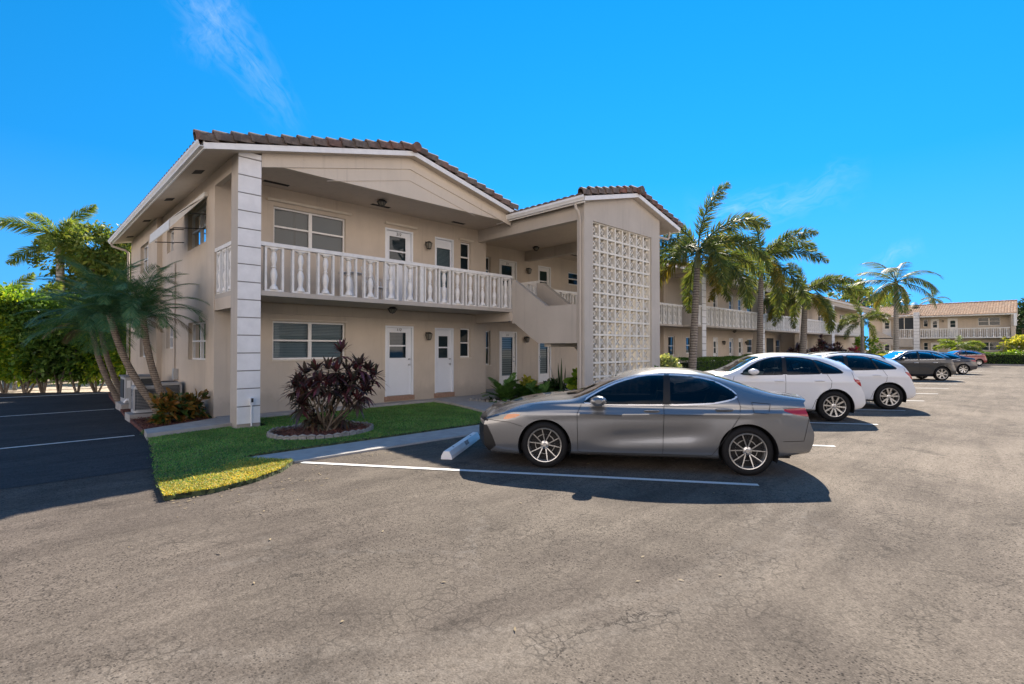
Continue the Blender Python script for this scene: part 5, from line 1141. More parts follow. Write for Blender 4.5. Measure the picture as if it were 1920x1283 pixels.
class CarBody:
    """half body lofted along s (rear hub 0, front negative), cut by signed distance functions, then mirrored"""
    def __init__(c, sp, ns=150, res=1.):
        c.sp = sp; s0, s1 = sp['s']; S = np.linspace(s0, s1, ns); c.n = ns
        W = crv(sp['W'], S); zb = crv(sp['zbot'], S); zbelt = crv(sp['zbelt'], S); zr = crv(sp['zrail'], S); zt = crv(sp['ztop'], S); yb = crv(sp['ybelt'], S); yr = crv(sp['yrail'], S)
        segs = [3, 9, 7, 8, 14, 7, 7]; rows = []
        for i in range(ns):
            z3 = min(sp['zc'], zbelt[i]-.06); z2 = min(.52, z3-.14)
            y3 = W[i]-.010; ym = W[i]; 
            cp = [(W[i]-.11, zb[i]), (W[i]-.025, zb[i]+.045), (ym, z2), (y3, z3), (min(yb[i], y3-.01), zbelt[i]), (yr[i], zr[i]), (yr[i]*.6, zt[i]-(zt[i]-zr[i])*.25), (0, zt[i])]
            cp = np.array(cp); ch = np.concatenate([[0], np.cumsum(np.hypot(*np.diff(cp, axis=0).T)+1e-4)])
            u = np.concatenate([np.linspace(ch[k], ch[k+1], segs[k]+1)[:-1] for k in range(7)]+[[ch[-1]]])
            yy = pchip(ch, cp[:, 0], u); zz = pchip(ch, cp[:, 1], u); rows.append(np.stack([np.full(len(u), S[i]), yy, zz], 1))
        G = np.array(rows)                                                # ns x m x 3
        # door hollow / rocker sculpt
        m = G.shape[1]
        if 'sculpt' in sp: G[:, :, 1] += sp['sculpt'](G[:, :, 0], G[:, :, 2])*(G[:, :, 1] > .6)
        # nose and tail profiles
        for key, end, sgn in (('nose', s0, -1), ('tail', s1, 1)):
            p = np.array(sp[key], float); tgt = pchip(p[:, 0], p[:, 1], G[:, :, 2].ravel()).reshape(G.shape[:2]); b0 = sp[key+'_blend']
            w = np.clip((G[:, :, 0]-b0)/(end-b0), 0, 1); w = w*w*(3-2*w)*.5+w*.5
            G[:, :, 0] += (tgt-end)*w
        # end caps bulging outwards in plan
        caps = []
        for idx, sgn, bul in ((0, -1, sp['nose_bulge']), (-1, 1, sp['tail_bulge'])):
            e = G[idx]; k = 9; cs = []
            for j in range(1, k+1):
                r = 1-(j/k); q = e.copy(); q[:, 1] *= math.sin(r*PI/2)**.75 if False else r**.8; rr = q[:, 1]/np.maximum(e[:, 1], 1e-6); rr = np.where(e[:, 1] > 1e-4, rr, 0)
                bz = np.interp(e[:, 2], [x[0] for x in bul], [x[1] for x in bul]); q[:, 0] += sgn*bz*(1-np.minimum(rr, 1)**2.2); cs.append(q)
            caps.append(cs)
        full = np.array(caps[0][::-1]+list(G)+caps[1]); a, b = full.shape[:2]
        V = full.reshape(-1, 3); I = np.arange(a*b).reshape(a, b)
        F = np.stack([I[:-1, :-1], I[:-1, 1:], I[1:, 1:], I[1:, :-1]], -1).reshape(-1, 4)
        bm = bmesh.new(); vs = [bm.verts.new(p) for p in V]
        for f in F:
            try: bm.faces.new([vs[i] for i in f])
            except ValueError: pass
        bmesh.ops.remove_doubles(bm, verts=bm.verts[:], dist=.0004)
        c.bm = bm; c.lay = bm.faces.layers.int.new('part')
    def co(c):
        c.bm.verts.ensure_lookup_table(); c.bm.verts.index_update(); return np.array([v.co[:] for v in c.bm.verts])
    def cut(c, fn):
        bm = c.bm; P = c.co(); val = fn(P); val = np.where(np.abs(val) < .0008, 0, val); val = dict(zip(bm.verts, val.tolist()))
        for e in list(bm.edges):
            a, b = e.verts; x, y = val[a], val[b]
            if x*y < 0 and abs(x) < .5 and abs(y) < .5:
                _, nv = bmesh.utils.edge_split(e, a, x/(x-y)); val[nv] = 0.
        for f in list(bm.faces):
            vs = list(f.verts); z = [i for i, v in enumerate(vs) if val[v] == 0]
            if len(z) < 2: continue
            sg = [val[v] for v in vs]
            if not (min(sg) < 0 < max(sg)): continue
            if len(z) == 2 and (z[1]-z[0]) not in (1, len(vs)-1):
                try: bmesh.utils.face_split(f, vs[z[0]], vs[z[1]])
                except Exception: pass
    def mark(c, fn, pid, only=None, thr=0.):
        bm = c.bm; fs = list(bm.faces); P = np.array([f.calc_center_median()[:] for f in fs]); v = fn(P)
        for f, x in zip(fs, v):
            if x < thr and (only is None or f[c.lay] in only): f[c.lay] = pid
    def nrm(c):
        c.bm.normal_update()
    def extract(c, pid):
        """(V,F) of the faces of one part"""
        idx = {}; V = []; F = []
        for f in c.bm.faces:
            if f[c.lay] in (pid if isinstance(pid, tuple) else (pid,)):
                q = []
                for v in f.verts:
                    if v not in idx: idx[v] = len(V); V.append(tuple(v.co))
                    q.append(idx[v])
                F.append(q)
        return V, F

def spoked_wheel(R, rim, width, style, hubcol='alloy'):
    """tyre and rim as builders, axle along y, outer face at y = 0 (facing +y)"""
    ty = MB(); w = width; h = R-rim
    prof = [(rim, -.012), (rim+.012, -.004), (rim+h*.45, .004), (R-.03, -.004), (R-.012, -.014), (R, -.03), (R, -w+.03), (R-.012, -w+.014), (rim+h*.5, -w), (rim, -w+.01)]
    ty.lathe(prof, (0, 0, 0), 48, 'y')
    rm = MB(); rm.lathe([(rim+.002, -.010), (rim-.004, -.002), (rim-.014, -.004), (rim-.022, -.022), (rim-.03, -.05), (rim-.03, -w+.02)], (0, 0, 0), 48, 'y', m=0)
    rm.lathe([(0, -.10), (rim-.03, -.10)], (0, 0, 0), 32, 'y', m=1)
    rm.lathe([(rim*.55, -.085), (rim*.58, -.085), (rim*.6, -.095)], (0, 0, 0), 32, 'y', m=0); rm.lathe([(0, -.018), (.026, -.018), (.03, -.03), (.058, -.038), (.062, -.06)], (0, 0, 0), 20, 'y', m=0)
    def spoke(a, a2, w0, w1, y0=-.032, y1=-.012, m=0, th=.02):
        r0, r1 = .06, rim-.010
        p = lambda r, an, off, y: (r*math.cos(an)-off*math.sin(an), y, r*math.sin(an)+off*math.cos(an))
        A = [p(r0, a, -w0, y0), p(r0, a, w0, y0), p(r0, a, w0*.8, y0-th), p(r0, a, -w0*.8, y0-th)]; B = [p(r1, a2, -w1, y1), p(r1, a2, w1, y1), p(r1, a2, w1*.8, y1-th), p(r1, a2, -w1*.8, y1-th)]
        rm.prism(A, B, m)
    if style == 'sedan':
        for k in range(5):
            a = k*2*PI/5+PI/2
            for s in (-1, 1):
                spoke(a+s*.17, a+s*.30, .0075, .0065, m=0); spoke(a+s*.10, a+s*.10, .014, .012, -.045, -.025, m=1)
    elif style == 'ten':
        for k in range(10):
            a = k*2*PI/10+.1; spoke(a, a, .015, .020)
    elif style == 'five':
        for k in range(5):
            a = k*2*PI/5+PI/2
            for s in (-1, 1): spoke(a+s*.10, a+s*.24, .020, .022)
            spoke(a, a, .012, .03, -.04, -.03, m=1)
    elif style == 'seven':
        for k in range(7):
            a = k*2*PI/7+PI/2; spoke(a, a, .024, .036)
    else:
        for k in range(5):
            a = k*2*PI/5+PI/2; spoke(a, a, .035, .045)
    for k in range(5):
        a = k*2*PI/5+PI/2; rm.lathe([(0, -.022), (.008, -.022), (.009, -.04)], (.05*math.cos(a), 0, .05*math.sin(a)), 8, 'y', m=0)
    return ty, rm

def build_car(name, spec, pos, fwd, label, group, paintmat, wheel, glass='car_glass_dark', trim='chrome', ns=150, detail=True, near=True):
    """pos: ground point below the rear axle centre; fwd: unit forward vector"""
    sp = spec; cb = CarBody(sp, ns); XZ = lambda P: P[:, [0, 2]]; R = sp['R']; wb = sp['wb']; AR = sp['arch']
    # --- cuts on the half shell
    def on_side(P, v, lim=.45): return np.where(P[:, 1] > lim, v, .4)
    for hx in (0., -wb): cb.cut(lambda P, hx=hx: on_side(P, np.hypot(P[:, 0]-hx, P[:, 2]-R*.97)-AR, .55))
    wins = [smooth_poly(w, 1) for w in sp['windows']]
    for w in wins:
        cb.cut(lambda P, w=w: on_side(P, sdpoly(XZ(P), w), .38))
    if detail:
        for w in wins: cb.cut(lambda P, w=w: on_side(P, sdpoly(XZ(P), w)-.020, .38))
    ws = sp['wscreen']; rs = sp['rscreen']        # ((s_bottom_centre, s_bottom_edge), (s_top_centre, s_top_edge))
    def scr(P, q, sg):
        yy = P[:, 1]/np.maximum(np.interp(P[:, 0], [x[0] for x in sp['yrail']], [x[1] for x in sp['yrail']]), .1)
        lo = q[0][0]+(q[0][1]-q[0][0])*np.minimum(yy, 1.2)**2; hi = q[1][0]+(q[1][1]-q[1][0])*np.minimum(yy, 1.2)**2
        a, b = (lo, hi) if q[0][0] < q[1][0] else (hi, lo)
        zl = np.interp(P[:, 0], [x[0] for x in sp['zbelt']], [x[1] for x in sp['zbelt']]) - (.2 if q[0][0] > 0 or sg == 1 else 0)
        return np.maximum.reduce([a-P[:, 0], P[:, 0]-b, (yy-.94)*.6, (zl-P[:, 2])])
    cb.cut(lambda P: scr(P, ws, -1)); cb.cut(lambda P: scr(P, rs, 1))
    hl = smooth_poly(sp['headlight'], 1); tl = smooth_poly(sp['taillight'], 1)
    cb.cut(lambda P: on_side(P, sdpoly(XZ(P), hl), sp.get('hl_in', .45))); cb.cut(lambda P: on_side(P, sdpoly(XZ(P), tl), sp.get('tl_in', .5)))
    if 'amber' in sp and detail: cb.cut(lambda P: on_side(P, sdpoly(XZ(P), sp['amber']), .5))
    for pl_ in sp.get('black', []): cb.cut(lambda P, q=pl_: on_side(P, sdpoly(XZ(P), q), .3))
    gaps = sp['gaps'] if detail else sp['gaps'][:2]
    gw = .0042 if near else .006
    # --- classify
    for q in sp.get('black', []): cb.mark(lambda P, q=q: on_side(P, sdpoly(XZ(P), q), .3), 4)
    cb.mark(lambda P: on_side(P, sdpoly(XZ(P), hl), sp.get('hl_in', .45)), 20); cb.mark(lambda P: on_side(P, sdpoly(XZ(P), tl), sp.get('tl_in', .5)), 22)
    if 'amber' in sp and detail: cb.mark(lambda P: on_side(P, sdpoly(XZ(P), sp['amber']), .5), 21, only=(20,))
    if detail:
        for w in wins: cb.mark(lambda P, w=w: on_side(P, sdpoly(XZ(P), w)-.020, .38), 3)
        allw = lambda P: np.minimum.reduce([sdpoly(XZ(P), w) for w in wins])
        if len(wins) > 1:                    # pillars between the panes are black
            a = [max(p[0] for p in w) for w in sp['windows']][0]
            hull = sp['daylight']; cb.mark(lambda P: np.where((sdpoly(XZ(P), hull) < -.0) & (P[:, 1] > .38), -1, 1), 4, only=(0, 3, 2))
    for k, w in enumerate(wins): cb.mark(lambda P, w=w: on_side(P, sdpoly(XZ(P), w), .38), 10+k)
    cb.mark(lambda P: scr(P, ws, -1), 30); cb.mark(lambda P: scr(P, rs, 1), 31)
    for hx in (0., -wb): cb.mark(lambda P, hx=hx: on_side(P, np.hypot(P[:, 0]-hx, P[:, 2]-R*.97)-AR, .55), 99)
    # --- to world
    yaw = math.atan2(fwd[1], fwd[0]); root = empty(name, (pos[0], pos[1], 0), label, 'car', group); root.rotation_euler = (0, 0, yaw)
    # children are built in car-local coordinates (x forward, y left); root origin treated as zero
    def loc(V, side): return [(-x, side*y, z) for x, y, z in V]
    def mk(nm, V, F, mat, parent=root, sm=40, ms=None):
        q = MB(); q.add(V, F); 
        if ms: q.m = ms
        o = q.build(nm, mat, None, sm); o.parent = parent; return o
    PM = M[paintmat]; lay = cb.lay; mats = [PM, M['car_gap'], M[trim], M['car_black']]; mp = {0: 0, 2: 1, 3: 2, 4: 3}
    V = []; F = []; ms = []
    for side in (1, -1):
        idx = {}
        for f in cb.bm.faces:
            p = f[lay]
            if p in mp:
                q = []
                for v in f.verts:
                    if v not in idx: idx[v] = len(V); V.append((-v.co.x, side*v.co.y, v.co.z))
                    q.append(idx[v])
                F.append(q if side == 1 else q[::-1]); ms.append(mp[p])
    # shut lines laid along the panel surface
    from mathutils.bvhtree import BVHTree
    cb.nrm(); bvh = BVHTree.FromBMesh(cb.bm)
    for g in gaps:
        pts = []
        for a, b in zip(np.array(g[:-1], float), np.array(g[1:], float)):
            k = max(1, int(np.hypot(*(b-a))/.03)); pts += [a+(b-a)*i/k for i in range(k)]
        pts.append(np.array(g[-1], float)); rows = []
        for i, p in enumerate(pts):
            t = pts[min(i+1, len(pts)-1)]-pts[max(i-1, 0)]; t = t/(np.hypot(*t)+1e-9); q = np.array([-t[1], t[0]])*gw; r2 = []
            for w_ in (p-q, p+q):
                h = bvh.ray_cast(Vector((w_[0], 2., w_[1])), Vector((0, -1, 0)))
                r2.append((w_[0], h[0].y+.0012, w_[1]) if h[0] is not None and h[0].y > .45 else None)
            rows.append(r2)
        for r1, r2 in zip(rows[:-1], rows[1:]):
            if None in r1 or None in r2: continue
            for side in (1, -1):
                o = len(V)
                for c in (r1[0], r1[1], r2[1], r2[0]): V.append((-c[0], side*c[1], c[2]))
                F.append([o, o+1, o+2, o+3] if side == 1 else [o+3, o+2, o+1, o]); ms.append(1)
    # rolled wheel-arch lips
    for side in (1, -1):
        for hx in (0., -wb):
            n = 40; yo = float(crv(sp['W'], hx)[0])
            a0 = -.35; an = [a0+(PI-2*a0)*i/n for i in range(n+1)]
            o = len(V)
            for a in an:
                x, z = hx+AR*math.cos(a), R*.97+AR*math.sin(a)
                for dy, dr in ((-.004, 0), (-.03, -.012), (-.28, -.012)):
                    V.append((-(hx+(AR+dr)*math.cos(a)), side*(yo+dy-.0), R*.97+(AR+dr)*math.sin(a)))
            for i in range(n):
                F.append([o+3*i, o+3*i+1, o+3*i+4, o+3*i+3]); ms.append(3); F.append([o+3*i+1, o+3*i+2, o+3*i+5, o+3*i+4]); ms.append(3)
    body = mk('body', V, F, mats, ms=ms)
    bmx = bmesh.new(); bmx.from_mesh(body.data); bmesh.ops.recalc_face_normals(bmx, faces=bmx.faces[:]); bmx.to_mesh(body.data); bmx.free(); body.data.set_sharp_from_angle(angle=math.radians(35))
    # underbody and inner wells
    s0, s1 = sp['s']; q = MB(); Wm = .80
    q.box(-s1+.12, -s0-.12, -Wm+.1, Wm-.1, .22, .34); q.box(-s1+.12, -.45, -Wm+.05, Wm-.05, .26, .5); q.box(.45, wb-.45, -Wm, Wm, .21, .40); q.box(wb+.45, -s0-.12, -Wm+.05, Wm-.05, .24, .5)
    q.box(-.45, .45, -.52, .52, .3, .75); q.box(wb-.45, wb+.45, -.52, .52, .3, .75)
    u = q.build('underbody', M['car_black'], None); u.parent = root
    # glass
    for k in range(len(wins)):
        VV, FF = cb.extract(10+k)
        for side in (1, -1): mk('side_window', loc([(x, y-.006, z) for x, y, z in VV], side), FF, M[glass[k] if isinstance(glass, tuple) else glass])
    for pid, nm, gm in ((30, 'windshield', sp.get('wsglass', 'windshield_glass')), (31, 'rear_window', glass[-1] if isinstance(glass, tuple) else glass)):
        VV, FF = cb.extract(pid)
        if FF: mk(nm, loc(VV, 1)+loc(VV, -1), FF+[[i+len(VV) for i in f[::-1]] for f in FF], M[gm])
    for side in (1, -1):
        VV, FF = cb.extract((20, 21)); 
        V1, F1 = cb.extract(20); h = mk('headlight', loc(V1, side), F1, M['lamp_clear'])
        V1, F1 = cb.extract(21)
        if F1: mk('turn_signal', loc(V1, side), F1, M['amber'], h)
        V1, F1 = cb.extract(22); mk('taillight', loc(V1, side), F1, M['tail_red'])
    cb.bm.free()
    # wheels
    ty, rm = spoked_wheel(R, sp['rim'], .225, wheel); tsrc = rsrc = None
    for hx in (0., wb):
        yo = float(crv(sp['W'], -hx)[0])-.018
        for side in (1, -1):
            e = bpy.data.objects.new('wheel', None); COL.objects.link(e); e.parent = root; e.location = (hx, side*yo, R); e.rotation_euler = (0, .4*hx, 0 if side == 1 else PI)
            if tsrc is None:
                tsrc = ty.build('tyre', M['rubber'], None, 50); tsrc.parent = e; rsrc = rm.build('rim', [M['alloy'], M['alloy_dark']], None, 30); rsrc.parent = e
            else:
                for s_, nm in ((tsrc, 'tyre'), (rsrc, 'rim')): inst(s_, nm, e, (0, 0, 0))
    # mirrors, handles, seats
    for side in (1, -1):
        mx, mz = sp['mirror']; yw = float(crv(sp['W'], mx)[0]); q = MB(); n = 12
        rings = []
        for t, w_, h_ in ((0, .05, .025), (.02, .11, .055), (.07, .135, .070), (.14, .14, .072), (.20, .12, .062), (.225, .06, .03)):
            rings.append([(-mx+w_*math.cos(2*PI*i/n)*.85+.03, side*(yw-.02+t), mz+h_*math.sin(2*PI*i/n)) for i in range(n)])
        for a, b in zip(rings[:-1], rings[1:]): q.add(a+b, [(i, (i+1) % n, n+(i+1) % n, n+i) for i in range(n)])
        q.add(rings[-1], [tuple(range(n))])
        mo = q.build('door_mirror', PM, None, 50); mo.parent = root
        q = MB(); q.prism([(-mx-.03, side*(yw-.10), mz-.10), (-mx+.07, side*(yw-.10), mz-.10), (-mx+.07, side*(yw-.10), mz-.04), (-mx-.03, side*(yw-.10), mz-.04)], [(-mx-.01, side*(yw+.05), mz-.07), (-mx+.06, side*(yw+.05), mz-.07), (-mx+.06, side*(yw+.05), mz-.03), (-mx-.01, side*(yw+.05), mz-.03)])
        o = q.build('mirror_foot', M['car_black'], None); o.parent = mo
        for hx_, hz in sp['handles']:
            q = MB(); yw2 = float(crv(sp['W'], hx_)[0])-sp.get('handle_in', .025); pts = [(-hx_+.11, side*(yw2-.005), hz), (-hx_+.09, side*(yw2+.022), hz+.004), (-hx_, side*(yw2+.028), hz+.008), (-hx_-.09, side*(yw2+.022), hz+.004), (-hx_-.11, side*(yw2-.005), hz)]
            q.tube(pts, [.010, .014, .015, .014, .010], 8); o = q.build('door_handle', M[sp.get('handlemat', paintmat)], None, 60); o.parent = root
    if 'rails' in sp:
        for side in (1, -1):
            S_ = np.linspace(-1.75, .05, 14); zr_ = crv(sp['zrail'], S_); yr_ = crv(sp['yrail'], S_); q = MB(); q.tube([(-a, side*(y-.005), z+(.045 if 0 < i < 13 else .0)) for i, (a, y, z) in enumerate(zip(S_, yr_, zr_))], .016, 8)
            o = q.build('roof_rail', M[sp['rails']], None, 60); o.parent = root
    q = MB(); zs = sp['seatz']
    for (x, y) in ((wb*.52, .38), (wb*.52, -.38), (wb*.22, .40), (wb*.22, -.40)):
        q = MB(); q.prism([(x-.28, y-.24, zs), (x+.26, y-.24, zs), (x+.26, y+.24, zs), (x-.28, y+.24, zs)], [(x-.28, y-.22, zs+.15), (x+.24, y-.22, zs+.17), (x+.24, y+.22, zs+.17), (x-.28, y+.22, zs+.15)])
        q.prism([(x-.32, y-.23, zs+.12), (x-.18, y-.23, zs+.12), (x-.18, y+.23, zs+.12), (x-.32, y+.23, zs+.12)], [(x-.50, y-.19, zs+.64), (x-.41, y-.19, zs+.66), (x-.41, y+.19, zs+.66), (x-.50, y+.19, zs+.64)])
        q.prism([(x-.51, y-.12, zs+.68), (x-.42, y-.12, zs+.68), (x-.42, y+.12, zs+.68), (x-.51, y+.12, zs+.68)], [(x-.54, y-.10, zs+.85), (x-.45, y-.10, zs+.85), (x-.45, y+.10, zs+.85), (x-.54, y+.10, zs+.85)])
        o = q.build('seat', M[sp.get('seatmat', 'seat_fabric')], None); o.parent = root
    q = MB(); q.prism([(wb*.80, -.68, .6), (wb*.80, .68, .6), (wb*1.02, .70, .6), (wb*1.02, -.70, .6)], [(wb*.82, -.66, sp['dashz']), (wb*.82, .66, sp['dashz']), (wb*1.0, .66, sp['dashz']-.02), (wb*1.0, -.66, sp['dashz']-.02)]); o = q.build('dashboard', M['car_black'], None); o.parent = root
    return root

SEDAN = dict(s=(-3.55, .72), wb=2.78, R=.335, rim=.248, arch=.385, zc=.80,
    W=[(-3.60, .80), (-3.35, .865), (-3.0, .905), (-2.3, .905), (-1.3, .90), (-.6, .905), (0, .92), (.3, .905), (.6, .86), (.75, .83)],
    zbot=[(-3.6, .17), (-3.25, .17), (-2.4, .20), (-.4, .20), (.35, .24), (.75, .30)],
    zbelt=[(-3.60, .73), (-3.45, .80), (-3.2, .87), (-2.8, .925), (-2.3, .955), (-1.9, .94), (-1.1, .95), (-.44, .985), (-.1, 1.02), (.3, 1.02), (.72, .985)],
    zrail=[(-3.60, .78), (-3.45, .845), (-3.2, .91), (-2.8, .965), (-2.4, .995), (-2.2, 1.05), (-1.93, 1.19), (-1.69, 1.29), (-1.36, 1.375), (-1.05, 1.40), (-.69, 1.385), (-.40, 1.335), (-.1, 1.25), (.2, 1.155), (.5, 1.075), (.72, 1.03)],
    ztop=[(-3.60, .80), (-3.45, .865), (-3.2, .935), (-2.8, .995), (-2.4, 1.035), (-2.15, 1.13), (-1.93, 1.235), (-1.69, 1.33), (-1.36, 1.41), (-1.05, 1.44), (-.69, 1.43), (-.40, 1.38), (-.1, 1.295), (.2, 1.19), (.5, 1.09), (.72, 1.05)],
    ybelt=[(-3.6, .70), (-3.3, .78), (-2.8, .84), (-2.2, .855), (-1, .86), (-.3, .86), (.3, .83), (.72, .76)],
    yrail=[(-3.6, .60), (-3.2, .66), (-2.8, .72), (-2.4, .76), (-2.15, .74), (-1.7, .655), (-1.2, .60), (-.7, .59), (-.3, .61), (.1, .65), (.5, .70), (.72, .70)],
    nose=[(.15, -3.55), (.30, -3.68), (.48, -3.70), (.62, -3.69), (.74, -3.62), (.80, -3.55)], nose_blend=-3.0, nose_bulge=[(.1, .12), (.3, .20), (.7, .20), (.85, .16)],
    tail=[(.25, .72), (.32, .80), (.58, .86), (.70, .82), (.92, .77), (.985, .76), (1.03, .80), (1.06, .82)], tail_blend=.30, tail_bulge=[(.2, .06), (.5, .13), (1.0, .12)],
    sculpt=lambda s, z: -.022*np.exp(-((z-(.43+.07*(s+2.4)))/.12)**2)*np.clip((s+2.2)/.5, 0, 1)*np.clip((-.42-s)/.35, 0, 1)+.014*np.exp(-((z-(.81+.025*(s+1.4)))/.022)**2)*np.clip((s+3.1)/.5, 0, 1)*np.clip((.6-s)/.3, 0, 1)-.012*np.exp(-((z-.90)/.03)**2),
    daylight=[(-2.23, .965), (-1.9, .938), (-1.1, .953), (-.44, .985), (-.19, 1.04), (-.12, 1.085), (-.19, 1.16), (-.40, 1.275), (-.69, 1.335), (-1.05, 1.355), (-1.36, 1.34), (-1.69, 1.25), (-1.93, 1.145)],
    windows=[[(-2.24, .968), (-2.05, .95), (-1.6, .944), (-1.115, .952), (-1.112, .96), (-1.085, 1.34), (-1.09, 1.353), (-1.36, 1.343), (-1.69, 1.255), (-1.93, 1.15)], [(-1.01, .955), (-.75, .966), (-.44, .985), (-.19, 1.04), (-.12, 1.085), (-.19, 1.16), (-.40, 1.275), (-.69, 1.335), (-.98, 1.352), (-.995, 1.345), (-1.015, .97)]],
    wscreen=((-2.50, -2.34), (-1.72, -1.60)), rscreen=((.42, .30), (-.42, -.35)),
    headlight=[(-3.09, .795), (-3.62, .735), (-3.70, .70), (-3.55, .675), (-3.22, .715)], amber=[(-3.08, .80), (-3.32, .775), (-3.40, .70), (-3.2, .70)], hl_in=.35,
    taillight=[(.42, .905), (.60, .925), (.95, .935), (.95, .83), (.70, .815)], tl_in=.45,
    black=[[(-3.9, .60), (-3.64, .60), (-3.56, .45), (-3.50, .30), (-3.62, .21), (-3.9, .2)], [(-3.9, .79), (-3.66, .73), (-3.62, .66), (-3.9, .66)]],
    gaps=[[(-2.24, .955), (-2.31, .80), (-2.30, .27), (-2.25, .245), (-1.13, .255), (-1.12, .30), (-1.10, .945)], [(-.12, 1.05), (-.09, .94), (-.11, .80), (-.37, .40), (-.47, .262), (-.55, .25), (-1.12, .255)], [(.06, 1.0), (.08, .86), (.27, .85), (.30, .98), (.06, 1.0)], [(.45, .48), (.72, .49), (.80, .80)], [(-3.62, .68), (-3.30, .655), (-3.10, .60)]],
    mirror=(-1.98, 1.0), handles=[(-1.27, .86), (-.30, .895)], seatz=.38, dashz=.98)
def ramp_of(d, **k): q = dict(d); q.update(k); return q
SUV = dict(s=(-3.55, .45), wb=2.81, R=.36, rim=.25, arch=.425, zc=.86,
    W=[(-3.6, .84), (-3.35, .91), (-3.0, .94), (-2.3, .935), (-1.3, .93), (0, .94), (.3, .925), (.5, .88)],
    zbot=[(-3.6, .22), (-3.2, .22), (-2.4, .24), (-.4, .24), (.3, .27), (.5, .30)],
    zbelt=[(-3.6, .86), (-3.4, .93), (-3.0, 1.0), (-2.5, 1.05), (-2.03, 1.08), (-1.03, 1.105), (.0, 1.14), (.25, 1.16), (.45, 1.16)],
    zrail=[(-3.6, .90), (-3.4, .97), (-3.0, 1.04), (-2.6, 1.09), (-2.35, 1.13), (-2.1, 1.22), (-1.75, 1.42), (-1.4, 1.53), (-1.0, 1.56), (-.6, 1.55), (-.2, 1.50), (.1, 1.42), (.45, 1.31)],
    ztop=[(-3.6, .93), (-3.4, 1.0), (-3.0, 1.07), (-2.6, 1.12), (-2.35, 1.17), (-2.1, 1.29), (-1.75, 1.48), (-1.4, 1.59), (-1.0, 1.625), (-.6, 1.62), (-.2, 1.575), (.1, 1.51), (.45, 1.41)],
    ybelt=[(-3.6, .74), (-3.2, .83), (-2.6, .875), (-2, .885), (0, .88), (.45, .83)],
    yrail=[(-3.6, .64), (-3.2, .70), (-2.6, .75), (-2.3, .77), (-1.75, .67), (-1.2, .63), (-.4, .62), (.1, .61), (.45, .60)],
    nose=[(.2, -3.52), (.35, -3.64), (.6, -3.67), (.80, -3.64), (.93, -3.55)], nose_blend=-3.0, nose_bulge=[(.2, .12), (.5, .2), (.9, .18)],
    tail=[(.25, .52), (.32, .60), (.45, .68), (.62, .66), (.80, .60), (.92, .58), (1.10, .50), (1.30, .40), (1.41, .38)], tail_blend=-.1, tail_bulge=[(.2, .06), (.5, .14), (1.0, .14), (1.4, .12)],
    sculpt=lambda s, z: .010*np.exp(-((z-.93)/.035)**2)*np.clip((s+3.2)/.5, 0, 1)-.012*np.exp(-((z-.52)/.12)**2)*np.clip((s+2.2)/.5, 0, 1)*np.clip((-.45-s)/.3, 0, 1),
    daylight=[(-2.10, 1.10), (-2.03, 1.085), (-1.03, 1.11), (.2, 1.15), (.22, 1.165), (.05, 1.28), (-.26, 1.42), (-.65, 1.495), (-1.01, 1.51), (-1.37, 1.485), (-1.72, 1.37)],
    windows=[[(-2.10, 1.10), (-1.8, 1.095), (-1.14, 1.108), (-1.135, 1.12), (-1.10, 1.50), (-1.12, 1.508), (-1.37, 1.485), (-1.72, 1.37)], [(-1.03, 1.11), (-.32, 1.132), (-.30, 1.14), (-.42, 1.44), (-.44, 1.452), (-.65, 1.495), (-.99, 1.508), (-1.01, 1.50), (-1.04, 1.125)], [(-.24, 1.137), (.18, 1.15), (.20, 1.165), (.05, 1.28), (-.26, 1.415), (-.37, 1.44), (-.375, 1.43), (-.255, 1.145)]],
    wscreen=((-2.48, -2.30), (-1.62, -1.50)), rscreen=((.60, .50), (.32, .34)),
    headlight=[(-3.05, .93), (-3.55, .88), (-3.7, .80), (-3.5, .74), (-3.2, .82)], hl_in=.4,
    taillight=[(.40, 1.0), (.52, 1.0), (.72, .93), (.72, .81), (.58, .82)], tl_in=.42,
    black=[[(-3.9, .85), (-3.66, .80), (-3.62, .5), (-3.9, .45)]],
    gaps=[[(-2.24, 1.05), (-2.30, .85), (-2.28, .29), (-2.2, .27), (-1.09, .275), (-1.07, 1.10)], [(-.16, 1.13), (-.06, .95), (-.08, .80), (-.42, .50), (-.50, .275), (-1.09, .275)], [(.41, 1.16), (.44, 1.02)]],
    mirror=(-1.80, 1.17), handles=[(-1.22, .94), (-.32, .955)], seatz=.55, dashz=1.08, handle_in=.02)
HF = np.array([-.593, .805]); 
def park(px_or_rear, spec, off=0.):
    """rear axle centre from the near rear tyre's contact pixel"""
    d = FWD+RGT*(px_or_rear[0]-960)/952.-np.array([0, 0, 1])*(px_or_rear[1]-652.)/952.; t = 1.75/-d[2]
    n_ = np.array([-.805, -.593]); W = float(crv(spec['W'], 0)[0]); return d[:2]*t-n_*(W-.03)
u_ = np.array([7.155-5.505, 2.70-4.94]); u_ = -u_/np.linalg.norm(u_)
n_ = np.array([-u_[1], u_[0]])
build_car('parked_car', SEDAN, np.array([7.155, 2.70])-n_*.885, u_, 'metallic grey sedan in the first stall, nose over the white wheel stop', 'cars parked in the angled stalls', 'paint_grey', 'sedan', ns=230)
build_car('parked_car', SUV, park((1564, 790.5), SUV), HF, 'white crossover with ten spoke wheels, right behind the grey sedan', 'cars parked in the angled stalls', 'paint_white', 'ten', glass=('car_glass', 'car_glass_dark', 'car_glass_dark'), trim='car_black', ns=150)
SUV2 = ramp_of(SUV, rails='car_black', taillight=[(.40, 1.07), (.50, 1.06), (.72, .94), (.72, .84), (.60, .83), (.52, .93)])
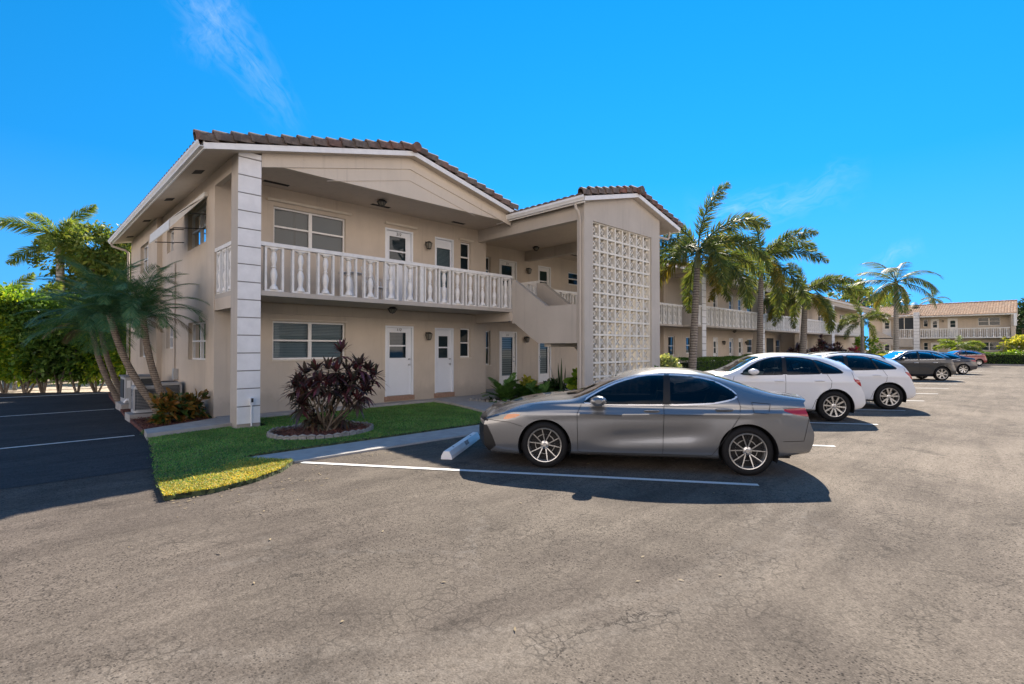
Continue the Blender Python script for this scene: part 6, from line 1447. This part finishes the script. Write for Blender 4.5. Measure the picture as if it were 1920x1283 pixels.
build_car('parked_car', SUV2, park((1667, 768), SUV2), HF, 'second white crossover, with double spoke wheels and darker glass', 'cars parked in the angled stalls', 'paint_white', 'five', trim='car_black', ns=130)
SUV3 = ramp_of(SUV, rails='chrome', taillight=[(.44, 1.22), (.56, 1.22), (.74, .95), (.66, .88)], zbelt=[(-3.6, .90), (-3.4, .97), (-3.0, 1.04), (-2.5, 1.08), (-2.03, 1.09), (-1.03, 1.12), (0, 1.17), (.45, 1.20)], handlemat='chrome', rim=.27)
build_car('parked_car', SUV3, park((1766, 714), SUV3), HF, 'dark charcoal crossover with chrome window trim, between white and navy cars', 'cars parked in the angled stalls', 'paint_dark', 'seven', ns=100)
SED2 = ramp_of(SEDAN, handlemat='chrome')
build_car('parked_car', SED2, park((1806, 702), SED2), HF, 'dark navy sedan half hidden behind the charcoal crossover', 'cars parked in the angled stalls', 'paint_navy', 'seven', ns=80)
WAG = ramp_of(SUV, R=.32, rim=.21, arch=.38, W=[(a, b*.94) for a, b in SUV['W']]); 
for k in ('zbelt', 'zrail', 'ztop'): WAG[k] = [(a, b*.93-.0) for a, b in SUV[k]]
for k in ('windows',): WAG[k] = [[(a, b*.93) for a, b in w] for w in SUV[k]]
for k in ('daylight', 'headlight', 'taillight'): WAG[k] = [(a, b*.93) for a, b in SUV[k]]
WAG['mirror'] = (-1.80, 1.09); WAG['nose'] = [(a*.93, b) for a, b in SUV['nose']]; WAG['tail'] = [(a*.93, b) for a, b in SUV['tail']]; WAG['seatz'] = .45; WAG['dashz'] = .98
build_car('parked_car', WAG, park((1836, 686), WAG), HF, 'small dark red hatchback, farthest of the parked cars', 'cars parked in the angled stalls', 'paint_red', 'ten', glass='car_glass', ns=80)

# wheel stops
def wheel_stop(c, d, label):
    d = np.array(d)/np.linalg.norm(d); q = np.array([-d[1], d[0]]); c = np.array(c, float); L_ = .92
    root = empty('wheel_stop', (c[0], c[1], 0), label, 'wheel stop', 'concrete wheel stops')
    P = lambda a, b, z: (c[0]+d[0]*a+q[0]*b, c[1]+d[1]*a+q[1]*b, z); prof = [(-.09, .0), (-.085, .05), (-.045, .125), (.045, .125), (.085, .05), (.09, 0)]
    mb = MB(); mb.prism([P(-L_, b, z) for b, z in prof], [P(-L_+.03, b*1.0, z) for b, z in prof]); mb.prism([P(-L_+.03, b, z) for b, z in prof], [P(L_, b, z) for b, z in prof]); mb.build('concrete_block', M['white_block'], root)
    for a in (-.55, .55): mb = MB(); mb.lathe([(.0, .128), (.018, .128), (.02, .12)], P(a, 0, 0), 10); mb.build('anchor_bolt', M['car_black'], root)
    mb = MB(); mb.lathe
    for k in range(5): mb.box(0, 0, 0, 0, 0, 0) if False else mb.prism([P(-.05+k*.045, -.047, .123), (P(-.05+k*.045+.015, -.047, .123)), P(-.05+k*.045+.015, -.082, .058), P(-.05+k*.045, -.082, .058)], [P(-.05+k*.045, -.050, .1245), (P(-.05+k*.045+.015, -.050, .1245)), P(-.05+k*.045+.015, -.086, .059), P(-.05+k*.045, -.086, .059)])
    mb.build('scuff_marks', M['car_black'], root)
cst = np.array([.815, .58])
wheel_stop(np.array([4.84, 6.40])+cst*.93, cst, 'white concrete wheel stop in front of the grey sedan')
for i in (1, 2, 3):
    wheel_stop(np.array([4.84+3.62*i, 6.40])+cst*.93, cst, ['', 'wheel stop hidden under the nose of the ten spoke white crossover', 'wheel stop under the nose of the second white crossover', 'wheel stop in the empty stall before the charcoal crossover'][i])
# ------------------------------------------------------------------ condensers by the side wall
def condenser(c, w, h, label, slab=True):
    root = empty('air_conditioner', (c[0], c[1], .08), label, 'air conditioner', 'condensers by the side wall'); x, y = c[:2]; z0 = .20; r = .08; hw = w/2
    mb = MB(); mb.box(x-hw-.10, x+hw+.10, y-hw-.10, y+hw+.10, .0, .18); mb.build('concrete_pad', M['slab_concrete'], root)
    def ringp(d, z): 
        o = []
        for k, (sx, sy) in enumerate(((1, 1), (-1, 1), (-1, -1), (1, -1))):
            for j in range(5): a = (k+.0)*PI/2+j*PI/8; o.append((x+sx*(hw-r)+(r+d)*math.cos(a), y+sy*(hw-r)+(r+d)*math.sin(a), z))
        return o
    mb = MB(); mb.prism(ringp(-.03, z0), ringp(-.03, z0+h-.03)); mb.build('coil', M['ac_dark'], root)
    mb = MB(); n = int((h-.14)/.035)
    for k in range(n): mb.prism(ringp(0, z0+.08+k*.035), ringp(0, z0+.08+k*.035+.016))
    mb.build('louvred_panel', M['ac_grey'], root)
    mb = MB(); mb.prism(ringp(.006, z0), ringp(.006, z0+.07)); mb.prism(ringp(.008, z0+h-.08), ringp(.008, z0+h-.02)); mb.prism(ringp(.008, z0+h-.02), ringp(-.03, z0+h))
    for sx, sy in ((1, 1), (-1, 1), (-1, -1), (1, -1)): mb.box(x+sx*(hw+.002)-.03, x+sx*(hw+.002)+.012, y+sy*(hw+.002)-.012, y+sy*(hw+.002)+.03, z0+.0705, z0+h-.081)
    mb.build('casing', M['ac_light'], root)
    mb = MB()
    for k in range(1, 9): rr = hw*.9*k/8; mb.lathe([(rr-.004, z0+h+.012), (rr+.004, z0+h+.012), (rr+.004, z0+h+.018), (rr-.004, z0+h+.018)], (x, y, 0), 28, closed=True)
    for k in range(6): a = k*PI/3; mb.tube([(x, y, z0+h+.012), (x+hw*.9*math.cos(a), y+hw*.9*math.sin(a), z0+h+.012)], .006, 4)
    mb.build('fan_grille', M['ac_dark'], root); return root
condenser((2.30, 15.05), .52, .64, 'rounded grey louvred condenser on a concrete pad, nearest the crotons')
condenser((2.98, 16.4), .55, .62, 'smaller condenser close to the wall, right of the date palm trunks')
# the square cabinet unit behind
root = empty('air_conditioner', (2.62, 17.6, .08), 'taller square condenser with exposed hoses and service panel, behind the rounded one', 'air conditioner', 'condensers by the side wall')
mb = MB(); mb.box(2.10, 2.98, 17.3, 18.4, 0, .20); mb.build('concrete_pad', M['slab_concrete'], root)
mb = MB(); mb.box(2.20, 2.88, 17.45, 18.3, .21, .93); cab = mb.build('casing', M['ac_light'], root)
mb = MB(); mb.box(2.16, 2.92, 17.40, 18.34, .931, .965); mb.build('top_cover', M['ac_grey'], root)
mb = MB(); mb.box(2.55, 2.87, 17.43, 17.448, .55, .88); mb.box(2.18, 2.198, 17.6, 18.2, .35, .86); mb.build('coil', M['ac_dark'], root)
for k in range(2): mb = MB(); mb.box(2.24+.11*k, 2.32+.11*k, 17.438, 17.449, .64, .84); mb.build('label_plate', M['plastic_white'], cab)
for k in range(3): mb = MB(); mb.tube([(2.30+.05*k, 17.44, .60), (2.29+.05*k, 17.34, .46-.03*k), (2.44+.05*k, 17.30, .33), (2.7, 17.3, .27)], .016, 6); mb.build('hose', M['car_black'], root, 60)
mb = MB(); mb.tube([(2.16, 17.2, .26), (2.2, 17.15, .34), (2.34, 17.15, .30), (2.55, 17.2, .26)], .035, 8); mb.build('drain_pipe', M['plastic_white'], root, 60)
# balcony table and chair seen through the balusters
root = empty('patio_table', (6.45, 12.75, 3.0), 'small white round table on the upper balcony behind the balusters', 'table')
mb = MB(); mb.lathe([(0, .72), (.30, .72), (.32, .735), (.30, .75), (0, .75)], (6.45, 12.75, 3.0), 28); mb.build('table_top', M['plastic_white'], root, 40)
mb = MB(); mb.lathe([(.05, .0), (.17, .01), (.15, .04), (.08, .12), (.07, .5), (.10, .72)], (6.45, 12.75, 3.0), 16); mb.build('pedestal', M['plastic_white'], root, 50)
root = empty('patio_chair', (7.25, 12.7, 3.0), 'white metal framed chair on the upper balcony beside the round table', 'chair')
mb = MB(); x, y, z = 7.25, 12.7, 3.0
for s in (-1, 1):
    mb = MB(); mb.tube([(x-.28, y+s*.24, z), (x-.22, y+s*.24, z+.62), (x+.20, y+s*.24, z+.62), (x+.26, y+s*.24, z)], .014, 8); mb.build('leg', M['plastic_white'], root, 60)
mb = MB(); mb.tube([(x-.20, y-.22, z+.42), (x-.42, y-.22, z+.98), (x-.42, y+.22, z+.98), (x-.20, y+.22, z+.42)], .014, 8); mb.box(x-.22, x+.22, y-.22, y+.22, z+.40, z+.43); mb.build('seat', M['plastic_white'], root)
mb = MB()
for k in range(7): yy = y-.18+.06*k; mb.tube([(x-.21, yy, z+.44), (x-.415, yy, z+.96)], .006, 5)
mb.build('backrest', M['plastic_white'], root)

# ------------------------------------------------------------------ planting by the stair
def straps(name, c, n, ln, wd, mat, label, cat, group=None, spread=(.5, 1.45), droop=.3, seed=0, rad=.12):
    r = np.random.default_rng(seed); root = empty(name, tuple(c), label, cat, group); a = r.random(n)*6.28; el = r.uniform(spread[0], spread[1], n); rr = rad*r.random(n)**.5
    P = np.array(c)+np.stack([np.cos(a)*rr, np.sin(a)*rr, np.zeros(n)], 1); D = np.stack([np.cos(a)*np.cos(el), np.sin(a)*np.cos(el), np.sin(el)], 1); Nn = np.stack([-np.cos(a)*np.sin(el), -np.sin(a)*np.sin(el), np.cos(el)], 1)
    V, F = leaves(P, D, Nn, ln*(.6+.5*r.random(n)), wd, droop, 3); meshobj('leaves', V, F, M[mat], root, origin=tuple(c)); return root
def fernlike(c, nf, ln, label, seed, mat='fern_leaf', group='fern fronds clumps by the stair', ll=.16, lw=.028):
    lib = [frond_mesh('frond', M[mat], L_=ln, el=0., bend=b, npair=26, ll=ll, lw=lw, style='flat', droop=.15, fold=.25, t0=.1, rr=.010) for b in (.5, .8, 1.1)]
    root = empty('fern', tuple(c), label, 'fern', group); r = np.random.default_rng(seed)
    for i in range(nf):
        o = bpy.data.objects.new('frond', lib[i % 3]); COL.objects.link(o); o.parent = root; o.location = (r.normal(0, .05), r.normal(0, .05), .02); s = .75+.4*r.random(); o.rotation_euler = (0, -(1.30-1.05*(i/nf))-r.normal(0, .06), i*2.4); o.scale = (s, s, s)
    return root
G_ = lambda px, py, z=.1: (lambda d: np.array([0, 0, 1.75])+d*((z-1.75)/d[2]))(FWD+RGT*(px-960)/952.-np.array([0, 0, 1])*(py-652.)/952.)
p = np.array([10.85, 11.35, .09]); fernlike(p, 26, .85, 'bright green spreading fern at the left end of the stair bed', 81, ll=.24, lw=.035)
p = np.array([11.55, 11.1, .09]); fernlike(p, 24, .80, 'fern in the middle of the stair bed, right of the brightest one', 82, ll=.24, lw=.035)
p = np.array([11.3, 10.2, .09]); fernlike(p, 18, .7, 'low fern at the front of the stair bed, over the car bonnet', 83, ll=.2, lw=.03)
leaf_shrub('croton', (12.25, 11.6, .09), (.30, .30, .32), 420, .17, 'yellow_leaf', 'small yellow variegated croton below the stair landing', 'shrub', seed=84)
leaf_shrub('shrub', (12.6, 10.9, .09), (.35, .35, .30), 600, .15, 'dark_leaf', 'low dark green shrub under the landing', 'shrub', seed=85)
straps('snake_plant', (12.4, 10.4, .09), 14, 1.25, .07, 'dark_leaf', 'upright dark snake plant beside the tower column', 'plant', None, (1.25, 1.55), .02, 86, .12)
leaf_shrub('pothos', (12.75, 9.75, .09), (.36, .34, .52), 420, .24, 'hedge_leaf', 'glossy light green broad leaved plant beside the tower column', 'shrub', seed=87, wr=.75)
leaf_shrub('shrub', (11.0, 9.3, .09), (.4, .3, .22), 420, .14, 'dark_leaf', 'low dark clump at the front corner of the stair bed', 'shrub', seed=88)
straps('bromeliad', (10.55, 11.6, .09), 14, .35, .05, 'dark_leaf', 'small dark strap leaved plant at the left tip of the stair bed', 'plant', None, (.3, 1.2), .4, 89, .05)
ed = empty('bed_edging', (10.1, 12.0, .05), 'low rough stone edging along the left side of the stair bed', 'garden edging'); pts = [(10.06, 12.14), (10.2, 11.7), (10.33, 11.2), (10.40, 10.7), (10.5, 10.2), (10.56, 9.6), (10.6, 9.0), (10.62, 8.66)]
mb = MB(); rs_ = np.random.default_rng(9)
for (xa, ya), (xb, yb) in zip(pts[:-1], pts[1:]):
    for k in range(4):
        t = (k+.5)/4; x, y = xa+(xb-xa)*t, ya+(yb-ya)*t; h = .06+.05*rs_.random(); w_ = .06
        mb.lathe([(0, .0), (w_, .01), (w_*1.05, h*.6), (w_*.6, h), (0, h+.01)], (x+rs_.normal(0, .012), y, .10), 7)
mb.build('edging_stones', M['stone_edge'], ed, 60)
leaf_shrub('shrub', (14.8, 8.45+.0, .09), (.20, .16, .62), 260, .12, 'fern_leaf', 'slender green sapling in front of the breeze block screen', 'shrub', seed=90)
# right of the tower
p = on_y(1256, 9.6); leaf_shrub('variegated_bush', (p[0], p[1], .09), (.62, .62, .72), 2600, .14, 'variegated_leaf', 'round cream and green variegated bush right of the stair tower', 'shrub', seed=91)
p = on_y(1258, 8.95); leaf_shrub('flowering_shrub', (p[0], p[1], .09), (.75, .38, .30), 1900, .11, 'orange_flower', 'low orange red flowering shrub under the variegated bush', 'shrub', seed=92)
def box_hedge(c0, c1, w, h, label, seed, mat='dark_hedge_leaf', n=9000, size=.075):
    r = np.random.default_rng(seed); c0 = np.array(c0, float); c1 = np.array(c1, float); L_ = np.linalg.norm(c1-c0); e = (c1-c0)/L_; q = np.array([-e[1], e[0]]); root = empty('box_hedge', (*((c0+c1)/2), .05), label, 'hedge')
    u = r.random(n)*L_; v = r.uniform(-1, 1, n)*w/2; z = h*r.random(n); f = r.random(n); v = np.where(f < .45, np.sign(v)*w/2*(.93+.1*r.random(n)), v); z = np.where(f > .6, h*(.93+.08*r.random(n)), z)
    z = z+.04*np.sin(u*2.3)*(z/h); P = np.column_stack([c0[0]+e[0]*u+q[0]*v, c0[1]+e[1]*u+q[1]*v, .08+z]); D = unit(np.column_stack([q[0]*v/w*2, q[1]*v/w*2, (z/h)*.9])+r.normal(0, .6, (n, 3)))
    V, F = leaves(P, D, r.normal(0, 1, (n, 3))+[0, 0, .5], size*(.7+.6*r.random(n)), size*.55, .2, 2); meshobj('foliage', V, F, M[mat], root, origin=tuple(wo(root)))
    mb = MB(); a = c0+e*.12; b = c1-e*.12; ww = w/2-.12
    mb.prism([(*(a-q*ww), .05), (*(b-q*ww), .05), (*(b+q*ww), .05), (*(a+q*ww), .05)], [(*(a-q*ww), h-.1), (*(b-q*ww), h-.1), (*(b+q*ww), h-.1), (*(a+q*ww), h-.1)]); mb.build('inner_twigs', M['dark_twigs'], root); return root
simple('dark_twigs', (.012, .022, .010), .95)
box_hedge((22.6, 11.6), (29.6, 11.6), .9, 1.12, 'clipped green hedge right behind the tallest palm', 93, n=12000)
box_hedge((31.6, 11.8), (34.2, 11.8), .9, 1.2, 'short dark clipped hedge below the two small windows', 94, n=5000)
box_hedge((69.7, 4.2), (69.7, -9), 1.1, 1.15, 'long dark clipped hedge along the end of the lot', 95, n=16000, size=.11)
sheet('grass_strip', [(68.9, 4.6), (69.48, 4.6), (69.48, -20), (68.9, -20)], .03, M['lawn_soil']); slab('kerb', [(68.7, 4.6), (68.9, 4.6), (68.9, -20), (68.7, -20)], -.02, .14, M['slab_concrete'])
sheet('lawn', [(69.5, 12.5), (79.8, 12.5), (79.8, -20), (69.5, -20)], .02, M['lawn_soil']); sheet('lawn', [(79.9, 1.1), (110, 1.1), (110, -30), (79.9, -30)], .02, M['lawn_soil'])
tis = [(1486, 12.0, 1.6), (1497, 11.6, 1.9), (1519, 12.2, 1.7), (1531, 11.6, 2.3), (1543, 12.0, 2.6), (1556, 11.7, 2.3), (1568, 12.2, 2.0), (1587, 11.8, 1.5)]
tl_ = ['leftmost dark red ti plant of the row, left of the third palm', 'tall dark red ti plant just left of the third palm trunk', 'dark red ti plant just right of the third palm trunk', 'dark red ti plant, second right of the third palm trunk', 'tallest dark red ti plant of the row', 'dark red ti plant right of the tallest one', 'rightmost big dark red ti plant of the row', 'lone low maroon ti plant left of the pink one']
for i, (px, Y_, h) in enumerate(tis):
    b = on_y(px, Y_); r = np.random.default_rng(200+i); hd2 = [b+np.array([r.normal(0, .32), r.normal(0, .25), h*(.45+.5*r.random())]) for _ in range(9)]
    cane_plant('ti_plant', tuple(b), hd2, tl_[i], 'shrub', 'ti_leaf', .50, .10, 20, 'dark red ti plants along the wing', seed=300+i, low=6)
b = on_y(1604, 10.8); r = np.random.default_rng(7); cane_plant('ti_plant', tuple(b), [b+np.array([r.normal(0, .35), r.normal(0, .3), .5+1.1*r.random()]) for _ in range(9)], 'bright pink ti plant beside the short young palm', 'shrub', 'pink_leaf', .5, .11, 22, None, 77, 4)
b = on_y(1628, 11.5); leaf_shrub('small_tree', (b[0], b[1], .1), (1.1, 1.1, 1.55), 1500, .24, 'hedge_leaf', 'light green small tree right of the short young palm', 'tree', seed=96)
box_hedge(on_y(1624, 9.6)[:2], on_y(1652, 9.6)[:2], 1.0, 1.0, 'low yellow hedge right of the pink ti plant', 97, 'yellow_leaf', 5000, .13)
b = on_y(1660, 9.9); leaf_shrub('round_bush', (b[0], b[1], .05), (1.1, 1.0, .75), 2600, .12, 'dark_hedge_leaf', 'dark green rounded bush behind the second white crossover', 'shrub', seed=98)
p = ray_at(1797, 655, 74); palm('young_palm', (p[0], p[1], 0), (p[0], p[1], 1.9), 'small young palm in front of the far building', 'palm tree', None, LIB_ROY, 9, trunk=(.09, .07), bark='royal_bark', seed=99, els=(.9, .1), scale=.75)
p = ray_at(1775, 668, 76); leaf_shrub('round_bush', (p[0], p[1], .0), (1.0, 1.0, .6), 1500, .15, 'dark_hedge_leaf', 'dark low bush under the far building door', 'shrub', seed=100)
p = ray_at(1912, 648, 76); leaf_shrub('croton', (p[0], p[1], .0), (1.6, 1.6, 1.6), 2200, .26, 'yellow_leaf', 'tall yellow and orange croton at the right edge', 'shrub', seed=101)
p = ray_at(1902, 672, 74); leaf_shrub('round_bush', (p[0], p[1], .0), (1.1, 1.1, .8), 1500, .2, 'hedge_leaf', 'bright green bush at the right end of the far wall', 'shrub', seed=102)
bgtree('flowering_tree', 1918, 590, 92, (2.6, 2.6, 2.6), 5000, .34, 'dark_leaf', 'dark tree with red blossoms behind the right end of the far roof', 103)
bgtree('broadleaf_tree', 1602, 556, 92, (3.0, 3.0, 1.6), 3500, .34, 'tree_leaf', 'small tree top above the wing roof', 104)
bgtree('broadleaf_tree', 1660, 572, 118, (5, 5, 2.0), 3500, .45, 'dark_leaf', 'dark tree top behind the white gable', 105)
p = ray_at(1752, 560, 110); palm('coconut_palm', (p[0], p[1], 0), p, 'palm top peeking over the far tiled roof', 'palm tree', None, LIB_COCO, 9, trunk=(.2, .15), bark='royal_bark', seed=106, els=(1.0, -.4), scale=.8)
# sloping sunlit ground and path beyond the hedge
sheet('path', [(-30, 34), (12, 27.5), (30, 60), (-30, 60)], -.04, M['sand'])
# dry leaves blown against the kerbs and over the stall
r = np.random.default_rng(404); n = 260; P = np.concatenate([np.stack([r.uniform(3, 12, n), 7.7-np.abs(r.normal(0, .35, n))], 1), np.stack([1.2+r.random(n)*1.9, 6.85-np.abs(r.normal(0, .25, n))+.12*r.random(n)], 1)[:60], np.stack([r.uniform(0, 12, 90), r.uniform(1.5, 8, 90)], 1)])
m = len(P); a = r.random(m)*6.28; V, F = leaves(np.column_stack([P, np.full(m, .008)]), np.stack([np.cos(a), np.sin(a), .15*np.ones(m)], 1), r.normal(0, .3, (m, 3))+[0, 0, 1], .02+.04*r.random(m), .016, .1, 2)
tag(meshobj('leaf_litter', V, F, M['dead_leaf']), kind='stuff')
# the matching block across the lot, behind the viewer
def cp(src, loc, rz, label):
    r = copy_tree(src); r.location = loc; r.rotation_euler = (0, 0, rz); r['label'] = label; return r
cp(B2, (27.5, -22, 0), PI, 'facing block across the lot, seen only as reflections in car doors and windows')
cp(B2, (7.5, -22, 0), PI, 'facing block behind the viewpoint, seen only as reflections in the near windows')
